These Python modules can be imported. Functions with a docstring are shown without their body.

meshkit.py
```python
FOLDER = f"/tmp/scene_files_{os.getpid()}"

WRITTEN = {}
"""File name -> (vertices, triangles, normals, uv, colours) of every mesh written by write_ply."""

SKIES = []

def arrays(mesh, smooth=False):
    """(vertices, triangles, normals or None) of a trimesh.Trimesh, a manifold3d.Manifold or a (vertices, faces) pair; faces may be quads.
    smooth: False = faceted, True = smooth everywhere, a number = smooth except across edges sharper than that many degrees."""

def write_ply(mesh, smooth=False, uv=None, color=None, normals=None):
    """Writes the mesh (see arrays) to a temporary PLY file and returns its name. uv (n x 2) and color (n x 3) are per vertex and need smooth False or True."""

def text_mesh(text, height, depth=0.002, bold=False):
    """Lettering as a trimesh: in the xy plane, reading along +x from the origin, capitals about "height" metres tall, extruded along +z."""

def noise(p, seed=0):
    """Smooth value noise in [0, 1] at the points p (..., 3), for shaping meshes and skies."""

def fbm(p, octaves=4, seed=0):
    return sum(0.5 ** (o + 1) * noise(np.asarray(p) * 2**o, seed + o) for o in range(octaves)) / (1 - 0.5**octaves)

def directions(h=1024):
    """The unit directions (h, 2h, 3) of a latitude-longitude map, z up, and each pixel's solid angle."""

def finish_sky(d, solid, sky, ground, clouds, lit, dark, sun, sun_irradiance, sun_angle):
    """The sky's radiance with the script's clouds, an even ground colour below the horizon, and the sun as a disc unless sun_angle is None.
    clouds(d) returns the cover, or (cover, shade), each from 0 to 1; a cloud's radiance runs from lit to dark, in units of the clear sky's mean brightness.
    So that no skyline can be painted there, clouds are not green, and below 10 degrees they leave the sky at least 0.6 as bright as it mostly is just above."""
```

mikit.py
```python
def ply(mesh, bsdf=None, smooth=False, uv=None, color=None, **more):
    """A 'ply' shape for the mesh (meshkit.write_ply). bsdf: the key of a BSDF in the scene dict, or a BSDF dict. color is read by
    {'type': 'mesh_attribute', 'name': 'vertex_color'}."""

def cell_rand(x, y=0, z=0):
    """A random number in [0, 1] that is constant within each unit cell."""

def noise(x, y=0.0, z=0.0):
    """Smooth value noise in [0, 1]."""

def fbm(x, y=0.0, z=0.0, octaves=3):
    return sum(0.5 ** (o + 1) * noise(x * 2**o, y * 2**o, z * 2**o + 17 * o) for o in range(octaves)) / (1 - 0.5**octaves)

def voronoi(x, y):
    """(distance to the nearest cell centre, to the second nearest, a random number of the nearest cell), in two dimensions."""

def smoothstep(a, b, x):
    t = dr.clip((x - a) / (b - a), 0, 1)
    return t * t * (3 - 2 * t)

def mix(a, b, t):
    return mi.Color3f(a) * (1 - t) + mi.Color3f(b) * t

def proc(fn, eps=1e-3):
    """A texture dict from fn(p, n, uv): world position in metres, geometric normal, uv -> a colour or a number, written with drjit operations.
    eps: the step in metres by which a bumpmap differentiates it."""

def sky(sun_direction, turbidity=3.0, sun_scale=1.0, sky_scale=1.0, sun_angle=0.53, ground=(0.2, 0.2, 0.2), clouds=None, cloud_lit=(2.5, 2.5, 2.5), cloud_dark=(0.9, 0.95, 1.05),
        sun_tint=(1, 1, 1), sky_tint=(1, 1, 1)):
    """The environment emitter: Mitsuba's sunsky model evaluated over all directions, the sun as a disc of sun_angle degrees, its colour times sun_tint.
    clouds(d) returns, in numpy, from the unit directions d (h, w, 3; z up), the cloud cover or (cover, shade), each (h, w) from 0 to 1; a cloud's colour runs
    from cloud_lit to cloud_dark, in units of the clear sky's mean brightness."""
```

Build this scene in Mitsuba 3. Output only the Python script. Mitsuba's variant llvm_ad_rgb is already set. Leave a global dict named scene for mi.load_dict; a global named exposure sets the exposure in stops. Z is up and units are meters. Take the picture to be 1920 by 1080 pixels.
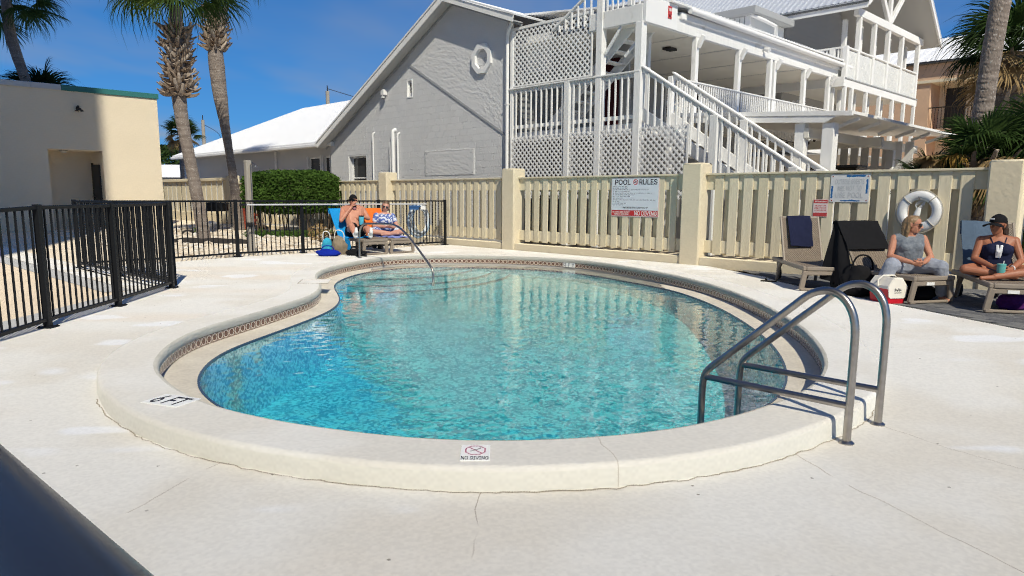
import math, random
import numpy as np, trimesh, mitsuba as mi, drjit as dr, mikit, meshkit
from shapely.geometry import Polygon, box as sbox, LineString, Point
from shapely.ops import unary_union
import manifold3d as m3
T = mi.ScalarTransform4f
scene, labels = {}, {}
random.seed(7)
RNG = np.random.default_rng(7)

# ---------------------------------------------------------------- camera, sky, exposure
PITCH, ROLL = math.atan(207 / 1330), 0.0063
fw = np.array([0, math.cos(PITCH), -math.sin(PITCH)])
up0 = np.array([0, math.sin(PITCH), math.cos(PITCH)])
up = up0 * math.cos(ROLL) - np.array([1.0, 0, 0]) * math.sin(ROLL)
EYE = np.array([0, 0, 1.35])
scene['camera'] = {'type': 'perspective', 'fov': math.degrees(2 * math.atan(960 / 1330)), 'fov_axis': 'x',
                   'principal_point_offset_y': -35 / 1080, 'near_clip': 0.05, 'far_clip': 3000.0,
                   'to_world': T().look_at(origin=EYE.tolist(), target=(EYE + fw).tolist(), up=up.tolist())}
SUN_AZ, SUN_EL = math.radians(-19.0), math.radians(42.0)          # shadows fall 19 degrees left of straight ahead
sun_dir = (-math.sin(SUN_AZ) * math.cos(SUN_EL), -math.cos(SUN_AZ) * math.cos(SUN_EL), math.sin(SUN_EL))

def wisps(d):
    dz = np.maximum(d[..., 2], 0.03)
    p = np.stack([d[..., 0] / dz * 0.55, d[..., 1] / dz * 0.25, np.zeros_like(dz)], -1)
    a = meshkit.fbm(p * 2.2 + 3.1, 5, 11)
    b = meshkit.fbm(p * np.array([0.7, 0.5, 1]) + 9.3, 3, 5)
    return 0.62 * np.clip((a - 0.40) * 2.6, 0, 1) * np.clip((b - 0.40) * 5, 0, 1)

scene['sky'] = mikit.sky(sun_dir, turbidity=2.2, clouds=wisps, cloud_lit=(2.0, 2.05, 2.15), cloud_dark=(1.5, 1.6, 1.75), sky_scale=0.62, sky_tint=(0.38, 0.97, 1.62), sun_tint=(0.95, 1.08, 1.22))
exposure = 1.5

# ---------------------------------------------------------------- names and helpers
_count = {}
def key(name, parent=None):
    base = parent + '__' + name if parent else name
    n = _count.get(base, 0)
    _count[base] = n + 1
    return base if n == 0 else f'{base}_{n:03d}'

def thing(name, label, cat, group=None):
    k = key(name)
    labels[k] = {'label': label, 'category': cat}
    if group: labels[k]['group'] = group
    return k

def put(k, mesh, mat, smooth=False, **kw):
    scene[k] = mikit.ply(mesh, mat, smooth=smooth, **kw)
    return k

def part(parent, name, mesh, mat, smooth=False, label=None, kind=None, **kw):
    k = key(name, parent)
    put(k, mesh, mat, smooth, **kw)
    if label: labels.setdefault(k, {})['label'] = label
    if kind: labels.setdefault(k, {})['kind'] = kind
    return k

def solo(name, mesh, mat, label, cat, group=None, smooth=False, **kw):
    k = thing(name, label, cat, group)
    put(k, mesh, mat, smooth, **kw)
    return k

def struct(name, mesh, mat, smooth=False, label=None, **kw):
    k = key(name)
    if mesh is not None: put(k, mesh, mat, smooth, **kw)
    labels[k] = {'kind': 'structure'}
    if label: labels[k]['label'] = label
    return k

def stuff(name, mesh, mat, label, cat, smooth=False, **kw):
    k = thing(name, label, cat)
    labels[k]['kind'] = 'stuff'
    put(k, mesh, mat, smooth, **kw)
    return k

def mesh_of(v, f): return trimesh.Trimesh(np.asarray(v, float), np.asarray(f, int), process=False)
def join(ms):
    vs, fs, at = [], [], 0
    for m in ms:
        vs.append(np.asarray(m.vertices)); fs.append(np.asarray(m.faces) + at); at += len(vs[-1])
    return mesh_of(np.vstack(vs), np.vstack(fs))
def xf(m, M):
    v = np.asarray(m.vertices) @ M[:3, :3].T + M[:3, 3]
    return mesh_of(v, m.faces if np.linalg.det(M[:3, :3]) > 0 else np.asarray(m.faces)[:, ::-1])
def mat4(R=None, t=(0, 0, 0)):
    M = np.eye(4)
    if R is not None: M[:3, :3] = R
    M[:3, 3] = t
    return M
def rz(a): c, s = math.cos(a), math.sin(a); return np.array([[c, -s, 0], [s, c, 0], [0, 0, 1.0]])
def rx(a): c, s = math.cos(a), math.sin(a); return np.array([[1, 0, 0], [0, c, -s], [0, s, c]])
def ry(a): c, s = math.cos(a), math.sin(a); return np.array([[c, 0, s], [0, 1, 0], [-s, 0, c]])

_S = np.array([[sx, sy, sz] for sx in (-1, 1) for sy in (-1, 1) for sz in (-1, 1)], float)
def _chamfer_template():
    pts = []
    for s in _S:
        for ax in range(3):
            p = s.copy() * 0.5; q = s * 0.5 * 0.8
            q[ax] = p[ax]; pts.append(q)
    pts = np.array(pts)
    h = trimesh.convex.convex_hull(pts)
    d = ((h.vertices[:, None] - pts[None]) ** 2).sum(-1).argmin(1)
    return d[h.faces]
_CF = _chamfer_template()
_BF = np.array([[0, 1, 3], [0, 3, 2], [4, 6, 7], [4, 7, 5], [0, 4, 5], [0, 5, 1], [2, 3, 7], [2, 7, 6], [0, 2, 6], [0, 6, 4], [1, 5, 7], [1, 7, 3]])
def bx(lo, hi, ch=0.0):
    """A box from corner lo to corner hi, its edges chamfered by ch."""
    lo, hi = np.minimum(lo, hi).astype(float), np.maximum(lo, hi).astype(float)
    c, h = (lo + hi) / 2, (hi - lo) / 2
    if ch <= 0: return mesh_of(c + _S * h, _BF)
    ch = min(ch, 0.45 * h.min() * 2)
    v = []
    for s in _S:
        for ax in range(3):
            q = s * (h - ch); q[ax] = s[ax] * h[ax]; v.append(c + q)
    return mesh_of(v, _CF)
def beam(p, q, w, h, ch=0.0, upv=(0, 0, 1)):
    """A bar from p to q, w wide (sideways) and h high (along upv)."""
    p, q = np.asarray(p, float), np.asarray(q, float)
    d = q - p; L = np.linalg.norm(d); d /= L
    s = np.cross(d, upv); s /= np.linalg.norm(s); u = np.cross(s, d)
    return xf(bx((0, -w / 2, -h / 2), (L, w / 2, h / 2), ch), mat4(np.stack([d, -s, u], 1), p))
def tube(pts, r, n=10, caps=True):
    pts = np.asarray(pts, float); m = len(pts)
    r = np.broadcast_to(r, m).astype(float)
    t = np.gradient(pts, axis=0); t /= np.linalg.norm(t, axis=1, keepdims=True) + 1e-12
    a = np.array([0, 0, 1.0]) if abs(t[0][2]) < 0.9 else np.array([1.0, 0, 0])
    x = np.cross(a, t[0]); x /= np.linalg.norm(x)
    v = []; ang = np.arange(n) * 2 * math.pi / n
    for i in range(m):
        x = x - t[i] * (x @ t[i]); x /= np.linalg.norm(x); y = np.cross(t[i], x)
        v.append(pts[i] + r[i] * (np.cos(ang)[:, None] * x + np.sin(ang)[:, None] * y))
    v = np.vstack(v); f = []
    for i in range(m - 1):
        for k in range(n):
            a0, b0 = i * n + k, i * n + (k + 1) % n
            f += [[a0, b0, b0 + n], [a0, b0 + n, a0 + n]]
    if caps:
        v = np.vstack([v, pts[:1], pts[-1:]])
        for k in range(n):
            f += [[m * n, (k + 1) % n, k], [m * n + 1, (m - 1) * n + k, (m - 1) * n + (k + 1) % n]]
    return mesh_of(v, f)
def lathe(prof, n=24):
    """prof: (r, z) pairs from bottom to top."""
    prof = np.asarray(prof, float); ang = np.arange(n) * 2 * math.pi / n; m = len(prof)
    v = np.array([[r * math.cos(a), r * math.sin(a), z] for r, z in prof for a in ang]); f = []
    for i in range(m - 1):
        for k in range(n):
            a0, b0 = i * n + k, i * n + (k + 1) % n
            f += [[a0, b0, b0 + n], [a0, b0 + n, a0 + n]]
    return mesh_of(v, f)
def loft(rows, closed=False, flip=False):
    """A sheet through rows (m, n, 3)."""
    rows = np.asarray(rows, float); m, n = rows.shape[:2]
    f = []; idx = np.arange(m * n).reshape(m, n)
    a, b = idx[:-1], idx[1:]
    if closed: a2, b2 = np.roll(a, -1, 1), np.roll(b, -1, 1)
    else: a, a2, b, b2 = a[:, :-1], a[:, 1:], b[:, :-1], b[:, 1:]
    f = np.concatenate([np.stack([a, a2, b2], -1).reshape(-1, 3), np.stack([a, b2, b], -1).reshape(-1, 3)])
    return mesh_of(rows.reshape(-1, 3), f[:, ::-1] if flip else f)
def flat(poly, zf, cuts=None):
    """A sheet over a shapely polygon, height zf(x, y), facing up; cut along y = cuts where the height bends."""
    out = []
    geoms = [poly]
    if cuts is not None:
        x0, y0, x1, y1 = poly.bounds
        ys = [y0 - 1] + [c for c in cuts if y0 < c < y1] + [y1 + 1]
        geoms = [poly.intersection(sbox(x0 - 1, a, x1 + 1, b)) for a, b in zip(ys[:-1], ys[1:])]
    for g in geoms:
        for q in getattr(g, 'geoms', [g]):
            if q.geom_type != 'Polygon' or q.area < 1e-6: continue
            v, f = trimesh.creation.triangulate_polygon(q, engine='earcut')
            f = np.asarray(f)
            e1, e2 = v[f[:, 1]] - v[f[:, 0]], v[f[:, 2]] - v[f[:, 0]]
            f = np.where((e1[:, 0] * e2[:, 1] - e1[:, 1] * e2[:, 0] < 0)[:, None], f[:, ::-1], f)
            out.append(mesh_of(np.column_stack([v, zf(v[:, 0], v[:, 1])]), f))
    return join(out)
def spline(pts, n, closed=False):
    from scipy.interpolate import CubicSpline
    p = np.asarray(pts, float)
    if closed: p = np.vstack([p, p[:1]])
    s = np.concatenate([[0], np.cumsum(np.linalg.norm(np.diff(p, axis=0), axis=1) ** 0.7)])
    c = CubicSpline(s, p, bc_type='periodic' if closed else 'natural')
    q = c(np.linspace(0, s[-1], 20 * n))
    L = np.concatenate([[0], np.cumsum(np.linalg.norm(np.diff(q, axis=0), axis=1))])
    t = np.linspace(0, L[-1], n + 1 if closed else n)
    o = np.stack([np.interp(t, L, q[:, k]) for k in range(p.shape[1])], 1)
    return o[:-1] if closed else o

# the house frame: u runs along the tan fence to the right, v away from the pool, both at 45 degrees to the view
HO = np.array([-0.13, 21.61, 0.0]); HU = np.array([0.70007, -0.71407, 0]); HV = np.array([0.71407, 0.70007, 0])
HM = mat4(np.stack([HU, HV, [0, 0, 1]], 1), HO)
def H(m): return xf(m, HM)
def hp(u, v, z=0.0): return HO + HU * u + HV * v + np.array([0, 0, z])
def uv_of(x, y): d = np.array([x, y, 0]) - HO; return d @ HU, d @ HV
# ---------------------------------------------------------------- materials
def twos(d): return {'type': 'twosided', 'bsdf': d}
def bsdf(name, d): scene['mat_' + name] = d; return 'mat_' + name
def rgb(c): return {'type': 'rgb', 'value': list(c)}
def pr(name, color, rough=0.6, metal=0.0, spec=0.4, bump=None, bscale=1.0, eps=1e-3, **kw):
    c = color if isinstance(color, dict) else rgb(color)
    b = {'type': 'principled', 'base_color': c, 'roughness': rough if isinstance(rough, dict) else float(rough), 'metallic': float(metal), 'specular': float(spec), **kw}
    if bump is not None: b = {'type': 'bumpmap', 'arbitrary': mikit.proc(bump, eps), 'scale': float(bscale), 'bsdf': b}
    return bsdf(name, twos(b))
N, FB, MIX, SS = mikit.noise, mikit.fbm, mikit.mix, mikit.smoothstep

CRACKS = [[(-1.60, 3.84), (-1.68, 3.6), (-1.74, 3.35), (-1.80, 3.14)], [(-0.15, 3.41), (-0.165, 3.2), (-0.14, 3.0), (-0.17, 2.6), (-0.16, 2.2)],
          [(1.66, 3.96), (1.77, 3.5), (1.91, 3.12), (2.04, 2.7), (2.2, 2.2)], [(2.45, 4.50), (2.62, 4.09), (2.84, 3.75), (3.1, 3.5)], [(-3.19, 10.33), (-3.05, 10.3), (-2.9, 10.2)]]
def seg_dist(x, y, line):
    d = mi.Float(9.0)
    for (ax, ay), (bx_, by_) in zip(line[:-1], line[1:]):
        ux, uy = bx_ - ax, by_ - ay; L = ux * ux + uy * uy
        t = dr.clip(((x - ax) * ux + (y - ay) * uy) / L, 0, 1)
        d = dr.minimum(d, dr.sqrt(dr.square(x - ax - t * ux) + dr.square(y - ay - t * uy)))
    return d
def deck_col(p, n, uv):
    x, y = p.x, p.y
    wx, wy = x + 0.02 * (N(x * 9, y * 9, 3) - 0.5), y + 0.02 * (N(x * 9, y * 9, 8) - 0.5)
    a = FB(x * 0.9, y * 0.9, 1.5, 4); b = FB(x * 0.5 + 7, y * 1.3, 4.2, 4)
    c = MIX((0.60, 0.57, 0.515), (0.65, 0.635, 0.60), SS(0.35, 0.65, a))
    c = MIX(c, (0.63, 0.56, 0.475), 0.55 * SS(0.52, 0.72, b) * SS(1.0, -2.5, x))
    c = MIX(c, (0.70, 0.71, 0.735), 0.75 * SS(0.62, 0.70, FB(x * 1.1 + 31, y * 2.2 + 5, 2.2, 3)))          # patched spots of whiter paint
    c = c * (0.93 + 0.10 * N(x * 60, y * 60, 1) + 0.04 * N(x * 240, y * 240, 2))
    speck = SS(0.965, 0.985, mikit.cell_rand(dr.floor(x * 9), dr.floor(y * 9))) * SS(0.10, 0.05, dr.sqrt(dr.square(x * 9 - dr.floor(x * 9) - 0.5) + dr.square(y * 9 - dr.floor(y * 9) - 0.5)))
    c = MIX(c, (0.12, 0.10, 0.08), 0.75 * speck)
    for k, ln in enumerate(CRACKS):
        d = seg_dist(wx, wy, ln)
        c = MIX(c, (0.40, 0.36, 0.31), SS(0.0045, 0.0015, d) * SS(0.3, 0.5, N(x * 5, y * 5, 6 + k)))
    return c
def deck_bump(p, n, uv): return 0.5 * FB(p.x * 34, p.y * 34, p.z * 34, 3) + 0.12 * N(p.x * 150, p.y * 150, p.z * 150)
pr('deck', mikit.proc(deck_col), 0.75, spec=0.25, bump=deck_bump, bscale=0.006)
def cop_col(p, n, uv):
    x, y, z = p.x, p.y, p.z
    c = MIX((0.625, 0.60, 0.55), (0.665, 0.65, 0.615), SS(0.3, 0.7, FB(x * 1.6, y * 1.6, z * 2, 4)))
    c = MIX(c, (0.635, 0.62, 0.56), 0.8 * SS(-0.012, -0.03, z + 0.012 * N(x * 6, y * 6, 2)) * SS(6.0, 5.0, y))       # the curb face keeps an older, yellower coat
    c = c * (0.93 + 0.09 * N(x * 55, y * 55, z * 55))
    ln = [(0.485, 3.90), (0.50, 3.75), (0.545, 3.6), (0.56, 3.45)]
    d = seg_dist(x + 0.015 * (N(x * 12, y * 12) - 0.5), y, ln)
    return MIX(c, (0.42, 0.38, 0.32), 0.7 * SS(0.005, 0.002, d))
pr('coping', mikit.proc(cop_col), 0.75, spec=0.25, bump=lambda p, n, uv: 0.5 * FB(p.x * 30, p.y * 30, p.z * 30, 3) + 0.2 * N(p.x * 110, p.y * 110, p.z * 110), bscale=0.008)
pr('joint', (0.30, 0.26, 0.21), 0.9)
pr('band', mikit.proc(lambda p, n, uv: MIX((0.40, 0.385, 0.34), (0.55, 0.53, 0.47), FB(p.x * 9, p.y * 9, p.z * 22, 4))), 0.9, bump=lambda p, n, uv: FB(p.x * 38, p.y * 38, p.z * 60, 4), bscale=0.02)
pr('ledge', mikit.proc(lambda p, n, uv: MIX((0.50, 0.45, 0.37), (0.64, 0.59, 0.50), FB(p.x * 4, p.y * 4, 2.0, 4)) * (0.9 + 0.15 * N(p.x * 50, p.y * 50, 3))), 0.7, bump=lambda p, n, uv: FB(p.x * 25, p.y * 25, 1.0, 3), bscale=0.006)
def plaster_caustic_col(p, n, uv):
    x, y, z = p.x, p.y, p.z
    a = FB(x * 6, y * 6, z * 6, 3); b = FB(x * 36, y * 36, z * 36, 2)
    c = MIX((0.07, 0.34, 0.41), (0.42, 0.74, 0.76), SS(0.36, 0.64, 0.3 * a + 0.7 * b))                          # blue plaster; the light and dark mottle paints in ripple caustics
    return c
pr('plaster', mikit.proc(plaster_caustic_col), 0.8, spec=0.1)
pr('nosing', (0.10, 0.22, 0.27), 0.4)
pr('trim_tile', (0.03, 0.07, 0.13), 0.25)
def tile_col(p, n, uv):
    x, y = uv.x - 0.5, uv.y - 0.5
    r = dr.sqrt(x * x + y * y); ang = dr.atan2(y, x)
    brown, cream, dark = (0.17, 0.085, 0.055), (0.62, 0.52, 0.42), (0.07, 0.035, 0.025)
    c = MIX(brown, (0.26, 0.13, 0.09), SS(0.4, 0.7, N(uv.x * 14, uv.y * 14, 1.0)))
    c = MIX(c, (0.72, 0.63, 0.53), SS(0.075, 0.05, dr.abs(r - 0.40)))
    c = MIX(c, dark, SS(0.33, 0.29, r))
    c = MIX(c, (0.30, 0.15, 0.10), 0.8 * SS(0.05, 0.02, dr.abs(r - 0.17 - 0.04 * dr.cos(ang * 8))))
    c = MIX(c, (0.16, 0.08, 0.055), SS(0.10, 0.06, r))
    corner = dr.sqrt(dr.square(dr.abs(x) - 0.5) + dr.square(dr.abs(y) - 0.5))
    return MIX(c, cream, 0.7 * SS(0.05, 0.02, dr.abs(corner - 0.15)))
pr('tile', mikit.proc(tile_col), 0.22, spec=0.5)
pr('white_tile', (0.78, 0.78, 0.76), 0.3); pr('ink', (0.02, 0.02, 0.025), 0.5); pr('red_ink', (0.50, 0.03, 0.03), 0.5); pr('magenta_ink', (0.32, 0.03, 0.10), 0.5)
WC = {'type': 'homogeneous', 'albedo': {'type': 'rgb', 'value': [0.0, 0.0, 0.0]}, 'sigma_t': {'type': 'rgb', 'value': [0.58, 0.075, 0.065]}, 'scale': 1.0}
scene['water_volume'] = WC
bsdf('water', {'type': 'thindielectric', 'int_ior': 1.33, 'ext_ior': 1.0})
def stucco(name, a, b, s=1.0, bs=0.02, f=22):
    pr(name, mikit.proc(lambda p, n, uv: MIX(a, b, FB(p.x * 1.3 * s, p.y * 1.3 * s, p.z * 1.3 * s, 4)) * (0.95 + 0.08 * N(p.x * 40, p.y * 40, p.z * 40))), 0.9, spec=0.15,
       bump=lambda p, n, uv: FB(p.x * f, p.y * f, p.z * f, 3), bscale=bs)
stucco('tan_stucco', (0.64, 0.56, 0.41), (0.70, 0.625, 0.475), bs=0.006)
stucco('beige_stucco', (0.76, 0.665, 0.51), (0.80, 0.705, 0.55), bs=0.008)
stucco('peach_stucco', (0.55, 0.37, 0.25), (0.62, 0.43, 0.30), bs=0.006)
stucco('grey_stucco', (0.60, 0.605, 0.62), (0.64, 0.645, 0.66), bs=0.03, f=14)
stucco('hotel_stucco', (0.6, 0.55, 0.46), (0.65, 0.6, 0.5))
for k, (a, b) in enumerate([((0.60, 0.605, 0.62), (0.64, 0.645, 0.66)), ((0.585, 0.59, 0.605), (0.63, 0.635, 0.65)), ((0.615, 0.62, 0.635), (0.65, 0.655, 0.67))]):
    stucco(f'block_{k}', a, b, 2.0, 0.02, 26)
pr('mortar', (0.56, 0.565, 0.58), 0.9)
def boardmat(name, a, b, dirt=(0.30, 0.22, 0.13), amt=0.5):
    def col(p, n, uv):
        g = FB(p.x * 22, p.y * 22, p.z * 1.4, 3)
        c = MIX(a, b, g)
        return MIX(c, dirt, amt * SS(0.66, 0.80, FB(p.x * 3.1, p.y * 3.1, p.z * 2.2 + 5, 4)))
    pr(name, mikit.proc(col), 0.75, spec=0.2, bump=lambda p, n, uv: FB(p.x * 60, p.y * 60, p.z * 3, 2), bscale=0.004)
boardmat('board_0', (0.63, 0.56, 0.41), (0.68, 0.61, 0.46), amt=0.25); boardmat('board_1', (0.655, 0.585, 0.435), (0.70, 0.635, 0.485), amt=0.2); boardmat('board_2', (0.61, 0.54, 0.385), (0.66, 0.59, 0.435), amt=0.3)
boardmat('white_wood', (0.74, 0.74, 0.735), (0.80, 0.80, 0.80), (0.50, 0.47, 0.42), 0.30)
boardmat('white_wood_2', (0.70, 0.70, 0.695), (0.78, 0.78, 0.77), (0.45, 0.42, 0.36), 0.40)
pr('porch_wall', mikit.proc(lambda p, n, uv: MIX((0.37, 0.38, 0.39), (0.39, 0.40, 0.41), FB(p.x * 3, p.y * 3, p.z * 3, 3))), 0.7)
boardmat('grey_wood', (0.30, 0.27, 0.23), (0.42, 0.39, 0.34))
boardmat('deck_board', (0.42, 0.42, 0.42), (0.52, 0.52, 0.52))
pr('white_paint', (0.78, 0.78, 0.78), 0.5); pr('vinyl', (0.72, 0.73, 0.72), 0.45)
pr('ceiling', mikit.proc(lambda p, n, uv: MIX((0.66, 0.63, 0.56), (0.72, 0.69, 0.63), FB(p.x * 2, p.y * 2, 1.0, 3))), 0.7)
pr('white_metal', (0.80, 0.805, 0.815), 0.55, spec=0.3)
pr('ribbed_metal', (0.60, 0.63, 0.68), 0.35, metal=0.25, spec=0.5)
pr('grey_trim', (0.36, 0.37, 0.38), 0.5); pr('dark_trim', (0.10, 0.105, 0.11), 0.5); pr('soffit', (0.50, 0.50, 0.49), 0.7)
pr('teal_trim', (0.035, 0.17, 0.165), 0.45); pr('silver_trim', (0.52, 0.54, 0.56), 0.4)
pr('black_metal', (0.009, 0.010, 0.012), 0.45, spec=0.25)
pr('rail_paint', (0.016, 0.018, 0.026), 0.32, spec=0.5)
bsdf('steel', twos({'type': 'principled', 'base_color': mikit.proc(lambda p, n, uv: MIX((0.36, 0.33, 0.30), (0.50, 0.47, 0.44), FB(p.x * 30, p.y * 30, p.z * 30, 3))), 'metallic': 1.0, 'roughness': 0.30}))
bsdf('glass_dark', twos({'type': 'principled', 'base_color': rgb((0.03, 0.035, 0.04)), 'roughness': 0.05, 'specular': 0.6}))
pr('dark', (0.02, 0.02, 0.02), 0.8); pr('dark_door', (0.025, 0.028, 0.035), 0.5); pr('bronze', (0.05, 0.04, 0.03), 0.4, metal=0.5); pr('lamp_glass', (0.75, 0.73, 0.65), 0.3)
def sand_col(p, n, uv):
    c = MIX((0.56, 0.47, 0.36), (0.68, 0.60, 0.48), FB(p.x * 3, p.y * 3, 1.0, 4))
    d1, d2, w = mikit.voronoi(p.x * 14, p.y * 14)
    return MIX(c, (0.74, 0.68, 0.58), 0.6 * SS(0.35, 0.15, d1) * w) * (0.85 + 0.25 * N(p.x * 30, p.y * 30, 2))
pr('sand', mikit.proc(sand_col), 0.95, spec=0.1, bump=lambda p, n, uv: FB(p.x * 14, p.y * 14, 1.0, 3), bscale=0.03)
stucco('path_tan', (0.58, 0.48, 0.36), (0.64, 0.54, 0.42), bs=0.01); stucco('path_grey', (0.34, 0.34, 0.34), (0.42, 0.42, 0.42), bs=0.01)
for k, a in enumerate([(0.13, 0.13, 0.135), (0.16, 0.158, 0.155), (0.105, 0.105, 0.11)]): stucco(f'paver_{k}', a, tuple(1.15 * x for x in a), 3, 0.02, 40)
pr('paver_sand', (0.10, 0.095, 0.09), 0.95)
for k, a in enumerate([(0.62, 0.55, 0.46), (0.70, 0.66, 0.60), (0.52, 0.45, 0.37)]): stucco(f'stone_{k}', a, tuple(1.1 * x for x in a), 3, 0.05, 18)
def bark(p, n, uv):
    ring = N(p.z * 26 + 0.8 * N(p.x * 5, p.y * 5, p.z * 3), 1.0, 2.0)
    c = MIX((0.155, 0.125, 0.108), (0.30, 0.255, 0.225), 0.55 * ring + 0.45 * FB(p.x * 18, p.y * 18, p.z * 6, 3))
    return MIX(c, (0.62, 0.60, 0.56), 0.5 * SS(0.74, 0.84, N(p.x * 45, p.y * 45, p.z * 34)))
pr('palm_bark', mikit.proc(bark), 0.95, spec=0.1, bump=lambda p, n, uv: N(p.z * 26, p.x * 8, p.y * 8) + FB(p.x * 40, p.y * 40, p.z * 20, 2), bscale=0.02)
pr('leaf_base', mikit.proc(lambda p, n, uv: MIX((0.16, 0.11, 0.075), (0.42, 0.33, 0.25), FB(p.x * 16, p.y * 16, p.z * 16, 3))), 0.9)
pr('leaf_base_pale', mikit.proc(lambda p, n, uv: MIX((0.30, 0.24, 0.19), (0.52, 0.44, 0.36), FB(p.x * 16, p.y * 16, p.z * 16, 3))), 0.9)
def leafmat(name, a, b, trans=0.7, rough=0.45):
    bsdf(name, {'type': 'principledthin', 'base_color': mikit.proc(lambda p, n, uv: MIX(a, b, FB(p.x * 3, p.y * 3, p.z * 3, 3))), 'roughness': rough, 'diff_trans': trans, 'spec_trans': 0.0, 'eta': 1.4})
leafmat('frond', (0.035, 0.075, 0.022), (0.085, 0.135, 0.040)); leafmat('frond_light', (0.16, 0.24, 0.05), (0.24, 0.31, 0.08)); leafmat('frond_dark', (0.015, 0.028, 0.012), (0.04, 0.06, 0.025), 0.3)
leafmat('frond_dry', (0.30, 0.20, 0.09), (0.44, 0.32, 0.17), 0.4, 0.7); leafmat('frond_gold', (0.36, 0.20, 0.045), (0.46, 0.30, 0.09), 0.5)
leafmat('hedge_leaf', (0.045, 0.10, 0.020), (0.115, 0.20, 0.045), 0.6, 0.35); leafmat('tree_leaf', (0.03, 0.06, 0.02), (0.07, 0.11, 0.035), 0.5)
pr('twig', (0.14, 0.10, 0.07), 0.9); pr('mulch', (0.035, 0.03, 0.028), 0.95, bump=lambda p, n, uv: FB(p.x * 30, p.y * 30, p.z * 30, 3), bscale=0.06)
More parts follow.
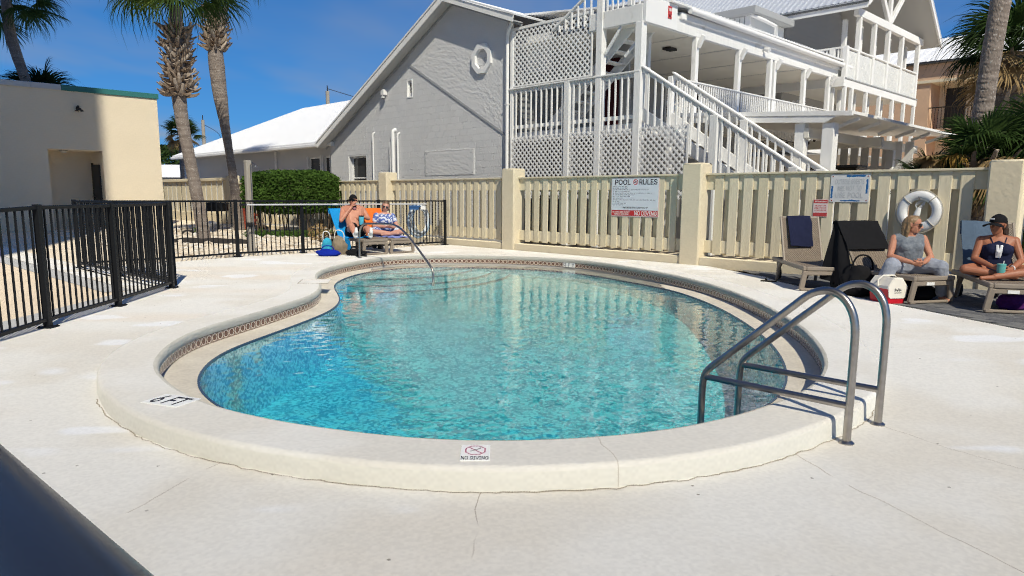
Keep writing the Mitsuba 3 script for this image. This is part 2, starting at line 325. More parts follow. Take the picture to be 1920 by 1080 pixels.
# furniture, cloth, skin
def weave(p, n, uv): return MIX((0.10, 0.075, 0.055), (0.27, 0.22, 0.175), SS(0.35, 0.65, 0.5 + 0.5 * dr.sin(uv.x * 210) * dr.sin(uv.y * 170)) * (0.75 + 0.4 * N(uv.x * 20, uv.y * 90, 1.0)))
pr('wicker', mikit.proc(weave), 0.7, bump=lambda p, n, uv: dr.sin(uv.x * 190) * dr.sin(uv.y * 150), bscale=0.002)
pr('resin', mikit.proc(lambda p, n, uv: MIX((0.24, 0.195, 0.155), (0.29, 0.245, 0.20), FB(p.x * 6, p.y * 6, p.z * 6, 3))), 0.5); pr('rubber', (0.03, 0.03, 0.03), 0.7)
def clothmat(name, a, b=None, f=3.0, rough=0.9):
    b = b or tuple(0.8 * x for x in a)
    pr(name, mikit.proc(lambda p, n, uv: MIX(a, b, FB(p.x * f, p.y * f, p.z * f, 3)) * (0.93 + 0.1 * N(p.x * 120, p.y * 120, p.z * 120))), rough, spec=0.1, sheen=0.3,
       bump=lambda p, n, uv: FB(p.x * 14, p.y * 14, p.z * 14, 3), bscale=0.012)
clothmat('towel_blue', (0.015, 0.24, 0.62), (0.02, 0.33, 0.74)); clothmat('towel_orange', (0.82, 0.20, 0.035), (0.78, 0.16, 0.03)); clothmat('towel_slate', (0.10, 0.145, 0.21)); clothmat('cloth_black', (0.014, 0.014, 0.016)); clothmat('cloth_navy', (0.018, 0.022, 0.055))
clothmat('towel_stripe', (0.03, 0.06, 0.42), (0.35, 0.40, 0.60), 9.0); clothmat('denim_pale', (0.25, 0.275, 0.335), (0.33, 0.355, 0.42), 12); clothmat('shirt_grey', (0.10, 0.12, 0.15), (0.24, 0.26, 0.29), 34)
clothmat('bag_royal', (0.01, 0.03, 0.35)); clothmat('bag_tan', (0.30, 0.24, 0.17)); clothmat('bag_cyan', (0.05, 0.42, 0.62)); clothmat('bag_purple', (0.10, 0.02, 0.14)); clothmat('bag_maroon', (0.06, 0.015, 0.02))
def dress(p, n, uv):
    a = FB(p.x * 22, p.y * 22, p.z * 22, 2)
    return MIX(MIX((0.05, 0.09, 0.30), (0.16, 0.22, 0.48), N(p.x * 40, p.y * 40, p.z * 40)), (0.62, 0.64, 0.72), SS(0.50, 0.58, a))
pr('dress', mikit.proc(dress), 0.85)
def skinmat(name, a, b): pr(name, mikit.proc(lambda p, n, uv: MIX(a, b, FB(p.x * 9, p.y * 9, p.z * 9, 3))), 0.5, spec=0.35)
skinmat('skin_fair', (0.43, 0.185, 0.115), (0.50, 0.235, 0.155)); skinmat('skin_tan', (0.31, 0.115, 0.062), (0.38, 0.155, 0.09)); skinmat('skin_red', (0.50, 0.21, 0.135), (0.58, 0.28, 0.19)); skinmat('skin_pink', (0.52, 0.25, 0.18), (0.60, 0.32, 0.24))
def hairmat(name, a, b): pr(name, mikit.proc(lambda p, n, uv: MIX(a, b, FB(p.x * 60, p.y * 60, p.z * 9, 3))), 0.45, spec=0.4, bump=lambda p, n, uv: FB(p.x * 90, p.y * 90, p.z * 14, 2), bscale=0.006)
hairmat('hair_blonde', (0.15, 0.09, 0.045), (0.34, 0.225, 0.125)); hairmat('hair_dark', (0.022, 0.012, 0.008), (0.055, 0.03, 0.018)); hairmat('hair_brown', (0.09, 0.05, 0.03), (0.16, 0.10, 0.06))
pr('black_plastic', (0.015, 0.015, 0.016), 0.35); pr('white_plastic', (0.75, 0.75, 0.74), 0.4); pr('cooler_red', (0.52, 0.012, 0.025), 0.35); pr('cooler_white', (0.76, 0.72, 0.64), 0.45); pr('teal_plastic', (0.10, 0.36, 0.34), 0.3); pr('pink_can', (0.75, 0.35, 0.40), 0.3); pr('cyan_plastic', (0.10, 0.50, 0.68), 0.4)
pr('ring_white', mikit.proc(lambda p, n, uv: MIX((0.70, 0.70, 0.71), (0.77, 0.77, 0.77), FB(p.x * 8, p.y * 8, p.z * 8, 3))), 0.45); pr('rope', (0.45, 0.42, 0.36), 0.9); pr('hose_blue', (0.30, 0.40, 0.52), 0.35); pr('hose_white', (0.62, 0.66, 0.70), 0.35); pr('brush_blue', (0.03, 0.10, 0.26), 0.5); pr('alu', (0.75, 0.75, 0.75), 0.35, metal=0.3)
pr('sign_white', (0.66, 0.70, 0.76), 0.4); pr('sign_faded', mikit.proc(lambda p, n, uv: MIX((0.62, 0.63, 0.65), (0.70, 0.70, 0.71), FB(p.x * 7, p.y * 7, p.z * 7, 3))), 0.5); pr('sign_grey', (0.52, 0.53, 0.55), 0.5); pr('sign_blue', (0.03, 0.13, 0.34), 0.5); pr('sign_pale_red', (0.50, 0.06, 0.06), 0.5); pr('sign_pink', (0.70, 0.58, 0.57), 0.5); pr('text_pale', (0.6, 0.25, 0.25), 0.5)
pr('brick_red', (0.30, 0.055, 0.03), 0.85); pr('concrete', (0.42, 0.40, 0.37), 0.9)
# ---------------------------------------------------------------- the pool, its deck and the ground
def sstep(a, b, x): t = np.clip((np.asarray(x, float) - a) / (b - a), 0, 1); return t * t * (3 - 2 * t)
def gz(x, y): return -0.13 * (1 - sstep(4.5, 6.1, y)) + 0 * np.asarray(x, float)
LIP = [(-2.82, 5.5), (-3.04, 6.09), (-3.15, 6.8), (-3.09, 7.45), (-2.95, 8.15), (-2.83, 8.85), (-2.75, 9.5), (-2.79, 10.15), (-2.97, 10.9), (-3.24, 11.7), (-3.42, 12.5), (-3.44, 13.5), (-3.22, 14.7), (-2.76, 15.75), (-2.1, 16.18), (-1.2, 16.32), (0.0, 16.15), (1.05, 15.65), (1.76, 14.9), (2.39, 13.7), (2.77, 12.7), (3.05, 11.6), (3.2, 10.5), (3.23, 9.3), (3.11, 7.7), (2.93, 6.77), (2.68, 5.95), (2.40, 5.36), (2.05, 4.88), (1.62, 4.48), (1.28, 4.23), (0.9, 4.03), (0.45, 3.89), (0.0, 3.83), (-0.5, 3.855), (-1.0, 3.99), (-1.55, 4.22), (-2.1, 4.6), (-2.52, 5.05)]
NL = 420
lip = spline(LIP, NL, closed=True)
tang = np.roll(lip, -1, 0) - np.roll(lip, 1, 0); tang /= np.linalg.norm(tang, axis=1, keepdims=True)
area2 = np.sum(lip[:, 0] * np.roll(lip[:, 1], -1) - np.roll(lip[:, 0], -1) * lip[:, 1])
onrm = np.stack([tang[:, 1], -tang[:, 0]], 1) * (1 if area2 > 0 else -1)      # points out of the pool
def smooth_closed(p, it=6):
    for _ in range(it): p = 0.25 * np.roll(p, 1, 0) + 0.5 * p + 0.25 * np.roll(p, -1, 0)
    return p
def off(d): return smooth_closed(lip + onrm * d, 8 if abs(d) > 0.1 else 0)
CURB = 0.42
outer = off(CURB)
hcurb = -gz(outer[:, 0], outer[:, 1])
rows = []
def row(d, z): o = lip + onrm * (d[:, None] if np.ndim(d) else d) if np.ndim(d) or abs(d) < 0.1 else off(d); rows.append(np.column_stack([o, np.broadcast_to(z, NL)]))
wob = 0.004 * (meshkit.fbm(np.column_stack([lip * 4, np.zeros(NL)]), 3) - 0.5)
row(0.012, -0.082); row(-0.006, -0.08); row(-0.014, -0.06); row(-0.013, -0.035); row(-0.006, -0.015 + wob); row(0.006, -0.004 + wob); row(0.028, wob); 
rim_rows = rows; rows = []
row(0.028, wob); row(0.10, 0.001); row(0.25, 0.001)
R0 = np.minimum(0.035, 0.4 * hcurb)
base = lip + onrm * 0.25
for a in (0, 30, 60, 90):
    s, c = math.sin(math.radians(a)), math.cos(math.radians(a))
    o = off(CURB)
    rows.append(np.column_stack([o + onrm * (R0 * (s - 1))[:, None], -R0 * (1 - c)]))
rag = 0.006 * (meshkit.fbm(np.column_stack([outer * 9, np.zeros(NL)]), 3) - 0.5)
rows.append(np.column_stack([outer + onrm * (0.004 + rag)[:, None], -hcurb * 0.55]))
rows.append(np.column_stack([outer + onrm * (0.012 + rag)[:, None], -hcurb - 0.03]))
pool = struct('swimming_pool', None, None)
coping_flip = area2 > 0
part(pool, 'coping', loft(np.array(rows), closed=True, flip=not coping_flip), 'mat_coping', smooth=50, label='off white painted concrete rim of the pool')
part(pool, 'coping_nose', loft(np.array(rim_rows), closed=True, flip=not coping_flip), 'mat_band', smooth=60, label='rough grey edge band over the tiles')
# crack along the foot of the curb (an open joint between curb and deck): a thin jagged strip of dark filler
def strip_along(path, w, z, seed):
    p = np.asarray(path, float); t = np.gradient(p, axis=0); t /= np.linalg.norm(t, axis=1, keepdims=True); n_ = np.stack([-t[:, 1], t[:, 0]], 1)
    q = meshkit.fbm(np.column_stack([p * 13, np.full(len(p), seed)]), 3) - 0.5
    c = p + n_ * (0.05 * q)[:, None]; ww = w * (0.35 + 1.3 * meshkit.noise(np.column_stack([p * 7, np.full(len(p), seed + 3.3)])))
    return loft(np.stack([np.column_stack([c - n_ * ww[:, None] / 2, z(c[:, 0], c[:, 1])]), np.column_stack([c + n_ * ww[:, None] / 2, z(c[:, 0], c[:, 1])])]))
near = [k for k in range(NL) if outer[k, 1] < 5.0]
near.sort(key=lambda k: outer[k, 0])
foot = np.array([outer[k] + onrm[k] * 0.022 for k in near])
foot = spline(foot[::4], 260)
part(pool, 'joint', strip_along(foot, 0.007, lambda x, y: gz(x, y) + 0.004, 5), 'mat_joint', label='dark ragged crack along the foot of the curb')
# tile band
zt0, zt1 = -0.178, -0.084
per = np.concatenate([[0], np.cumsum(np.linalg.norm(np.diff(np.vstack([lip, lip[:1]]), axis=0), axis=1))])
lipc = np.vstack([lip, lip[:1]]); onc = np.vstack([onrm, onrm[:1]])
def lip_at(s):
    s = s % per[-1]
    q = np.array([np.interp(s, per, lipc[:, k]) for k in (0, 1)]); n_ = np.array([np.interp(s, per, onc[:, k]) for k in (0, 1)]); return q, n_ / np.linalg.norm(n_)
part(pool, 'grout_wall', loft(np.array([np.column_stack([lip + onrm * 0.016, np.full(NL, z)]) for z in (-0.30, -0.07)]), closed=True, flip=not coping_flip), 'mat_concrete')
pitch = 0.106
nt = int(per[-1] / pitch); pitch = per[-1] / nt
uvq = np.array([[0, 0], [1, 0], [1, 1], [0, 1]] + [[0, 0], [1, 0], [1, 1], [0, 1]], float)
far_tiles, far_uv = [], []
def one_tile(s):
    (a, na), (b, nb) = lip_at(s + 0.0025), lip_at(s + pitch - 0.0025)
    v = []
    for d in (0.004, 0.016):
        for (q, n_), z in (((a, na), zt0), ((b, nb), zt0), ((b, nb), zt1), ((a, na), zt1)):
            v.append([*(q + n_ * d), z])
    f = [[0, 1, 2], [0, 2, 3], [4, 6, 5], [4, 7, 6], [0, 4, 5], [0, 5, 1], [1, 5, 6], [1, 6, 2], [2, 6, 7], [2, 7, 3], [3, 7, 4], [3, 4, 0]]
    return mesh_of(v, f)
seen = []
DEPTH_S = None
for k in range(nt):
    q, n_ = lip_at((k + 0.5) * pitch)
    seen.append((n_ @ (q / np.linalg.norm(q)) * 1.0 / np.linalg.norm(q), k, q))
s_sorted = sorted(seen, key=lambda t: -t[0])
keep = {k for _, k, _ in s_sorted[:285]}
depth_k = min(seen, key=lambda t: np.hypot(t[2][0] - 1.22, t[2][1] - 15.5))[1]
for k in range(nt):
    if k in (depth_k - 1, depth_k, depth_k + 1): continue
    m = one_tile(k * pitch)
    if k in keep: part(pool, 'waterline_tile', m, 'mat_tile', uv=uvq)
    else: far_tiles.append(m); far_uv.append(uvq)
if far_tiles: part(pool, 'waterline_tile', join(far_tiles), 'mat_tile', uv=np.vstack(far_uv), kind='stuff')
# ledge, wall, floor
LW = 0.27
inner = smooth_closed(lip - onrm * LW, 30)
def ledge_z(x, y): return -0.182 - 0.048 * sstep(12.6, 15.0, y + 0.43 * x)
lo_ = lip + onrm * 0.016
part(pool, 'ledge', loft(np.array([np.column_stack([o, ledge_z(o[:, 0], o[:, 1]) - dz]) for o, dz in ((lo_, 0), (lip - onrm * 0.09, 0.006), (smooth_closed(lip - onrm * 0.18, 12), 0.012), (inner, 0.022))]), closed=True, flip=coping_flip), 'mat_ledge', smooth=40, label='sand coloured shelf under the tiles')
zin = ledge_z(inner[:, 0], inner[:, 1]) - 0.022
part(pool, 'edge_tile', loft(np.array([np.column_stack([inner, zin + 0.004]), np.column_stack([smooth_closed(inner - onrm * 0.018, 4), zin + 0.004]), np.column_stack([smooth_closed(inner - onrm * 0.020, 4), zin - 0.035])]), closed=True, flip=coping_flip), 'mat_trim_tile', label='dark blue trim along the shelf edge')
def floor_z(x, y): return -0.98 + 0.55 * sstep(6.5, 14.5, y)
inn2 = smooth_closed(inner - onrm * 0.02, 4)
fl = smooth_closed(inner + -onrm * 0.10, 10)
zf = floor_z(inn2[:, 0], inn2[:, 1])
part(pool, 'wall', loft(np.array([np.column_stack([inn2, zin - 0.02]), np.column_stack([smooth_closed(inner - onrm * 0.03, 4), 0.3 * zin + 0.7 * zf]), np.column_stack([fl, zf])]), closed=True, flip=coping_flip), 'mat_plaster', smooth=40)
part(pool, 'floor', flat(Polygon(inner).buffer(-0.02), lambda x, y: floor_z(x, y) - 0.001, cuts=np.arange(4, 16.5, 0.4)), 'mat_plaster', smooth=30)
# entry steps at the far left corner, each with a dark nosing
SC = np.array([-2.9, 16.4])
for k, (rr, z) in enumerate([(1.75, -0.255), (2.35, -0.30), (3.1, -0.345), (3.75, -0.385)]):
    ang = np.radians(np.linspace(-110, 10, 60))
    arc = SC + np.stack([np.cos(ang), np.sin(ang)], 1) * np.array([0.55 + rr * 0.62, rr])
    poly = Polygon(np.vstack([arc, [[SC[0] + 3, SC[1] + 3], [SC[0] - 3, SC[1] + 3]]])).buffer(0).intersection(Polygon(inner).buffer(0.02))
    if poly.geom_type != 'Polygon': poly = max(poly.geoms, key=lambda g: g.area)
    e = trimesh.creation.extrude_polygon(poly, 0.5 + z * 0 + 0.0, engine='earcut'); e.apply_translation([0, 0, z - 0.5])
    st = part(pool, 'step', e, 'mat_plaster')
    line = LineString(arc).intersection(Polygon(inner).buffer(-0.03))
    if line.geom_type == 'MultiLineString': line = max(line.geoms, key=lambda g: g.length)
    nos = line.buffer(0.018, cap_style=2)
    e = trimesh.creation.extrude_polygon(nos, 0.012, engine='earcut'); e.apply_translation([0, 0, z - 0.006])
    part(st, 'nosing', e, 'mat_nosing')
# water: a rippled sheet
x0, y0, x1, y1 = lip[:, 0].min(), lip[:, 1].min(), lip[:, 0].max(), lip[:, 1].max()
WZ = -0.212
ys = [y0 - 0.02]
while ys[-1] < y1 + 0.05: ys.append(ys[-1] + 0.019 + 0.0026 * max(0, ys[-1] - 4))
ys = np.array(ys); xs = np.arange(x0 - 0.05, x1 + 0.05, 0.021)
X, Y = np.meshgrid(xs, ys)
Z = np.zeros_like(X); r_ = np.random.default_rng(3)
for lam0, lam1, cnt, slope in ((0.065, 0.12, 30, 0.0085), (0.12, 0.26, 24, 0.0052), (0.26, 0.7, 16, 0.0028), (0.7, 2.2, 8, 0.0012)):
    for _ in range(cnt):
        lam = math.exp(r_.uniform(math.log(lam0), math.log(lam1))); k_ = 2 * math.pi / lam; a_ = r_.uniform(0, 2 * math.pi); ph = r_.uniform(0, 2 * math.pi)
        fade = np.clip(1.5 - (0.019 + 0.0026 * (Y - 4)) * 3 / lam, 0, 1)
        Z += fade * slope / k_ * np.sin(k_ * (X * math.cos(a_) + Y * math.sin(a_)) + ph + 1.3 * np.sin(0.7 * X + 0.5 * Y + ph))
gust = 0.65 + 0.7 * meshkit.fbm(np.stack([X * 0.35, Y * 0.35, 0 * X], -1), 3)
Z = WZ + Z * gust
inside = Polygon(lip + onrm * 0.015)
from shapely import contains_xy
ok = contains_xy(inside.buffer(0.05), X, Y)
idx = np.arange(X.size).reshape(X.shape)
a, b, c, d = idx[:-1, :-1], idx[:-1, 1:], idx[1:, 1:], idx[1:, :-1]
good = ok[:-1, :-1] & ok[:-1, 1:] & ok[1:, 1:] & ok[1:, :-1]
fs = np.concatenate([np.stack([a, b, c], -1)[good], np.stack([a, c, d], -1)[good]])
used, inv = np.unique(fs, return_inverse=True)
wm = mesh_of(np.column_stack([X.ravel(), Y.ravel(), Z.ravel()])[used], inv.reshape(-1, 3))
struct('water', wm, 'mat_water', smooth=True, interior={'type': 'ref', 'id': 'water_volume'})
# ---- ground sheets
def hpoly(pts): return Polygon([hp(*q)[:2] for q in pts])
BFENCE = [(-4.62, -1.2), (-4.66, 3.0), (-4.72, 7.1), (-4.79, 8.53), (-4.95, 10.24)]
FARF = [(-7.98, 13.03), (-6.83, 14.25), (-6.0, 15.5), (-4.91, 16.65), (-3.4, 18.17), (-1.87, 19.76)]
CUTS = np.arange(4.45, 6.2, 0.1)
ring_hole = Polygon(off(CURB - 0.02)).buffer(0)
patio_edge = [(4.36, 12.2), (4.35, 11.5), (4.5, 10.6), (4.75, 9.78), (4.98, 8.86), (5.16, 8.06), (5.35, 7.29), (5.7, 6.2)]
patio = Polygon(patio_edge + [(16, 3.5), (16, 9)] + [tuple(hp(u, -2.45)[:2]) for u in (19, 8.9)]).buffer(0)
deck_out = Polygon([(-5.0, -6), (14, -6), (14, 5)] + [(5.7, 6.2)] + patio_edge[::-1] + [tuple(hp(u, -2.40)[:2]) for u in (8.2, 3.0, -2.6)] + [(-1.9, 19.9)] + FARF[::-1] + [(-5.15, 10.3), (-4.98, 8.5)]).buffer(0)
deck = deck_out.difference(ring_hole).difference(patio)
struct('pool_deck', flat(deck, gz, CUTS), 'mat_deck', smooth=20)
gpoly = Polygon([(-900, -900), (900, -900), (900, 900), (-900, 900)]).difference(deck_out.buffer(-0.3)).difference(patio.buffer(-0.3)).difference(ring_hole)
struct('ground', flat(gpoly, lambda x, y: -0.16 + 0 * x), 'mat_sand')
# ---------------------------------------------------------------- fences and the building on the left
def Tm(M): return T(M.tolist())
_cache = {}
def shared(parent, name, cachekey, make, mat, M, smooth=False, kind=None, label=None):
    """A part that reuses one ply between alike pieces, placed by the matrix M."""
    ck = (cachekey, mat)
    if ck not in _cache: _cache[ck] = mikit.ply(make(), mat, smooth=smooth)
    k = key(name, parent)
    scene[k] = {**_cache[ck], 'to_world': Tm(M)}
    if label: labels.setdefault(k, {})['label'] = label
    return k
def hbox(parent, name, lo, hi, mat, ch=0.004, label=None):
    """A chamfered box in the house frame; boxes of one size share a mesh."""
    lo, hi = np.minimum(lo, hi).astype(float), np.maximum(lo, hi).astype(float)
    s = np.round(hi - lo, 3); c = (lo + hi) / 2
    return shared(parent, name, ('b', *s, ch), lambda: bx(-s / 2, s / 2, ch), mat, HM @ mat4(None, c), label=label)

fb_mats = ['mat_board_0', 'mat_board_1', 'mat_board_2']
PIL = [(-14.65, 2.14), (-8.5, 2.06), (-3.3, 2.05), (2.24, 2.04), (7.52, 2.03), (12.79, 1.93), (18.1, 1.93)]
plab = ['tan stucco fence pillar farthest left, behind the leaning palm trunks', 'tan stucco fence pillar hidden behind the clipped hedge', 'tan stucco fence pillar under the white pipes of the grey house', 'tan stucco fence pillar left of the pool rules sign',
        'tan stucco fence pillar between the pool rules sign and the empty lounger', 'tan stucco fence pillar behind the woman in the black cap', 'tan stucco fence pillar farthest right, past the frame edge']
for (u, h), lb in zip(PIL, plab):
    k = thing('fence_pillar', lb, 'pillar', 'tan stucco pillars of the board fence')
    b = bx((u, -2.42, -0.05), (u + 0.45, -2.0, h), 0.03)
    put(k, H(b), 'mat_tan_stucco', smooth=40)
slab = ['tan board fence section at the far left with dark narrow gaps', 'tan board fence section behind the clipped hedge', 'tan board fence section behind the coiled hose and black railing', 'tan board fence section carrying the pool rules sign', 'tan board fence section carrying the white life ring', 'tan board fence section at the right edge beyond the last pillar']
for s in range(6):
    a, b = PIL[s][0] + 0.45, PIL[s + 1][0]
    k = thing('board_fence', slab[s], 'fence')
    hbox(k, 'plinth', (a, -2.38, -0.05), (b, -2.12, 0.165), 'mat_tan_stucco', 0.012)
    hbox(k, 'rail', (a, -2.205, 1.50), (b, -2.165, 1.785), 'mat_board_1'); hbox(k, 'rail', (a, -2.205, 0.25), (b, -2.165, 0.50), 'mat_board_1')
    hbox(k, 'cap', (a, -2.27, 1.787), (b, -2.03, 1.825), 'mat_board_0', 0.006)
    pitch_, w = 0.302, (0.185 if s >= 4 else 0.165)
    n = int((b - a - 0.05) / pitch_)
    u0 = a + (b - a - (n - 1) * pitch_) / 2
    for i in range(n):
        u = u0 + i * pitch_ + RNG.uniform(-0.006, 0.006)
        m = fb_mats[int(RNG.integers(3))]
        hbox(k, 'board', (u - w / 2, -2.232, 0.215 + RNG.choice([0, 0.003, 0.006])), (u + w / 2, -2.208, 1.785), m)
    if s < 4:
        for i in range(n - 1):
            u = u0 + (i + 0.5) * pitch_ + RNG.uniform(-0.008, 0.008)
            hbox(k, 'back_board', (u - w / 2, -2.142, 0.215), (u + w / 2, -2.118, 1.785), fb_mats[int(RNG.integers(3))])
    if s >= 4:
        for i in range(n - 1):
            u = u0 + (i + 0.5) * pitch_ + RNG.choice([0.0, 0.02, 0.035])
            m = fb_mats[int(RNG.integers(3))]
            hbox(k, 'back_board', (u - w / 2, -2.16, 0.215), (u + w / 2, -2.136, 1.785), m)
# a dark house wall stands close behind sections; what shows through the gaps is built with the house and porch

def metal_fence(label, path, posts, spacing=0.112, htop=1.23, base=True, picket_from=None):
    k = thing('metal_fence', label, 'fence', None)
    P_ = [np.array(q, float) for q in path]
    for a, b in zip(P_[:-1], P_[1:]):
        L = np.linalg.norm(b - a); d = (b - a) / L; yaw = math.atan2(d[1], d[0])
        za, zb = gz(*a), gz(*b)
        A3, B3 = np.array([*a, za]), np.array([*b, zb])
        for z in (htop - 0.02, 0.085):
            part(k, 'rail', beam(A3 + [0, 0, z], B3 + [0, 0, z], 0.038, 0.038, 0.004), 'mat_black_metal')
        n = max(1, round(L / spacing))
        for i in range(1, n):
            q = a + d * L * i / n
            if picket_from is not None and q[1] < picket_from: continue
            M = mat4(rz(yaw), (*q, gz(*q) + 0.085 + (htop - 0.105) / 2))
            shared(k, 'picket', ('pk', htop), lambda: bx((-0.009, -0.009, -(htop - 0.105) / 2), (0.009, 0.009, (htop - 0.105) / 2), 0.002), 'mat_black_metal', M)
    for q, yaw in posts:
        z = gz(*q)
        M = mat4(rz(yaw), (*q, z))
        p = shared(k, 'post', ('post', htop), lambda: bx((-0.032, -0.032, 0), (0.032, 0.032, htop + 0.012), 0.004), 'mat_black_metal', M)
        if base:
            shared(p, 'base_plate', 'plate', lambda: join([bx((-0.075, -0.075, 0.003), (0.075, 0.075, 0.014), 0.003), *[xf(bx((-0.008, -0.008, 0.014), (0.008, 0.008, 0.024), 0.002), mat4(None, (sx * 0.055, sy * 0.055, 0))) for sx in (-1, 1) for sy in (-1, 1)]]), 'mat_black_metal', M)
    return k
metal_fence('near run of black picket railing along the left of the deck', BFENCE, [((-4.64, 1.2), 1.55), ((-4.66, 3.0), 1.55), ((-4.70, 5.6), 1.55), ((-4.72, 7.1), 1.55), ((-4.79, 8.53), 1.58), ((-4.95, 10.24), 1.6)], picket_from=2.0)
metal_fence('black picket railing angling away from the corner post into the yard', [(-4.95, 10.24), (-6.47, 11.64), (-7.98, 13.03)], [((-6.47, 11.64), 2.4), ((-7.98, 13.03), 2.4)])
metal_fence('black picket gate leaf folded back beside the corner post of the railing', [(-5.05, 10.52), (-6.35, 11.78)], [((-5.05, 10.52), 2.38), ((-6.35, 11.78), 2.38)], spacing=0.1, base=False)
metal_fence('far run of black picket railing between the sand bed and the two sunbathers', FARF, [((-6.0, 15.5), 0.83), ((-4.91, 16.65), 0.79), ((-3.4, 18.17), 0.79), ((-1.87, 19.76), 0.79)])
# foreground railing tube beside the camera
A_, B_ = np.array([-0.84, 1.11, 0.95]), np.array([-0.39, 0.71, 0.95])
nn = np.cross(A_ - EYE, B_ - EYE); nn /= np.linalg.norm(nn); nn = nn if nn[2] < 0 else -nn
RR = 0.075
A_, B_ = A_ + nn * RR, B_ + nn * RR
dd = (B_ - A_) / np.linalg.norm(B_ - A_)
fr = thing('handrail', 'large dark painted railing close to the camera in the lower left corner', 'railing')
part(fr, 'rail', tube(np.array([A_ - dd * 1.6, A_, B_, B_ + dd * 1.4]), RR, 40), 'mat_rail_paint', smooth=True)
for s in (-1.5, 1.3):
    c = (A_ if s < 0 else B_) + dd * s
    part(fr, 'post', tube(np.array([c - [0, 0, c[2] + 0.13], c]), 0.03, 16), 'mat_rail_paint', smooth=40)

# ---- the beige stucco building on the left
bl = thing('stucco_building', 'beige flat roofed building with a dark alcove at the left edge', 'building')
U0 = -14.0
VA, VB, VC, VD, ZA, ZT = -24.0, -8.91, -7.19, -5.17, 2.90, 4.93
w = [bx((U0 - 12, VA, -0.2), (U0, VB, ZT)), bx((U0 - 12, VC, -0.2), (U0, VD, ZT)), bx((U0 - 12, VB, ZA), (U0, VC, ZT)), bx((U0 - 12, VB, -0.2), (U0 - 1.5, VC, ZA))]
part(bl, 'wall', H(join(w)), 'mat_beige_stucco')
part(bl, 'roof', H(bx((U0 - 12.2, VA, ZT + 0.001), (U0 - 0.1, VD - 0.02, ZT + 0.09))), 'mat_grey_trim')
hbox(bl, 'fascia', (U0 - 12.2, -8.34, ZT), (U0 + 0.06, VD + 0.05, ZT + 0.19), 'mat_teal_trim', 0.01, label='dark teal metal roof edge')
hbox(bl, 'fascia', (U0 - 12.2, -9.25, ZT), (U0 + 0.06, -8.345, ZT + 0.19), 'mat_silver_trim', 0.01, label='silver piece of the roof edge')
hbox(bl, 'fascia', (U0 - 12.2, VA, ZT), (U0 + 0.07, -9.255, ZT + 0.18), 'mat_silver_trim', 0.01, label='pale metal roof edge')
dr_ = hbox(bl, 'door', (U0 - 1.30, -7.24, 0.0), (U0 - 0.42, -7.192, 2.42), 'mat_dark_door', 0.006, label='dark door in the right side of the alcove')
part(dr_, 'handle', H(tube([(U0 - 1.2, -7.24, 1.25), (U0 - 1.2, -7.31, 1.25), (U0 - 1.1, -7.31, 1.25)], 0.02, 8)), 'mat_steel', smooth=True)
hbox(bl, 'door_frame', (U0 - 1.38, -7.25, 0.0), (U0 - 1.305, -7.192, 2.5), 'mat_bronze', 0.004)
cl = part(bl, 'ceiling_light', H(xf(lathe([(0.001, -0.11), (0.09, -0.10), (0.12, -0.05), (0.12, -0.015)], 18), mat4(None, (U0 - 0.6, -8.3, ZA)))), 'mat_lamp_glass', smooth=True)
part(cl, 'rim', H(xf(lathe([(0.12, -0.018), (0.14, -0.016), (0.14, 0.0)], 18), mat4(None, (U0 - 0.6, -8.3, ZA)))), 'mat_bronze', smooth=30)
lp = thing('wall_lamp', 'small bronze barn lamp on the shaded beige wall above the alcove', 'lamp')
lc = np.array([U0, -7.88, 4.30])
part(lp, 'bracket', H(tube([lc + [0.01, 0, 0.06], lc + [0.10, 0, 0.14], lc + [0.20, 0, 0.13], lc + [0.24, 0, 0.05]], 0.014, 8)), 'mat_bronze', smooth=True)
part(lp, 'back_plate', H(xf(bx((0.001, -0.05, 0), (0.03, 0.05, 0.12), 0.006), mat4(None, lc))), 'mat_bronze')
part(lp, 'shade', H(xf(lathe([(0.15, -0.06), (0.145, -0.05), (0.06, 0.02), (0.03, 0.06), (0.001, 0.065)], 20), mat4(None, lc + [0.24, 0, 0]))), 'mat_bronze', smooth=40)
part(lp, 'bulb', H(xf(lathe([(0.001, -0.07), (0.04, -0.05), (0.03, 0.0)], 12), mat4(None, lc + [0.24, 0, 0]))), 'mat_lamp_glass', smooth=True)

# ---- the tall block behind the camera whose shadow lies over the left of the yard
c0 = np.array([-4.6, -3.6])
ht = thing('hotel_tower', 'tall pale tower block behind the camera whose shadow falls on the beige building', 'building')
tw = [bx((c0[0] - 40, c0[1] - 14, -0.2), (c0[0], c0[1], 66))]
part(ht, 'wall', join(tw), 'mat_hotel_stucco')
for k_ in range(21):
    part(ht, 'balcony', bx((c0[0] - 39, c0[1] + 0.002, 2.6 + 3 * k_), (c0[0] - 0.8, c0[1] + 0.9, 3.6 + 3 * k_), 0.02), 'mat_hotel_stucco')
# ---------------------------------------------------------------- the yard beyond the black railing
def yard_z(x, y): return -0.03 + 0.16 * sstep(20, 34, y) + 0 * np.asarray(x, float)
yard = Polygon([(-5.08, -6), (-5.08, 8.5), (-5.2, 10.35), (-8.0, 13.1), *[(x + 0.0, y + 0.02) for x, y in FARF], (-1.95, 19.85), tuple(hp(-3, -2.4)[:2]), tuple(hp(-34, -2.4)[:2]), tuple(hp(-34, -9)[:2]), (-60, 20), (-60, -6)]).buffer(0).difference(deck_out)
struct('yard', flat(yard, yard_z, np.arange(20, 34.5, 1.0)), 'mat_sand')
diag0, diag1 = np.array([-5.5, 10.15]), np.array([-16.5, 20.6])
dn = np.array([0.69, 0.72])
pth = Polygon([(-5.5, -5), (-5.5, 9.9), tuple(diag0 - dn * 0.36), tuple(diag1 - dn * 0.36), (-40, 20), (-40, -5)]).buffer(0)
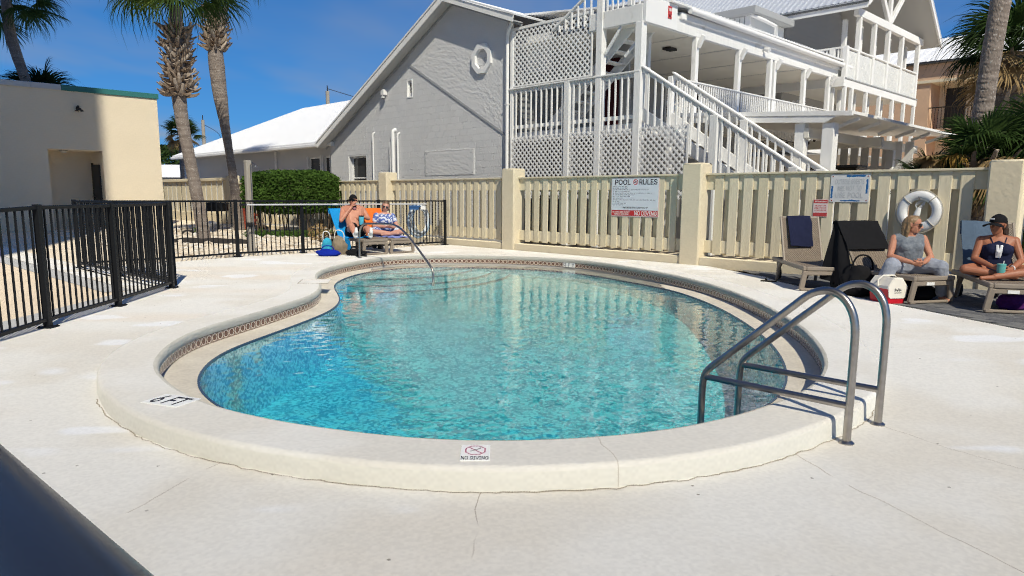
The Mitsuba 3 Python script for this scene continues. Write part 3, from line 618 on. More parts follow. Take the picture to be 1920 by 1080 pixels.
struct('path', flat(pth, lambda x, y: -0.026 + 0 * x), 'mat_path_tan')
bord = unary_union([Polygon([(-5.14, -5), (-5.14, 9.8), (-5.28, 10.2), (-5.5, 10.15), (-5.5, 9.9), (-5.5, -5)]), Polygon([tuple(diag0), tuple(diag1), tuple(diag1 - dn * 0.36), tuple(diag0 - dn * 0.36)])])
struct('path_border', flat(bord.difference(pth), lambda x, y: -0.022 + 0 * x), 'mat_path_grey')
struct('path_edge', flat(Polygon([tuple(diag0 + dn * 0.02), tuple(diag1 + dn * 0.02), tuple(diag1 + dn * 0.8), tuple(diag0 + dn * 0.5)]).difference(deck_out), lambda x, y: -0.024 + 0 * x), 'mat_deck')
# crushed stone and shell over the sand bed
rk = []; sr = np.random.default_rng(21)
ico = trimesh.creation.icosphere(subdivisions=1, radius=1.0)
tries = 0
while len(rk) < 1500 and tries < 20000:
    tries += 1
    u, v = sr.uniform(-14, 0.6), sr.uniform(-9.5, -2.8)
    x, y = hp(u, v)[:2]
    pt = Point(x, y)
    if not yard.contains(pt) or y < 13.5: continue
    # stay behind the far railing
    s_ = sr.uniform(0.02, 0.06) * (1 + 1.2 * (sr.random() < 0.08))
    vv = np.asarray(ico.vertices) * (0.75 + 0.5 * meshkit.noise(np.asarray(ico.vertices) * 1.7 + sr.uniform(0, 99)))[:, None] * s_ * np.array([1, 1.2, 0.6])
    rk.append(mesh_of(vv @ rz(sr.uniform(0, 6.3)).T + [x, y, yard_z(x, y) + 0.3 * s_], ico.faces))
for j in range(3):
    stuff('crushed_stone', join(rk[j::3]), f'mat_stone_{j}', ['pale crushed stone scattered over the sand bed', 'white shell and stone bits scattered over the sand bed', 'brownish stone bits scattered over the sand bed'][j], 'gravel')
# bigger rocks round the bed
for i, (x, y, s_) in enumerate([(-9.5, 26.9, 0.22), (-12.0, 28.4, 0.26), (-11.2, 24.6, 0.16), (-8.2, 22.6, 0.13)]):
    vv = np.asarray(trimesh.creation.icosphere(subdivisions=2).vertices); fc = trimesh.creation.icosphere(subdivisions=2).faces
    vv = vv * (0.7 + 0.6 * meshkit.fbm(vv * 1.5 + 7 * i, 3))[:, None] * s_ * np.array([1.3, 1, 0.6])
    solo('rock', mesh_of(vv + [x, y, yard_z(x, y) + 0.25 * s_], fc), 'mat_stone_1' if i % 2 else 'mat_mulch', ['pale rock lying on the sand near the grill', 'dark rock lying on the sand by the left fence', 'pale rock on the sand behind the first palm', 'dark small rock on the sand right of the first palm'][i], 'rock', smooth=True)

# ---------------------------------------------------------------- palms
def fan_leaf(n, spread, lp, R, droop, seed, width=0.035, fold=0.35):
    """A fan leaf: stalk along +x of length lp, n leaflets spread round its end; the whole lies near the xy plane."""
    g = np.random.default_rng(seed); ms = []
    ms.append(tube([(0, 0, 0), (lp * 0.5, 0, 0.03 * lp), (lp, 0, 0)], [0.018, 0.014, 0.010], 5))
    V_, F_ = [], []
    for i in range(n):
        a = (i / (n - 1) - 0.5) * spread + g.normal(0, 0.02)
        r = R * (0.72 + 0.28 * math.cos(a * 0.7)) * g.uniform(0.88, 1.05)
        d = np.array([math.cos(a), math.sin(a), 0]); s = np.array([-math.sin(a), math.cos(a), 0])
        tilt = (1 if i % 2 else -1) * fold
        wv = s * math.cos(tilt) + np.array([0, 0, math.sin(tilt)])
        dr_ = droop * g.uniform(0.6, 1.5); base = len(V_)
        for t, w_ in ((0.04, 0.35), (0.35, 1.0), (0.65, 0.8), (0.87, 0.45)):
            c = np.array([lp, 0, 0]) + d * r * t * (1 - 0.12 * dr_ * t) + np.array([0, 0, -dr_ * r * t * t * t + 0.06 * r * math.cos(a) * t - 0.10 * r * abs(math.sin(a)) * t])
            V_ += [c - wv * w_ * width / 2, c + wv * w_ * width / 2]
        tip = np.array([lp, 0, 0]) + d * r * (1 - 0.25 * dr_) + np.array([0, 0, -dr_ * r * 1.15 - 0.10 * r * abs(math.sin(a))]); V_.append(tip)
        for k_ in range(3): F_ += [[base + 2 * k_, base + 2 * k_ + 1, base + 2 * k_ + 3], [base + 2 * k_, base + 2 * k_ + 3, base + 2 * k_ + 2]]
        F_.append([base + 6, base + 7, base + 8])
    ms.append(mesh_of(V_, F_))
    return join(ms)
def crown(parent, c, R, lp, n, mats, e_hi, e_lo, seed, az=None, name='frond', width=0.04, nleaf=36, spread=3.7, droop=(0.15, 0.7)):
    g = np.random.default_rng(seed)
    for i in range(n):
        t = (i + 0.5) / n
        e = e_hi + (e_lo - e_hi) * t + g.normal(0, 5)
        a = (i * 137.5 + g.uniform(-20, 20)) if az is None else g.uniform(*az)
        v = int(g.integers(3)); dv = droop[0] + (droop[1] - droop[0]) * v / 2
        sc = g.uniform(0.85, 1.1)
        M = mat4(rz(math.radians(a)) @ ry(-math.radians(e)) @ rx(g.uniform(-0.5, 0.5)) * sc, c)
        m = mats[min(len(mats) - 1, int(t * len(mats)))] if g.random() < 0.8 else mats[int(g.integers(len(mats)))]
        shared(parent, name, ('fan', R, lp, v, width, nleaf, spread), lambda: fan_leaf(nleaf, spread, lp, R, dv, 100 + v, width), m, M)
def trunk_mesh(pts, radii, seed, n=20):
    p = spline(pts, 60); r = np.interp(np.linspace(0, 1, 60), np.linspace(0, 1, len(radii)), radii)
    m = tube(p, r, n); vv = np.asarray(m.vertices).copy()
    ax = p[np.clip(((vv[:, 2] - p[0, 2]) / (p[-1, 2] - p[0, 2]) * 59).astype(int), 0, 59)]
    d = vv - ax; k_ = 1 + 0.16 * (meshkit.fbm(vv * np.array([3, 3, 9]) + seed, 3) - 0.5)
    return mesh_of(ax + d * k_[:, None] * np.array([1, 1, 0]) + (vv - ax) * np.array([0, 0, 1]), m.faces)
def boot(L, w, seed):
    g = np.random.default_rng(seed)
    p = [np.array([0, 0, 0]), np.array([0.35 * L, 0, 0.25 * L]), np.array([0.6 * L, 0, 0.55 * L]), np.array([0.72 * L, 0, 0.95 * L])]
    rows_ = []
    for q, ww, th in zip(p, (1.3, 1.0, 0.75, 0.55), (0.05, 0.04, 0.03, 0.012)):
        rows_.append([q + [-th, -w * ww / 2, 0], q + [th * 0.3, 0, -th * 0.8], q + [-th, w * ww / 2, 0], q + [-th - 0.01, 0, th * 0.6]])
    m = loft(rows_, closed=True)
    vv = np.vstack([m.vertices, [p[-1]]]); n0 = len(vv) - 1; b = 12
    return mesh_of(vv, np.vstack([m.faces, [[b, b + 1, n0], [b + 1, b + 2, n0], [b + 2, b + 3, n0], [b + 3, b, n0]]]))
def boots(parent, p0, p1, r0, r1, rows_, per, seed, L=0.30, w=0.10):
    g = np.random.default_rng(seed)
    for j in range(rows_):
        t = j / (rows_ - 1); c = np.asarray(p0) + (np.asarray(p1) - p0) * t; r = r0 + (r1 - r0) * t
        for i in range(per):
            a = (i + 0.5 * (j % 2)) / per * 2 * math.pi + g.normal(0, 0.12)
            s = g.uniform(0.75, 1.3); tilt = g.uniform(-0.15, 0.75)
            M = mat4(rz(a) @ rx(g.uniform(-0.5, 0.5)) @ ry(tilt) * s, c + np.array([math.cos(a) * r, math.sin(a) * r, 0]))
            v = int(g.integers(3))
            shared(parent, 'leaf_base', ('boot', L, w, v), lambda: boot(L, w, 5 + v), 'mat_leaf_base' if g.random() < 0.6 else 'mat_leaf_base_pale', M)
# palm 1 (left of the pair)
p1 = thing('palm_tree', 'tall cabbage palm with the left of the two grey trunks behind the railing', 'palm tree', None)
part(p1, 'trunk', trunk_mesh([(-9.13, 21.1, -0.1), (-9.27, 21.1, 1.2), (-9.48, 21.1, 2.7), (-9.62, 21.1, 4.0), (-9.60, 21.1, 5.6), (-9.55, 21.1, 6.6)], [0.20, 0.175, 0.168, 0.165, 0.185, 0.23, 0.20, 0.14], 1), 'mat_palm_bark', smooth=True)
boots(p1, (-9.61, 21.1, 4.15), (-9.58, 21.1, 6.0), 0.27, 0.20, 15, 12, 4, 0.27, 0.105)
crown(p1, (-9.56, 21.1, 7.0), 1.05, 1.0, 34, ['mat_frond_light', 'mat_frond', 'mat_frond'], 85, -16, 31)
crown(p1, (-9.56, 21.1, 6.25), 0.9, 0.7, 9, ['mat_frond_light'], 78, 40, 35, az=(-130, -50), name='young_frond')
# palm 2
p2 = thing('palm_tree', 'tall cabbage palm with the right of the two grey trunks beside the shower post', 'palm tree', None)
part(p2, 'trunk', trunk_mesh([(-10.15, 26.5, -0.1), (-10.25, 26.5, 1.6), (-10.45, 26.5, 3.5), (-10.62, 26.5, 5.2), (-10.68, 26.5, 6.6), (-10.6, 26.5, 7.9)], [0.21, 0.18, 0.15, 0.14, 0.17, 0.25, 0.27, 0.24, 0.16], 6), 'mat_palm_bark', smooth=True)
boots(p2, (-10.67, 26.5, 6.45), (-10.62, 26.5, 7.75), 0.29, 0.22, 12, 11, 9, 0.27, 0.105)
crown(p2, (-10.58, 26.5, 8.8), 1.05, 0.95, 34, ['mat_frond', 'mat_frond_dark', 'mat_frond'], 85, -18, 41)
# dark palms behind the left building
p3 = thing('palm_tree', 'dark leaning palm with a full crown above the roof at the top left corner', 'palm tree', None)
part(p3, 'trunk', trunk_mesh([(-21.0, 33, 0), (-21.4, 33, 3), (-21.75, 33, 5.8), (-22.35, 33, 8.2), (-22.4, 33, 10.0)], [0.22, 0.20, 0.19, 0.20, 0.23, 0.2], 3), 'mat_palm_bark', smooth=True)
crown(p3, (-22.3, 33, 9.9), 1.35, 1.25, 36, ['mat_frond', 'mat_frond_dark', 'mat_frond'], 85, -35, 51, width=0.055)
p4 = thing('palm_tree', 'low dark fan palm showing its leaves just above the left roof', 'palm tree', None)
part(p4, 'trunk', trunk_mesh([(-21.9, 34, 0), (-21.9, 34, 3), (-21.9, 34, 5.4)], [0.3, 0.28, 0.3], 8), 'mat_palm_bark', smooth=True)
crown(p4, (-21.9, 34, 5.5), 1.2, 0.9, 22, ['mat_frond_dark', 'mat_frond_dark'], 85, -10, 61, width=0.055)
# far palm, trees and poles
p5 = thing('palm_tree', 'small far palm against the sky between the left building and the first trunk', 'palm tree', None)
part(p5, 'trunk', trunk_mesh([(-27.4, 60, 0), (-27.4, 60, 3), (-27.3, 60, 6.0)], [0.3, 0.26, 0.3], 2), 'mat_palm_bark', smooth=True)
crown(p5, (-27.3, 60, 6.2), 0.9, 0.9, 26, ['mat_frond', 'mat_frond_dark', 'mat_frond_dry'], 85, -45, 71, width=0.07)
def leafy(c, rad, n, seed, size, squash=1.0):
    g = np.random.default_rng(seed); d = g.normal(size=(n, 3)); d /= np.linalg.norm(d, axis=1, keepdims=True)
    lump = 0.62 + 0.75 * meshkit.fbm(d * 1.9 + seed, 3)
    q = d * (lump * (0.45 + 0.55 * g.random(n) ** 0.4))[:, None] * np.asarray(rad) + c
    return leaf_quads(q, g, size)
def leaf_quads(q, g, size, up=0.35):
    n = len(q); a = g.normal(size=(n, 3)); a[:, 2] *= 0.6; a /= np.linalg.norm(a, axis=1, keepdims=True)
    b = np.cross(a, g.normal(size=(n, 3))); b /= np.linalg.norm(b, axis=1, keepdims=True)
    s = size * g.uniform(0.7, 1.3, n)[:, None]
    c = np.cross(a, b)
    v = np.stack([q - a * s, q + b * s * 0.45 + c * s * 0.12, q + a * s, q - b * s * 0.45 + c * s * 0.12], 1).reshape(-1, 3)
    i = np.arange(n)[:, None] * 4
    return mesh_of(v, np.vstack([i + [0, 1, 2], i + [0, 2, 3]]))
for i, (x, y, r, h, lb) in enumerate([(-36.0, 75, 3.4, 4.6, 'dark leafy tree far away right of the left building'), (-31.5, 78, 2.6, 3.0, 'lower dark leafy tree far away beside the small palm'), (-33, 62, 2.6, 1.6, 'dark shrubby tree in front of the far white roof')]):
    t_ = thing('leafy_tree', lb, 'tree')
    part(t_, 'trunk', tube([(x, y, -0.2), (x + 0.1, y, h * 0.6), (x, y, h)], [0.22, 0.16, 0.08], 8), 'mat_twig', smooth=True)
    part(t_, 'crown', leafy(np.array([x, y, h]), (r, r, r * 0.55), 2600, 81 + i, 0.28), 'mat_tree_leaf')
fh = thing('far_house', 'far low house with a white roof beyond the left fence', 'house')
part(fh, 'wall', bx((-40, 68, -0.2), (-30.3, 74, 2.9)), 'mat_grey_trim')
part(fh, 'roof', mesh_of([(-40.8, 67.2, 2.9), (-29.6, 67.2, 2.9), (-29.6, 71, 4.2), (-40.8, 71, 4.2), (-40.8, 75, 2.9), (-29.6, 75, 2.9)], [[0, 1, 2], [0, 2, 3], [3, 2, 5], [3, 5, 4]]), 'mat_white_metal')
for (x, y, z, lb) in ((-29.8, 70, 8.4, 'weathered utility pole rising behind the left end of the white roof'), (-15.2, 60, 9.75, 'utility pole rising behind the ridge of the white roof')):
    u_ = thing('utility_pole', lb, 'pole')
    part(u_, 'pole', tube([(x, y, -0.2), (x, y, z)], [0.20, 0.15], 10), 'mat_grey_wood', smooth=40)
    part(u_, 'cap', tube([(x, y, z), (x, y, z + 0.45)], [0.05, 0.04], 6), 'mat_dark_door')
    part(u_, 'wire', tube(spline([(x, y, z + 0.2), (x + 9, y + 6, z - 1.4), (x + 22, y + 12, z - 0.6)] if x > -20 else [(x, y, z - 0.4), (x + 1.6, y, z - 1.6), (x + 0.3, y, z - 2.9)], 24), 0.025, 5), 'mat_dark')
# right hand palms behind the fence
p6 = thing('palm_tree', 'thick grey palm trunk leaning upwards behind the last fence pillar', 'palm tree')
part(p6, 'trunk', trunk_mesh([(9.0, 14.1, -0.1), (8.97, 14.05, 1.6), (9.0, 14, 3.3), (9.1, 14, 4.9), (9.4, 14, 8.5)], [0.20, 0.175, 0.17, 0.17, 0.16, 0.15], 12), 'mat_palm_bark', smooth=True)
crown(p6, (9.45, 14, 8.9), 1.1, 1.2, 26, ['mat_frond', 'mat_frond'], 85, -50, 91)
p7 = thing('palm_tree', 'cabbage palm crown spreading its fans behind the leaning trunk at the right edge', 'palm tree')
part(p7, 'trunk', trunk_mesh([(10.5, 15.6, -0.1), (10.5, 15.6, 2), (10.5, 15.6, 4.3)], [0.26, 0.24, 0.3], 14), 'mat_palm_bark', smooth=True)
boots(p7, (10.5, 15.6, 2.6), (10.5, 15.6, 4.2), 0.26, 0.24, 6, 8, 17, 0.4, 0.12)
crown(p7, (10.5, 15.6, 4.45), 0.85, 0.7, 34, ['mat_frond', 'mat_frond', 'mat_frond_dark', 'mat_frond_dry'], 80, -45, 95)
p8 = thing('fan_palm', 'sunlit fan palm in front of the leaning trunk above the fence', 'palm')
part(p8, 'trunk', trunk_mesh([(8.35, 12.9, -0.1), (8.35, 12.9, 0.9), (8.35, 12.9, 1.9)], [0.2, 0.19, 0.2], 15), 'mat_palm_bark', smooth=True)
boots(p8, (8.35, 12.9, 0.8), (8.35, 12.9, 1.9), 0.2, 0.2, 5, 7, 19, 0.34, 0.11)
crown(p8, (8.35, 12.9, 2.05), 0.62, 0.45, 26, ['mat_frond', 'mat_frond', 'mat_frond', 'mat_frond_dry'], 75, -45, 99)
p9 = thing('fan_palm', 'dark green fan palm just above the fence beside the lean-to roof', 'palm')
part(p9, 'trunk', trunk_mesh([(7.95, 13.6, -0.1), (7.95, 13.6, 0.6), (7.95, 13.6, 1.35)], [0.2, 0.19, 0.2], 16), 'mat_palm_bark', smooth=True)
crown(p9, (7.95, 13.6, 1.5), 0.60, 0.32, 22, ['mat_frond_dark', 'mat_frond_dark', 'mat_frond', 'mat_frond_dry'], 85, -20, 103)
p10 = thing('fan_palm', 'fan palm with golden dead leaves behind the last pillar at the right edge', 'palm')
part(p10, 'trunk', trunk_mesh([(9.35, 12.6, -0.1), (9.35, 12.6, 1.0), (9.35, 12.6, 2.0)], [0.2, 0.19, 0.2], 18), 'mat_palm_bark', smooth=True)
crown(p10, (9.35, 12.6, 2.2), 0.85, 0.55, 24, ['mat_frond', 'mat_frond_dark', 'mat_frond', 'mat_frond', 'mat_frond_dry'], 80, -50, 107)
for (c, a0, a1) in (((7.9, 13.1, 2.15), 150, 260), ((9.0, 12.2, 2.1), -150, -40)):
    crown(p8 if c[0] < 8.5 else p10, c, 0.38, 0.30, 3, ['mat_frond_gold', 'mat_frond_dry'], 10, -20, int(c[0] * 100), az=(a0, a1), name='dead_frond')
# dark leafy mass closing the view behind the right palms
bt = thing('leafy_tree', 'dark leafy thicket filling the gap between the fan palms at the right edge', 'tree')
part(bt, 'trunk', tube([(12.2, 16.9, -0.2), (12.3, 16.9, 2.2)], [0.2, 0.12], 8), 'mat_twig', smooth=True)
part(bt, 'crown', leafy(np.array([12.3, 16.9, 2.2]), (1.7, 1.6, 1.8), 5000, 131, 0.16), 'mat_tree_leaf')
# ---------------------------------------------------------------- hedge, shower post, grill, bricks
hg = thing('hedge_shrub', 'clipped dense green shrub with bare stems below, by the far railing', 'shrub')
g = np.random.default_rng(5)
hc = np.array([-7.45, 24.3]); hw, hd = 1.62, 0.85
q = []
while len(q) < 17000:
    p = g.uniform(-1, 1, 3); r_ = (abs(p[0]) ** 4 + abs(p[1]) ** 4 + abs(p[2]) ** 5)
    if r_ > 1 or (r_ < 0.32 and g.random() < 0.8): continue
    x, y = hc + np.array([p[0] * hw, p[1] * hd]); z = 1.42 + p[2] * 0.72
    k_ = meshkit.noise(np.array([x * 2.3, y * 2.3, z * 2.3]))
    if k_ < 0.30 and r_ > 0.5: continue
    if z < 1.0 and g.random() > (z - 0.55) / 0.45: continue
    q.append((x, y, z + 0.10 * (meshkit.noise(np.array([x * 1.5, y * 1.5, 0.0])) - 0.5)))
part(hg, 'crown', leaf_quads(np.array(q), g, 0.062), 'mat_hedge_leaf')
for i in range(26):
    x, y = hc + np.array([g.uniform(-1.4, 1.4), g.uniform(-0.5, 0.5)])
    part(hg, 'stem', tube([(x, y, -0.05), (x + g.normal(0, 0.06), y, 0.5), (x + g.normal(0, 0.18), y + g.normal(0, 0.1), 1.3)], [0.022, 0.018, 0.01], 6), 'mat_twig', smooth=True)
gq = np.column_stack([hc[0] + g.uniform(-1.3, 1.6, 2600), hc[1] + g.uniform(-1.3, 0.2, 2600), np.abs(g.normal(0.03, 0.07, 2600))])
stuff('ground_cover', leaf_quads(gq, g, 0.05), 'mat_hedge_leaf', 'low green ground cover growing under the clipped shrub', 'plants')
for i, (x, y, s_, lb) in enumerate([(-4.55, 18.1, 0.24, 'small brownish bush in the sand just behind the far railing'), (-10.3, 23.6, 0.22, 'small yellow green weed in the sand left of the palm trunks'), (-5.6, 20.6, 0.30, 'twiggy small bush in the sand below the clipped shrub')]):
    b_ = thing('small_bush', lb, 'plant')
    part(b_, 'leaves', leafy(np.array([x, y, s_ * 0.8]), (s_, s_, s_), 420, 200 + i, 0.045), 'mat_frond_dry' if i != 1 else 'mat_frond_light')
    part(b_, 'stem', tube([(x, y, -0.04), (x, y, s_)], 0.012, 5), 'mat_twig')
# low dark mounds painted in place of a cast shadow by the first palm
vv = lambda a, s: (math.cos(a), math.sin(a))
mm = []
for (cx, cy, rx_, ry_) in ((-9.45, 20.75, 0.62, 0.34), (-8.6, 20.55, 0.85, 0.34), (-7.9, 20.3, 0.55, 0.2)):
    G_ = []
    for r in np.linspace(0.001, 1, 8): G_.append([(cx + rx_ * r * math.cos(a) * (1 + 0.15 * math.sin(5 * a)), cy + ry_ * r * math.sin(a), -0.025 + 0.13 * (1 - r * r)) for a in np.linspace(0, 2 * math.pi, 33)[:-1]])
    mm.append(loft(G_, closed=True, flip=False))
solo('leaf_litter', join(mm), 'mat_mulch', 'low dark mounds standing in for a cast shadow at the foot of the first palm trunk', 'mulch', smooth=True)
sp = thing('shower_post', 'weathered grey wooden shower post beside the clipped shrub', 'post')
X_, Y_ = -6.03, 16.42
M_ = mat4(rz(0.78), (X_, Y_, 0))
part(sp, 'post', xf(bx((-0.065, -0.065, -0.05), (0.065, 0.065, 2.12), 0.012), M_), 'mat_grey_wood')
part(sp, 'band', xf(bx((-0.07, -0.07, 0.62), (0.07, 0.07, 0.72), 0.004), M_), 'mat_dark')
part(sp, 'pipe', tube([(X_ + 0.085, Y_ - 0.06, 0.5), (X_ + 0.085, Y_ - 0.06, 2.0), (X_ + 0.14, Y_ - 0.09, 2.06), (X_ + 0.22, Y_ - 0.12, 2.02)], 0.014, 8), 'mat_steel', smooth=True)
part(sp, 'shower_head', xf(lathe([(0.045, -0.05), (0.04, -0.03), (0.012, 0.0)], 12), mat4(None, (X_ + 0.22, Y_ - 0.12, 2.02))), 'mat_steel', smooth=40)
gr = thing('grill', 'black park grill on a post behind the first palm trunk', 'grill')
X_, Y_ = -10.85, 26.3
part(gr, 'post', tube([(X_, Y_, 0), (X_, Y_, 0.75)], 0.045, 10), 'mat_black_metal'); part(gr, 'firebox', bx((X_ - 0.32, Y_ - 0.25, 0.75), (X_ + 0.32, Y_ + 0.25, 1.05), 0.02), 'mat_black_metal')
part(gr, 'grate', join([bx((X_ - 0.3 + 0.05 * i, Y_ - 0.24, 1.055), (X_ - 0.285 + 0.05 * i, Y_ + 0.24, 1.07)) for i in range(13)]), 'mat_black_metal'); part(gr, 'handle', tube([(X_ + 0.32, Y_ - 0.1, 1.0), (X_ + 0.48, Y_ - 0.1, 1.02)], 0.015, 6), 'mat_black_metal')
bk = thing('brick_stack', 'low stack of red bricks standing right of the black grill', 'bricks')
for r in range(9):
    for c in range(3):
        part(bk, 'brick', bx((-10.45 + c * 0.215 + 0.05 * (r % 2), 27.0, 0.02 + r * 0.105), (-10.45 + c * 0.215 + 0.205 + 0.05 * (r % 2), 27.35, 0.118 + r * 0.105), 0.008), 'mat_brick_red')

struct('planting_bed', flat(hpoly([(-8.5, -2.0), (18, -2.0), (18, -0.15), (-8.5, -0.15)]), lambda x, y: -0.10 + 0 * x), 'mat_mulch')  # dark sheet added behind the fence to darken what shows through its gaps

# pale fence at the far left of the yard, beyond the last pillar
k = thing('board_fence', 'pale cream fence with narrow dark slots between the left building and the palms', 'fence')
hbox(k, 'plinth', (-25.5, -2.38, 0.0), (-14.66, -2.12, 0.55), 'mat_tan_stucco', 0.012); hbox(k, 'cap', (-25.5, -2.40, 1.93), (-14.66, -2.06, 2.06), 'mat_tan_stucco', 0.012)
for i in range(18): hbox(k, 'board', (-25.45 + i * 0.6, -2.30, 0.551), (-24.99 + i * 0.6, -2.27, 1.929), fb_mats[i % 3])
# ---------------------------------------------------------------- the grey block house
gh = thing('grey_house', 'grey painted block house with a white gable rake and white metal roof', 'house')
AP = (-2.52, 7.30); RL = (-10.2, 3.33); RRt = (0.05, 6.38)
def wall_top(u): return RL[1] + (AP[1] - RL[1]) * (u - RL[0]) / (AP[0] - RL[0]) if u < AP[0] else AP[1] + (RRt[1] - AP[1]) * (u - AP[0]) / (RRt[0] - AP[0])
WIN = [(-8.85, -7.68, 1.55, 2.82), (-4.99, -4.74, 4.70, 5.22)]
def trim_z(u): return 5.73 + (3.21 - 5.73) * (u + 4.77) / (4.77 - 0.15)
gable = Polygon([(-10.2, -0.2), (-0.05, -0.2), (-0.05, wall_top(-0.05)), AP, RL])
octc = (-1.12, 5.46)
octp = Polygon([(octc[0] + 0.30 * math.cos(a), octc[1] + 0.30 * math.sin(a)) for a in np.radians(np.arange(8) * 45 + 22.5)])
holes = unary_union([sbox(a, c, b, d) for a, b, c, d in WIN] + [octp])
def wallprism(poly, v0, v1):
    out = []
    for g in getattr(poly, 'geoms', [poly]):
        if g.geom_type != 'Polygon' or g.area < 1e-5: continue
        e = trimesh.creation.extrude_polygon(g, v1 - v0, engine='earcut')
        vv = np.asarray(e.vertices); out.append(mesh_of(np.column_stack([vv[:, 0], v1 - vv[:, 2], vv[:, 1]]), e.faces))
    return join(out)
core = gable.difference(holes)
part(gh, 'wall', H(wallprism(core, 0.006, 0.24)), 'mat_mortar')
# upper right of the gable: rough stucco coat over the blocks, edged by a slanting trim strip
coat = Polygon([(-4.77, 5.73), (-0.05, trim_z(-0.05)), (-0.05, wall_top(-0.05)), AP, (-4.9, wall_top(-4.9))]).intersection(gable).difference(holes)
part(gh, 'stucco_coat', H(wallprism(coat, -0.022, 0.0055)), 'mat_grey_stucco', label='rough grey stucco over the upper gable')
tr = LineString([(-4.8, 5.70), (-0.05, trim_z(-0.05) - 0.03)]).buffer(0.035, cap_style=2)
part(gh, 'trim_strip', H(wallprism(tr, -0.03, 0.0053)), 'mat_grey_trim', label='dark slanting strip along the stucco edge')
blockzone = gable.difference(coat).difference(unary_union([sbox(a - 0.05, c - 0.05, b + 0.05, d + 0.05) for a, b, c, d in WIN])).difference(tr).buffer(-0.004)
pieces = []
BW, BH = 0.406, 0.203
for r in range(0, 36):
    z0 = 0.0 + r * BH
    off_ = 0 if r % 2 else BW / 2
    for c in range(-2, 27):
        u0 = -10.6 + c * BW + off_
        cell = sbox(u0 + 0.004, z0 + 0.004, u0 + BW - 0.004, z0 + BH - 0.004)
        g = cell.intersection(blockzone)
        if g.is_empty or g.area < 0.004 or g.geom_type != 'Polygon': continue
        full = g.area > 0.99 * cell.area
        if full:
            b = g.bounds; m = bx((b[0], -0.0015 * RNG.random() - 0.001, b[1]), (b[2], 0.0055, b[3]), 0.002)
        else: m = wallprism(g, -0.001, 0.0055)
        pieces.append((z0, u0, full, m))
vis = [p for p in pieces if p[0] > 1.55]
vis.sort(key=lambda p: -(p[1] + 0.3 * p[0]))
shown = vis[:290]
for i, p in enumerate(shown): part(gh, 'block', H(p[3]), f'mat_block_{int(RNG.integers(3))}')
rest = [p for p in pieces if not any(p is q for q in shown)]
part(gh, 'block', H(join([p[3] for p in rest])), 'mat_block_0', kind='stuff')
# windows
def winbox(a, b, c, d, parent, fr_=0.05, mid=True, depth=0.12, mat='mat_white_paint'):
    f = key('window', parent)
    put(f, H(join([bx((a, depth - 0.05, c), (a + fr_, depth, d), 0.004), bx((b - fr_, depth - 0.05, c), (b, depth, d), 0.004), bx((a + fr_, depth - 0.05, c), (b - fr_, depth, c + fr_), 0.004), bx((a + fr_, depth - 0.05, d - fr_), (b - fr_, depth, d), 0.004)]
                  + ([bx((a + fr_, depth - 0.05, (c + d) / 2 - 0.2), (b - fr_, depth, (c + d) / 2 - 0.15), 0.004)] if mid else []))), mat)
    part(f, 'pane', H(bx((a + 0.01, depth - 0.02, c + 0.01), (b - 0.01, depth - 0.012, d - 0.01))), 'mat_glass_dark')
    return f
w1 = winbox(*WIN[0], gh, 0.06, True, 0.2)
part(w1, 'sill', H(bx((WIN[0][0] - 0.04, -0.03, WIN[0][2] - 0.05), (WIN[0][1] + 0.04, 0.2, WIN[0][2] - 0.002), 0.006)), 'mat_white_paint')
part(w1, 'reveal', H(bx((WIN[0][0] - 0.03, -0.02, WIN[0][2]), (WIN[0][0] - 0.001, 0.19, WIN[0][3]), 0.004)), 'mat_white_paint')
w2 = winbox(*WIN[1], gh, 0.05, True, 0.09)
part(w2, 'casing', H(join([bx((WIN[1][0] - 0.05, -0.02, WIN[1][2] - 0.05), (WIN[1][0], 0.08, WIN[1][3] + 0.05), 0.004), bx((WIN[1][1], -0.02, WIN[1][2] - 0.05), (WIN[1][1] + 0.05, 0.08, WIN[1][3] + 0.05), 0.004), bx((WIN[1][0], -0.02, WIN[1][3]), (WIN[1][1], 0.08, WIN[1][3] + 0.05), 0.004), bx((WIN[1][0], -0.02, WIN[1][2] - 0.05), (WIN[1][1], 0.08, WIN[1][2]), 0.004)])), 'mat_white_paint')
# octagon window
ring8 = Polygon([(octc[0] + 0.46 * math.cos(a), octc[1] + 0.46 * math.sin(a)) for a in np.radians(np.arange(8) * 45 + 22.5)]).difference(octp)
ow = part(gh, 'octagon_window', H(wallprism(ring8, -0.11, 0.02)), 'mat_white_paint', label='white eight sided window frame with a boarded tan centre')
part(ow, 'board', H(wallprism(octp, 0.05, 0.08)), 'mat_bag_tan')
# access panel and its frame
pn = part(gh, 'panel', H(bx((-4.02, -0.016, 2.02), (-1.58, -0.002, 2.80), 0.004)), 'mat_grey_stucco', label='flat grey panel fixed over the blocks')
for lo, hi in (((-4.06, -0.022, 2.80), (-1.54, -0.002, 2.835)), ((-1.575, -0.022, 2.02), (-1.54, -0.002, 2.799)), ((-4.06, -0.02, 2.02), (-4.025, -0.002, 2.799))):
    part(pn, 'frame', H(bx(lo, hi, 0.004)), 'mat_grey_trim' if lo[0] < -4 and hi[0] < -4 else 'mat_white_paint')
for q in ((-3.93, 2.74), (-1.68, 2.72), (-1.62, 2.1), (-3.95, 2.1)): part(pn, 'bolt', H(bx((q[0] - 0.02, -0.03, q[1] - 0.02), (q[0] + 0.02, -0.0165, q[1] + 0.02), 0.006)), 'mat_grey_trim')
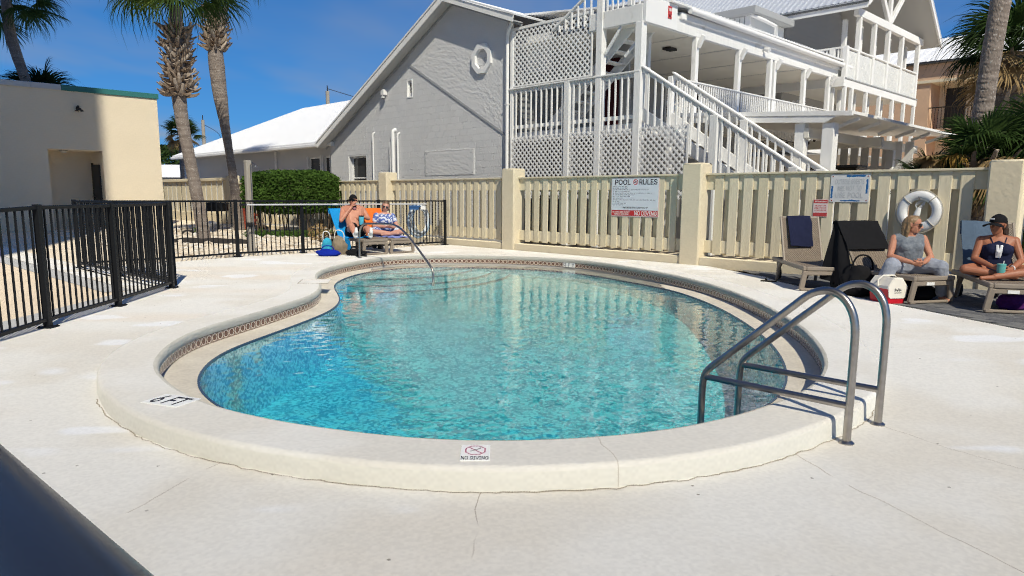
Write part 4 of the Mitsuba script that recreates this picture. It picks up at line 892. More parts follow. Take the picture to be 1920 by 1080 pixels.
# conduits
for (u, z1, r) in ((-7.07, 3.60, 0.028), (-5.98, 3.25, 0.03), (-5.76, 3.62, 0.065), (-5.52, 3.5, 0.032)):
    part(gh, 'conduit', H(tube([(u, -0.05 - r, 1.0), (u, -0.05 - r, z1 - 0.1), (u + 0.015, -0.04 - r, z1 - 0.02), (u + 0.02, 0.0, z1 + 0.03)], r, 12)), 'mat_white_paint', smooth=60)
# flood light under the rake
fl_ = part(gh, 'flood_light', H(bx((-6.40, -0.16, 4.86), (-6.20, -0.005, 5.06), 0.015)), 'mat_white_plastic')
part(fl_, 'head', H(xf(lathe([(0.08, 0), (0.07, 0.05), (0.03, 0.09), (0.001, 0.1)], 16), mat4(None, (-6.3, -0.12, 4.76)))), 'mat_grey_trim', smooth=40)
# downspout at the right corner
ds = part(gh, 'downspout', H(tube([(0.32, -0.20, 6.25), (0.12, -0.16, 6.05), (0.03, -0.10, 5.85), (0.03, -0.10, 0.3)], 0.05, 12)), 'mat_white_paint', smooth=60)
part(ds, 'strap', H(bx((-0.03, -0.16, 4.0), (0.09, -0.04, 4.03), 0.004)), 'mat_white_paint')
# ---- main gable roof: rake boards, soffit, sheets
OV = 0.42
def sheet(p, q, th, v0, v1, name, mat, parent=gh, dz=0.0, ch=0.0):
    """A slab following the roof line from p to q (u, z), from v0 to v1."""
    p, q = np.array(p), np.array(q); d = (q - p) / np.linalg.norm(q - p); n_ = np.array([-d[1], d[0]]); n_ = n_ if n_[1] > 0 else -n_
    poly = Polygon([p + n_ * dz, q + n_ * dz, q + n_ * (dz + th), p + n_ * (dz + th)])
    return part(parent, name, H(wallprism(poly, v0, v1)), mat)
dl = np.array(AP) - np.array(RL); dl /= np.linalg.norm(dl)
RLx = tuple(np.array(RL) - dl * 0.30)
drr = np.array(RRt) - np.array(AP); drr /= np.linalg.norm(drr)
RRx = tuple(np.array(RRt) + drr * 0.55)
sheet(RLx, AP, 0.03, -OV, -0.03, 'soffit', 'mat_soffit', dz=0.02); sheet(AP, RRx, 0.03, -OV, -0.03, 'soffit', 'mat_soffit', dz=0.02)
for a, b in ((RLx, AP), (AP, RRx)):
    sheet(a, b, 0.17, -OV - 0.03, -OV, 'rake_board', 'mat_white_wood', dz=0.0)
    sheet(a, b, 0.05, -OV - 0.06, 9.0, 'roof_sheet', 'mat_white_metal', dz=0.185)
    sheet(a, b, 0.05, -0.06, -0.025, 'frieze', 'mat_grey_trim', dz=-0.05)
# ---- left wing: eave along u, hip at the far end
WV = 0.55
wing_h = 3.36
wing = Polygon([(-27.2, -0.2), (-10.19, -0.2), (-10.19, wing_h), (-27.2, wing_h)]).difference(unary_union([sbox(-13.05, 1.55, -12.0, 2.95), sbox(-11.75, 1.55, -11.2, 2.95)]))
part(gh, 'wing_wall', H(wallprism(wing, WV, WV + 0.2)), 'mat_block_1')
part(gh, 'wing_wall', H(bx((-27.4, WV, -0.2), (-27.2, 9, wing_h))), 'mat_block_1')
for a, b in ((-13.05, -12.0), (-11.75, -11.2)):
    f_ = winbox(a, b, 1.55, 2.95, gh, 0.06, False, WV + 0.14)
    part(f_, 'casing', H(join([bx((a - 0.06, WV - 0.03, 1.5), (a, WV + 0.1, 3.0), 0.004), bx((b, WV - 0.03, 1.5), (b + 0.06, WV + 0.1, 3.0), 0.004)])), 'mat_white_paint')
for u in (-15.9,): part(gh, 'wing_downspout', H(tube([(u, WV - 0.08, 3.3), (u, WV - 0.08, 0.2)], 0.05, 10)), 'mat_white_paint', smooth=60)
EZ = 3.50; RIDGE_Z = 6.1; RV = 5.0
roofv = [(-27.6, 0.0, EZ), (-10.25, 0.0, EZ), (-10.25, RV, RIDGE_Z), (-21.6, RV, RIDGE_Z), (-27.6, 2 * RV, EZ), (-10.25, 2 * RV, EZ)]
rf = [[0, 1, 2], [0, 2, 3], [4, 0, 3], [5, 4, 3], [5, 3, 2]]
rb = np.array(roofv) - np.array([0, 0, 0.06])
part(gh, 'wing_roof', H(mesh_of(np.vstack([roofv, rb]), rf + [[a + 6, c + 6, b + 6] for a, b, c in rf] + [[0, 6, 7], [0, 7, 1], [4, 10, 6], [4, 6, 0], [1, 7, 8], [1, 8, 2], [2, 8, 11], [2, 11, 5]])), 'mat_white_metal', label='bright white metal roof of the left wing')
part(gh, 'gutter', H(bx((-27.6, -0.12, EZ - 0.22), (-10.0, -0.005, EZ - 0.075), 0.03)), 'mat_white_paint', label='white gutter under the left wing roof')
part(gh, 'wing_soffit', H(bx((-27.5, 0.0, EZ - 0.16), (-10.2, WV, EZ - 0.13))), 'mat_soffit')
part(gh, 'gutter_end', H(bx((-9.99, -0.14, EZ - 0.24), (-9.9, 0.0, EZ - 0.06), 0.02)), 'mat_white_plastic')
# dark interior behind the gable so that windows look into a room
part(gh, 'room_wall', H(bx((-10, 4.0, 0), (0, 4.1, 6))), 'mat_grey_trim')
# ---------------------------------------------------------------- the white timber porch
WW, WW2 = 'mat_white_wood', 'mat_white_wood_2'
po = thing('timber_porch', 'white timber porch with lattice skirt and a long stair down to the fence', 'porch')
FZ, RZ, BZ0, BZ1, UE, VE = 3.20, 4.45, 5.60, 6.02, 4.68, 11.4
hbox(po, 'floor', (0.12, 0.10, FZ - 0.06), (UE - 0.03, VE, FZ), 'mat_deck_board', 0.004)
hbox(po, 'rim_joist', (0.12, 0.05, FZ - 0.27), (UE + 0.02, 0.095, FZ + 0.0), WW); hbox(po, 'rim_joist', (UE - 0.028, 0.097, FZ - 0.27), (UE + 0.02, VE, FZ), WW)
def post(u, v, z0, z1, w=0.17, parent=po, mat=WW):
    return hbox(parent, 'post', (u - w / 2, v - w / 2, z0), (u + w / 2, v + w / 2, z1), mat, 0.012)
post(0.16, 0.0, 0, 6.12, 0.12); post(2.35, -0.02, 0, RZ - 0.03, 0.19, mat=WW2); post(3.42, 0.0, 0, 7.3, 0.20); post(UE - 0.02, 0.0, 0, BZ0, 0.21)
for v in (2.5, 4.84, 7.1, 9.3, 11.3):
    p = post(UE - 0.02, v, 0, BZ0 - 0.0, 0.15)
    part(p, 'bracket', H(beam((UE + 0.06, v, BZ0 - 0.26), (UE + 0.22, v, BZ0 + 0.04), 0.11, 0.10, 0.01, (1, 0, 0.4))), WW)
hbox(po, 'post', (UE - 0.1, 6.75, FZ), (UE + 0.05, 6.88, BZ0), WW, 0.01)
# railing along the front: flat cap, sub rail, balusters lapped over the rim
hbox(po, 'cap_rail', (0.10, -0.115, RZ - 0.04), (UE + 0.05, 0.065, RZ), WW2, 0.008); hbox(po, 'sub_rail', (0.2, -0.028, RZ - 0.14), (UE - 0.1, 0.018, RZ - 0.041), WW)
hbox(po, 'sub_rail', (0.2, -0.015, FZ + 0.10), (UE - 0.1, 0.025, FZ + 0.20), WW)
bal = lambda u, v, z0, z1, m, parent=po, w=0.045: hbox(parent, 'baluster', (u - w / 2, v - w / 2, z0), (u + w / 2, v + w / 2, z1), m, 0.006)
for i in range(22):
    u = 0.36 + i * 0.2
    if min(abs(u - q) for q in (2.35, 3.42, 4.66)) < 0.14: continue
    bal(u, -0.05, FZ - 0.22 + RNG.uniform(-0.02, 0.02), RZ - 0.045, WW if i % 3 else WW2)
# side railing
hbox(po, 'cap_rail', (UE - 0.07, 1.45, RZ - 0.04), (UE + 0.09, VE, RZ), WW2, 0.008)
for i in range(80):
    v = 1.6 + i * 0.122
    if v > VE - 0.05 or min(abs(v - q) for q in (2.5, 4.84, 6.8, 7.1, 9.3, 11.3)) < 0.09: continue
    bal(UE + 0.045, v, FZ - 0.02, RZ - 0.045, WW, w=0.04)
# beams, ceiling, roof
hbox(po, 'beam', (3.05, -0.07, BZ0), (UE + 0.06, 0.06, BZ1), WW2, 0.012); hbox(po, 'beam', (UE - 0.07, 0.061, BZ0), (UE + 0.05, VE + 1.0, BZ1), WW2, 0.012)
hbox(po, 'fascia', (UE + 0.05, 1.55, BZ1 - 0.10), (UE + 0.12, VE + 1.1, BZ1 + 0.06), WW)
hbox(po, 'ceiling', (0.15, 0.07, BZ0 + 0.03), (UE - 0.08, VE + 0.9, BZ0 + 0.06), 'mat_ceiling', 0)
for v in (2.3, 4.6, 6.9, 9.2): hbox(po, 'ceiling_batten', (0.2, v, BZ0 + 0.016), (UE - 0.1, v + 0.03, BZ0 + 0.0295), 'mat_soffit', 0)
part(po, 'gutter', H(tube([(UE + 0.24, 1.75, BZ1 + 0.11), (UE + 0.24, VE + 1.2, BZ1 + 0.03)], 0.075, 12)), 'mat_white_paint', smooth=40)
rs = [(UE + 0.26, BZ1 + 0.17), (-0.6, BZ1 + 0.75)]
sheet(rs[0], rs[1], 0.04, 0.9, VE + 1.0, 'roof_sheet', 'mat_white_metal', parent=po)
rb_ = []
for v in np.arange(1.0, VE + 0.95, 0.19): rb_.append(beam((UE + 0.27, v, BZ1 + 0.215), (-0.6, v, BZ1 + 0.80), 0.05, 0.03, 0.006))
part(po, 'roof_rib', H(join(rb_)), 'mat_white_metal', kind='stuff')
# corner box carrying the alarm plate
hbox(po, 'corner_box', (UE + 0.062, -0.06, BZ0 - 0.03), (UE + 0.16, 1.30, BZ1 + 0.17), 'mat_white_paint', 0.01, label='white boxed corner of the porch beam')
# back wall of the porch with openings, siding lines and the stair up to the roof deck
hbox(po, 'back_wall', (0.05, 0.35, FZ), (0.15, VE, BZ0 + 0.02), 'mat_porch_wall', 0)
for i in range(11): hbox(po, 'siding', (0.151, 0.4, FZ + 0.1 + i * 0.21), (0.168, VE, FZ + 0.285 + i * 0.21), 'mat_porch_wall', 0.004)
for (v0, v1, z0, z1, m) in ((2.2, 3.2, FZ, 5.3, 'mat_dark_door'), (4.4, 5.6, 4.05, 5.25, 'mat_glass_dark'), (7.9, 8.8, FZ, 5.3, 'mat_dark_door')):
    d_ = hbox(po, 'opening', (0.17, v0, z0), (0.19, v1, z1), m, 0.003)
    part(d_, 'casing', H(join([bx((0.17, v0 - 0.09, z0), (0.2, v0 - 0.001, z1 + 0.09), 0.004), bx((0.17, v1 + 0.001, z0), (0.2, v1 + 0.09, z1 + 0.09), 0.004), bx((0.17, v0, z1 + 0.001), (0.2, v1, z1 + 0.09), 0.004)])), WW)
hbox(po, 'door', (1.9, 1.7, FZ), (2.7, 1.76, 5.25), 'mat_bag_maroon', 0.01, label='dark red door at the back of the porch landing')
hbox(po, 'back_wall', (0.15, 1.77, FZ), (3.0, 1.85, BZ0), 'mat_porch_wall', 0)
for s_v in (0.45, 1.25):      # stair rising from the porch floor to the roof deck, left to right
    part(po, 'stair_stringer', H(beam((1.2, s_v, FZ + 0.1), (4.3, s_v, 5.9), 0.05, 0.27, 0.006, (-0.6, 0, 0.8))), WW)
for i in range(11): hbox(po, 'stair_tread', (1.42 + i * 0.26, 0.48, FZ + 0.30 + i * 0.235), (1.70 + i * 0.26, 1.22, FZ + 0.335 + i * 0.235), WW2)
hbox(po, 'post', (3.9, 1.25, FZ), (4.02, 1.37, BZ0), WW, 0.01)
part(po, 'brace', H(beam((3.55, 0.0, BZ0 - 0.62), (4.05, 0.0, BZ0 - 0.02), 0.05, 0.07, 0.006)), WW); part(po, 'brace', H(beam((4.15, 0.05, BZ0 - 0.75), (4.55, 0.05, BZ0 - 0.40), 0.05, 0.07, 0.006)), WW)
# the roof deck's railing above the beam
hbox(po, 'roof_deck', (1.6, 0.08, BZ1 + 0.03), (UE, 2.4, BZ1 + 0.09), 'mat_deck_board', 0.004)
part(po, 'roof_deck_rail', H(beam((1.75, -0.05, 5.82), (3.3, -0.05, 6.72), 0.09, 0.06, 0.01)), WW2)
for i in range(6): bal(2.0 + 0.22 * i, -0.05, 5.75, 5.95 + 0.128 * i, WW)
hbox(po, 'roof_deck_rail', (3.5, -0.09, 7.02), (UE + 0.1, 0.04, 7.08), WW2, 0.008)
for i in range(7): bal(3.62 + 0.165 * i, -0.03, BZ1 + 0.0, 7.02, WW)
hbox(po, 'roof_deck_post', (4.28, -0.08, BZ1), (4.40, 0.05, 7.1), WW, 0.01)
# lattice
def lattice(parent, u0, u1, z0, z1, v, pitch_, w, name='lattice', mat=WW, side=None, frame=0.05):
    ms = []; W, Hh = u1 - u0, z1 - z0
    clip = sbox(0, 0, W, Hh)
    for k_, sgn in enumerate((1, -1)):
        for c in np.arange(-Hh - W, W + Hh, pitch_):
            ln = LineString([(c, 0), (c + Hh, Hh)]) if sgn > 0 else LineString([(c, Hh), (c + Hh, 0)])
            g = ln.intersection(clip)
            if g.is_empty or g.length < 0.03: continue
            (xa, za), (xb, zb) = g.coords[0], g.coords[-1]
            d = -0.009 * k_
            if side is None: p, q, upv = (u0 + xa, v + d, z0 + za), (u0 + xb, v + d, z0 + zb), (0, 1, 0)
            else: p, q, upv = (side + d, u0 + xa, z0 + za), (side + d, u0 + xb, z0 + zb), (1, 0, 0)
            ms.append(beam(p, q, w, 0.008, 0, upv))
    return part(parent, name, H(join(ms)), mat, kind='stuff')
lattice(po, 0.22, 6.16, 1.30, 3.06, -0.075, 0.165, 0.046)
for u in (0.2, 6.17): hbox(po, 'lattice_batten', (u - 0.03, -0.115, 0.3), (u + 0.03, -0.092, 3.06), WW2)
lattice(po, 0.22, 3.12, RZ + 0.06, 6.06, -0.02, 0.165, 0.044)
for lo, hi in (((0.17, -0.05, 6.06), (3.16, -0.005, 6.13)), ((0.17, -0.05, RZ + 0.03), (3.16, -0.005, RZ + 0.07)), ((0.17, -0.05, RZ + 0.07), (0.22, -0.005, 6.06)), ((3.11, -0.05, RZ + 0.07), (3.16, -0.005, 6.06))): hbox(po, 'lattice_frame', lo, hi, WW2)
hbox(po, 'back_panel', (0.3, 0.42, 4.9), (1.3, 0.46, 5.95), WW2, 0.004)
lattice(po, 0.4, 3.9, 3.9, 4.9, 11.3, 0.16, 0.05)
# dark storage wall under the porch
hbox(po, 'under_wall', (0.2, 2.2, 0), (6.1, 2.26, FZ - 0.3), 'mat_porch_wall', 0)
hbox(po, 'under_wall', (1.9, 1.5, 0), (2.0, VE, FZ - 0.3), 'mat_porch_wall', 0)
# ---- the long stair from the porch corner down towards the fence
SL = math.tan(math.radians(32.3))
def rail_z(u): return 4.50 - (u - 4.83) * SL
for sv in (-0.02, 1.38):
    u0 = 4.78 if sv < 1 else 4.74
    dz_ = 0.0
    part(po, 'stair_rail', H(beam((u0, sv, rail_z(u0)), (9.9, sv, rail_z(9.9)), 0.16, 0.042, 0.008)), WW2)
    part(po, 'stair_sub_rail', H(beam((u0, sv, rail_z(u0) - 0.075), (9.9, sv, rail_z(9.9) - 0.075), 0.045, 0.09, 0.006)), WW)
    part(po, 'stair_stringer', H(beam((4.72, sv + (0.05 if sv < 1 else -0.05), rail_z(4.72) - 1.15), (9.7, sv + (0.05 if sv < 1 else -0.05), rail_z(9.7) - 1.15), 0.045, 0.28, 0.006)), WW)
    for i in range(24):
        u = 4.98 + i * 0.205
        if min(abs(u - q) for q in (6.83, 8.75)) < 0.13: continue
        bal(u, sv - 0.04, rail_z(u) - 1.28, rail_z(u) - 0.03, WW if i % 4 else WW2)
    for u in (6.83, 8.75): post(u, sv, 0, rail_z(u) - 0.02, 0.20, mat=WW2)
hbox(po, 'newel', (4.62, 1.30, 0), (4.76, 1.46, RZ + 0.02), WW, 0.012)
for i in range(17):
    u = 4.80 + i * 0.285
    hbox(po, 'stair_tread', (u, 0.02, FZ - 0.19 - i * 0.180), (u + 0.31, 1.34, FZ - 0.15 - i * 0.180), WW2)
# ---- lean-to roof beside the porch, with its posts and the bar below
aw = thing('lean_to_roof', 'low white lean-to roof on square posts beside the porch stair', 'shelter')
AZ = lambda u: 3.40 - (u - 6.76) * 0.064
prism = wallprism(Polygon([(4.75, AZ(4.75)), (9.24, AZ(9.24)), (9.24, AZ(9.24) - 0.05), (4.75, AZ(4.75) - 0.05)]), 1.52, 9.6)
part(aw, 'roof_sheet', H(prism), 'mat_white_paint')
part(aw, 'fascia', H(wallprism(Polygon([(4.75, AZ(4.75) + 0.01), (9.30, AZ(9.30) + 0.01), (9.30, AZ(9.30) - 0.09), (4.75, AZ(4.75) - 0.09)]), 1.44, 1.515)), WW)
part(aw, 'fascia', H(wallprism(Polygon([(4.75, AZ(4.75) - 0.10), (8.95, AZ(8.95) - 0.10), (8.70, AZ(8.70) - 0.24), (4.75, AZ(4.75) - 0.24)]), 1.46, 1.54)), WW2)
hbox(aw, 'edge_board', (9.245, 1.52, AZ(9.24) - 0.055), (9.29, 9.6, AZ(9.24) + 0.012), WW)
hbox(aw, 'beam', (8.2, 1.55, 2.72), (8.32, 9.4, 2.95), 'mat_ceiling', 0.01); hbox(aw, 'beam', (4.8, 4.6, 2.66), (8.9, 4.72, 2.90), 'mat_ceiling', 0.01)
for v in (2.1, 3.4, 4.7, 6.0, 7.3, 8.6): part(aw, 'bracket', H(beam((8.75, v, 2.98), (9.22, v, AZ(9.2) - 0.10), 0.05, 0.08, 0.006)), WW)
for (u, w_) in ((8.10, 0.24), (8.75, 0.27)): hbox(aw, 'post', (u - w_ / 2, 1.56, 0), (u + w_ / 2, 1.56 + w_, AZ(u) - 0.24), WW, 0.012)
hbox(aw, 'post', (8.15, 7.2, 0), (8.35, 7.4, 2.72), WW, 0.012)
part(aw, 'brace', H(beam((8.3, 7.2, 2.0), (8.9, 7.2, 2.75), 0.08, 0.10, 0.008)), WW)
pf = thing('plank_screen', 'white upright plank screen standing under the lean-to roof', 'fence')
for i in range(9):
    hbox(pf, 'plank', (6.15 + i * 0.30, 7.5, 0), (6.37 + i * 0.30, 7.54, 3.0 - 0.02 * (i % 3)), WW if i % 2 else WW2)
hbox(pf, 'rail', (6.1, 7.541, 0.6), (8.8, 7.58, 0.7), WW); hbox(pf, 'rail', (6.1, 7.541, 2.2), (8.8, 7.58, 2.3), WW)
bar = thing('bar_counter', 'dark brown bar counter under the lean-to roof', 'counter')
hbox(bar, 'front', (6.2, 5.2, 0), (8.1, 5.3, 2.18), 'mat_bronze', 0.01); hbox(bar, 'top', (6.1, 5.0, 2.18), (8.2, 5.7, 2.24), 'mat_dark_door', 0.01)
cups = thing('bottle_shelf', 'white shelf with a row of upturned white cups behind the lean-to post', 'shelf')
hbox(cups, 'board', (6.9, 3.2, 2.02), (8.3, 3.45, 2.06), WW)
for i in range(6):
    part(cups, 'cup', H(xf(lathe([(0.045, 0), (0.06, 0.10), (0.03, 0.17), (0.001, 0.17)], 12), mat4(None, (7.05 + 0.19 * i, 3.3, 2.06)))), 'mat_white_plastic', smooth=40)
# bulb string under the lean-to
bs = thing('string_lights', 'string of dark unlit bulbs sagging under the lean-to roof', 'lights')
pts = [np.array([5.0 + 3.2 * t, 2.4 + 0.2 * math.sin(9 * t), 2.86 - 0.16 * abs(math.sin(3 * math.pi * t))]) for t in np.linspace(0, 1, 40)]
part(bs, 'wire', H(tube(pts, 0.008, 5)), 'mat_dark')
for q in pts[1::2]: part(bs, 'bulb', H(xf(trimesh.creation.icosphere(subdivisions=1, radius=0.035), mat4(None, q - [0, 0, 0.05]))), 'mat_bronze', smooth=True)
# small things on the porch
sw = thing('ceiling_fixture', 'small black fixture on the porch ceiling', 'lamp')
part(sw, 'bar', H(bx((3.25, 3.0, BZ0 - 0.05), (3.5, 3.4, BZ0 + 0.015), 0.01)), 'mat_black_plastic'); part(sw, 'stem', H(tube([(3.37, 3.2, BZ0), (3.37, 3.2, BZ0 + 0.029)], 0.03, 8)), 'mat_black_plastic')
for i, (v, lb) in enumerate(((5.9, 'black wall speaker at the back of the porch, left one'), (9.6, 'black wall speaker at the back of the porch, right one'))):
    s_ = thing('wall_speaker', lb, 'speaker', 'black speakers on the porch wall')
    part(s_, 'cabinet', H(bx((0.25, v, 4.75), (0.5, v + 0.28, 5.2), 0.02)), 'mat_black_plastic'); part(s_, 'bracket', H(bx((0.169, v + 0.1, 4.92), (0.25, v + 0.18, 5.0))), 'mat_black_plastic')
hb = thing('hanging_chain_hook', 'pair of thin hanging chains below the porch ceiling near the corner', 'chain')
for v in (1.55, 1.95): part(hb, 'chain', H(tube([(3.3 + v * 0.1, v, BZ0 + 0.029), (3.28, 1.75, BZ0 - 0.62)], 0.010, 5)), 'mat_bronze')
part(hb, 'hook', H(tube([(3.28, 1.75, BZ0 - 0.6), (3.28, 1.75, BZ0 - 0.72), (3.32, 1.75, BZ0 - 0.76)], 0.012, 5)), 'mat_bronze')
al = thing('alarm_plate', 'small red plate with pale marks on the white corner box of the porch', 'sign')
put(al, H(bx((UE + 0.162, 0.86, 5.80), (UE + 0.176, 1.02, 6.10), 0.004)), 'mat_sign_pale_red')
part(al, 'mark', H(bx((UE + 0.177, 0.89, 5.98), (UE + 0.180, 0.99, 6.05))), 'mat_sign_pink'); part(al, 'mark', H(bx((UE + 0.177, 0.90, 5.84), (UE + 0.180, 0.96, 5.90))), 'mat_bag_maroon')
fl2 = thing('spot_lamp', 'small white spot lamp on the grey porch fascia under the gutter', 'lamp')
part(fl2, 'head', H(xf(lathe([(0.001, 0), (0.05, 0.0), (0.085, 0.16), (0.001, 0.15)], 14), mat4(ry(1.9) @ np.eye(3), (UE + 0.10, 6.2, BZ1 - 0.2)))), 'mat_white_plastic', smooth=40)
part(fl2, 'arm', H(tube([(UE + 0.05, 6.15, BZ1 - 0.25), (UE + 0.1, 6.2, BZ1 - 0.2)], 0.02, 8)), 'mat_grey_trim')
tb = thing('patio_umbrella_folded', 'cream folded umbrella leaning on the porch behind the stair balusters', 'umbrella')
part(tb, 'canopy', H(tube([(4.3, 1.9, 3.4), (4.35, 2.1, 3.7), (4.4, 2.6, 3.95), (4.42, 2.9, 4.0)], [0.10, 0.16, 0.12, 0.04], 12)), 'mat_cooler_white', smooth=40); part(tb, 'pole', H(tube([(4.25, 1.6, 3.21), (4.3, 1.9, 3.4)], 0.02, 8)), 'mat_alu')
for v_, lb in ((3.6, 'white plastic chair on the porch nearest the stair'), (5.6, 'white plastic chair on the porch farther from the stair')):
    c_ = thing('porch_chair', lb, 'chair', 'white chairs on the porch')
    part(c_, 'seat', H(bx((3.2, v_, FZ + 0.42), (3.75, v_ + 0.5, FZ + 0.46), 0.01)), 'mat_white_plastic'); part(c_, 'back', H(beam((3.22, v_ + 0.25, FZ + 0.46), (3.05, v_ + 0.25, FZ + 1.0), 0.5, 0.03, 0.01, (1, 0, 0.2))), 'mat_white_plastic')
    for a in (3.24, 3.71):
        for b in (v_ + 0.04, v_ + 0.46): part(c_, 'leg', H(bx((a - 0.02, b - 0.02, FZ + 0.001), (a + 0.02, b + 0.02, FZ + 0.42), 0.004)), 'mat_white_plastic')

# ---------------------------------------------------------------- the white balcony house behind
wh = thing('balcony_house', 'white gabled house with an open upper balcony and metal roof', 'house')
UB, V0, V1 = 5.0, 11.85, 19.75
hbox(wh, 'balcony_floor', (-3.0, V0, 5.50), (UB - 0.02, V1, 5.62), 'mat_ceiling', 0.004)
hbox(wh, 'floor_beam', (-3.0, V0 - 0.06, 5.32), (UB + 0.02, V0, 5.66), WW); hbox(wh, 'floor_beam', (UB - 0.05, V0 + 0.001, 5.32), (UB + 0.03, V1 + 0.1, 5.58), WW)
hbox(wh, 'cap_strip', (UB - 0.05, V0, 5.585), (UB + 0.06, V1 + 0.1, 5.63), 'mat_grey_trim')
CV = [11.92, 12.95, 14.45, 15.95, 17.55, 19.6]
for i, v in enumerate(CV):
    top = 6.72 if i == 0 else 7.86
    hbox(wh, 'column', (UB - 0.12, v - 0.08, 5.63), (UB + 0.045, v + 0.08, top), WW, 0.012)
    if i: hbox(wh, 'column', (UB - 0.62, v - 0.08, 5.63), (UB - 0.46, v + 0.08, 7.86), WW, 0.012)
for a, b in zip(CV[:-1], CV[1:]):
    p_ = hbox(wh, 'rail_panel', (UB - 0.06, a + 0.081, 5.66), (UB - 0.03, b - 0.081, 6.60), 'mat_vinyl', 0.003)
    n = int((b - a) / 0.13)
    for k_ in range(n): hbox(p_, 'strip', (UB - 0.029, a + 0.12 + k_ * (b - a - 0.2) / n, 5.68), (UB - 0.021, a + 0.21 + k_ * (b - a - 0.2) / n, 6.58), 'mat_vinyl', 0.003)
hbox(wh, 'hand_rail', (UB - 0.10, V0, 6.64), (UB + 0.03, V1, 6.70), WW, 0.01); hbox(wh, 'hand_rail', (1.2, V0 - 0.05, 6.64), (UB - 0.11, V0 + 0.07, 6.70), WW2, 0.01)
for i in range(26):
    u = 1.3 + i * 0.137
    bal(u, V0 + 0.01, 5.66, 6.64, WW, parent=wh, w=0.05)
hbox(wh, 'column', (4.42, V0 - 0.05, 5.63), (4.62, V0 + 0.07, 6.66), WW2, 0.01)
hbox(wh, 'tie_beam', (UB - 0.13, 12.6, 7.86), (UB + 0.05, 20.0, 8.14), WW, 0.012)
KV = 15.95
part(wh, 'truss_post', H(bx((UB - 0.10, KV - 0.10, 8.14), (UB + 0.03, KV + 0.10, 10.9), 0.012)), WW)
for s in (-1, 1): part(wh, 'truss_strut', H(beam((UB - 0.03, KV + s * 0.1, 8.2), (UB - 0.03, KV + s * 1.75, 9.75), 0.13, 0.20, 0.012)), WW)
RP, E0, E1 = (16.1, 11.15), (11.75, 8.02), (20.35, 7.80)
def vroof(p, q, th, u0, u1, name, mat, dz=0.0):
    p, q = np.array(p), np.array(q); d = (q - p) / np.linalg.norm(q - p); n_ = np.array([-d[1], d[0]]); n_ = n_ if n_[1] > 0 else -n_
    poly = Polygon([p + n_ * dz, q + n_ * dz, q + n_ * (dz + th), p + n_ * (dz + th)])
    e = trimesh.creation.extrude_polygon(poly, u1 - u0, engine='earcut'); vv = np.asarray(e.vertices)
    return part(wh, name, H(mesh_of(np.column_stack([u0 + vv[:, 2], vv[:, 0], vv[:, 1]]), e.faces)), mat)
for p in (E0, E1):
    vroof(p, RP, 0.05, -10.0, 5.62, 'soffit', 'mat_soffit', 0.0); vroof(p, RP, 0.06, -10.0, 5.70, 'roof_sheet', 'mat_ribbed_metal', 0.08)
    vroof(p, RP, 0.16, 5.622, 5.69, 'rake_board', 'mat_white_paint', -0.085)
rr_ = []
dE = np.array(RP) - np.array(E0)
for u in np.arange(-9.9, 5.65, 0.235): rr_.append(beam((u, E0[0] - 0.05, E0[1] + 0.165), (u, RP[0], RP[1] + 0.185), 0.06, 0.035, 0.008))
part(wh, 'roof_rib', H(join(rr_)), 'mat_ribbed_metal', kind='stuff')
hbox(wh, 'drip_edge', (-10, E0[0] - 0.07, E0[1] + 0.03), (5.7, E0[0] - 0.03, E0[1] + 0.14), 'mat_dark_trim'); hbox(wh, 'eave_board', (-10, E0[0] - 0.02, E0[1] - 0.14), (5.66, E0[0] + 0.02, E0[1] + 0.03), WW)
hbox(wh, 'side_wall', (-10, 12.9, 3.2), (2.2, 13.0, 8.3), 'mat_porch_wall', 0)
for a, b in ((0.6, 1.5), (-0.9, 0.0)): hbox(wh, 'window', (a, 12.86, 5.9), (b, 12.899, 7.4), 'mat_vinyl', 0.006)
e_ = wallprism(Polygon([(13.0, 3.2), (19.4, 3.2), (19.4, 8.2), (16.1, 10.9), (13.0, 8.6)]), 0, 0.1); vv = np.asarray(e_.vertices)
part(wh, 'gable_wall', H(mesh_of(np.column_stack([2.2 - vv[:, 1], vv[:, 0], vv[:, 2]]), np.asarray(e_.faces)[:, ::-1])), 'mat_porch_wall')
for i in range(30):
    z = 5.7 + i * 0.17
    half = min(3.1, (10.75 - z) / 0.82) if z > 8.2 else 3.1
    hbox(wh, 'siding', (2.202, 16.1 - half, z), (2.214, 16.1 + half, z + 0.167), 'mat_porch_wall', 0.002)
# lower storey under the balcony: pairs of columns and a dark room
for v in (11.95, 12.6, 14.0, 15.4, 16.9, 18.3, 19.6):
    for du in (0.0, -0.42): hbox(wh, 'column', (UB - 0.07 + du, v - 0.065, 2.9), (UB + 0.06 + du, v + 0.065, 5.32), WW, 0.01)
hbox(wh, 'lower_wall', (1.4, 12.0, 0), (1.5, 17.0, 5.3), 'mat_porch_wall', 0); hbox(wh, 'lower_floor', (1.5, 12, 2.95), (UB + 0.1, V1, 3.0), 'mat_deck_board', 0)
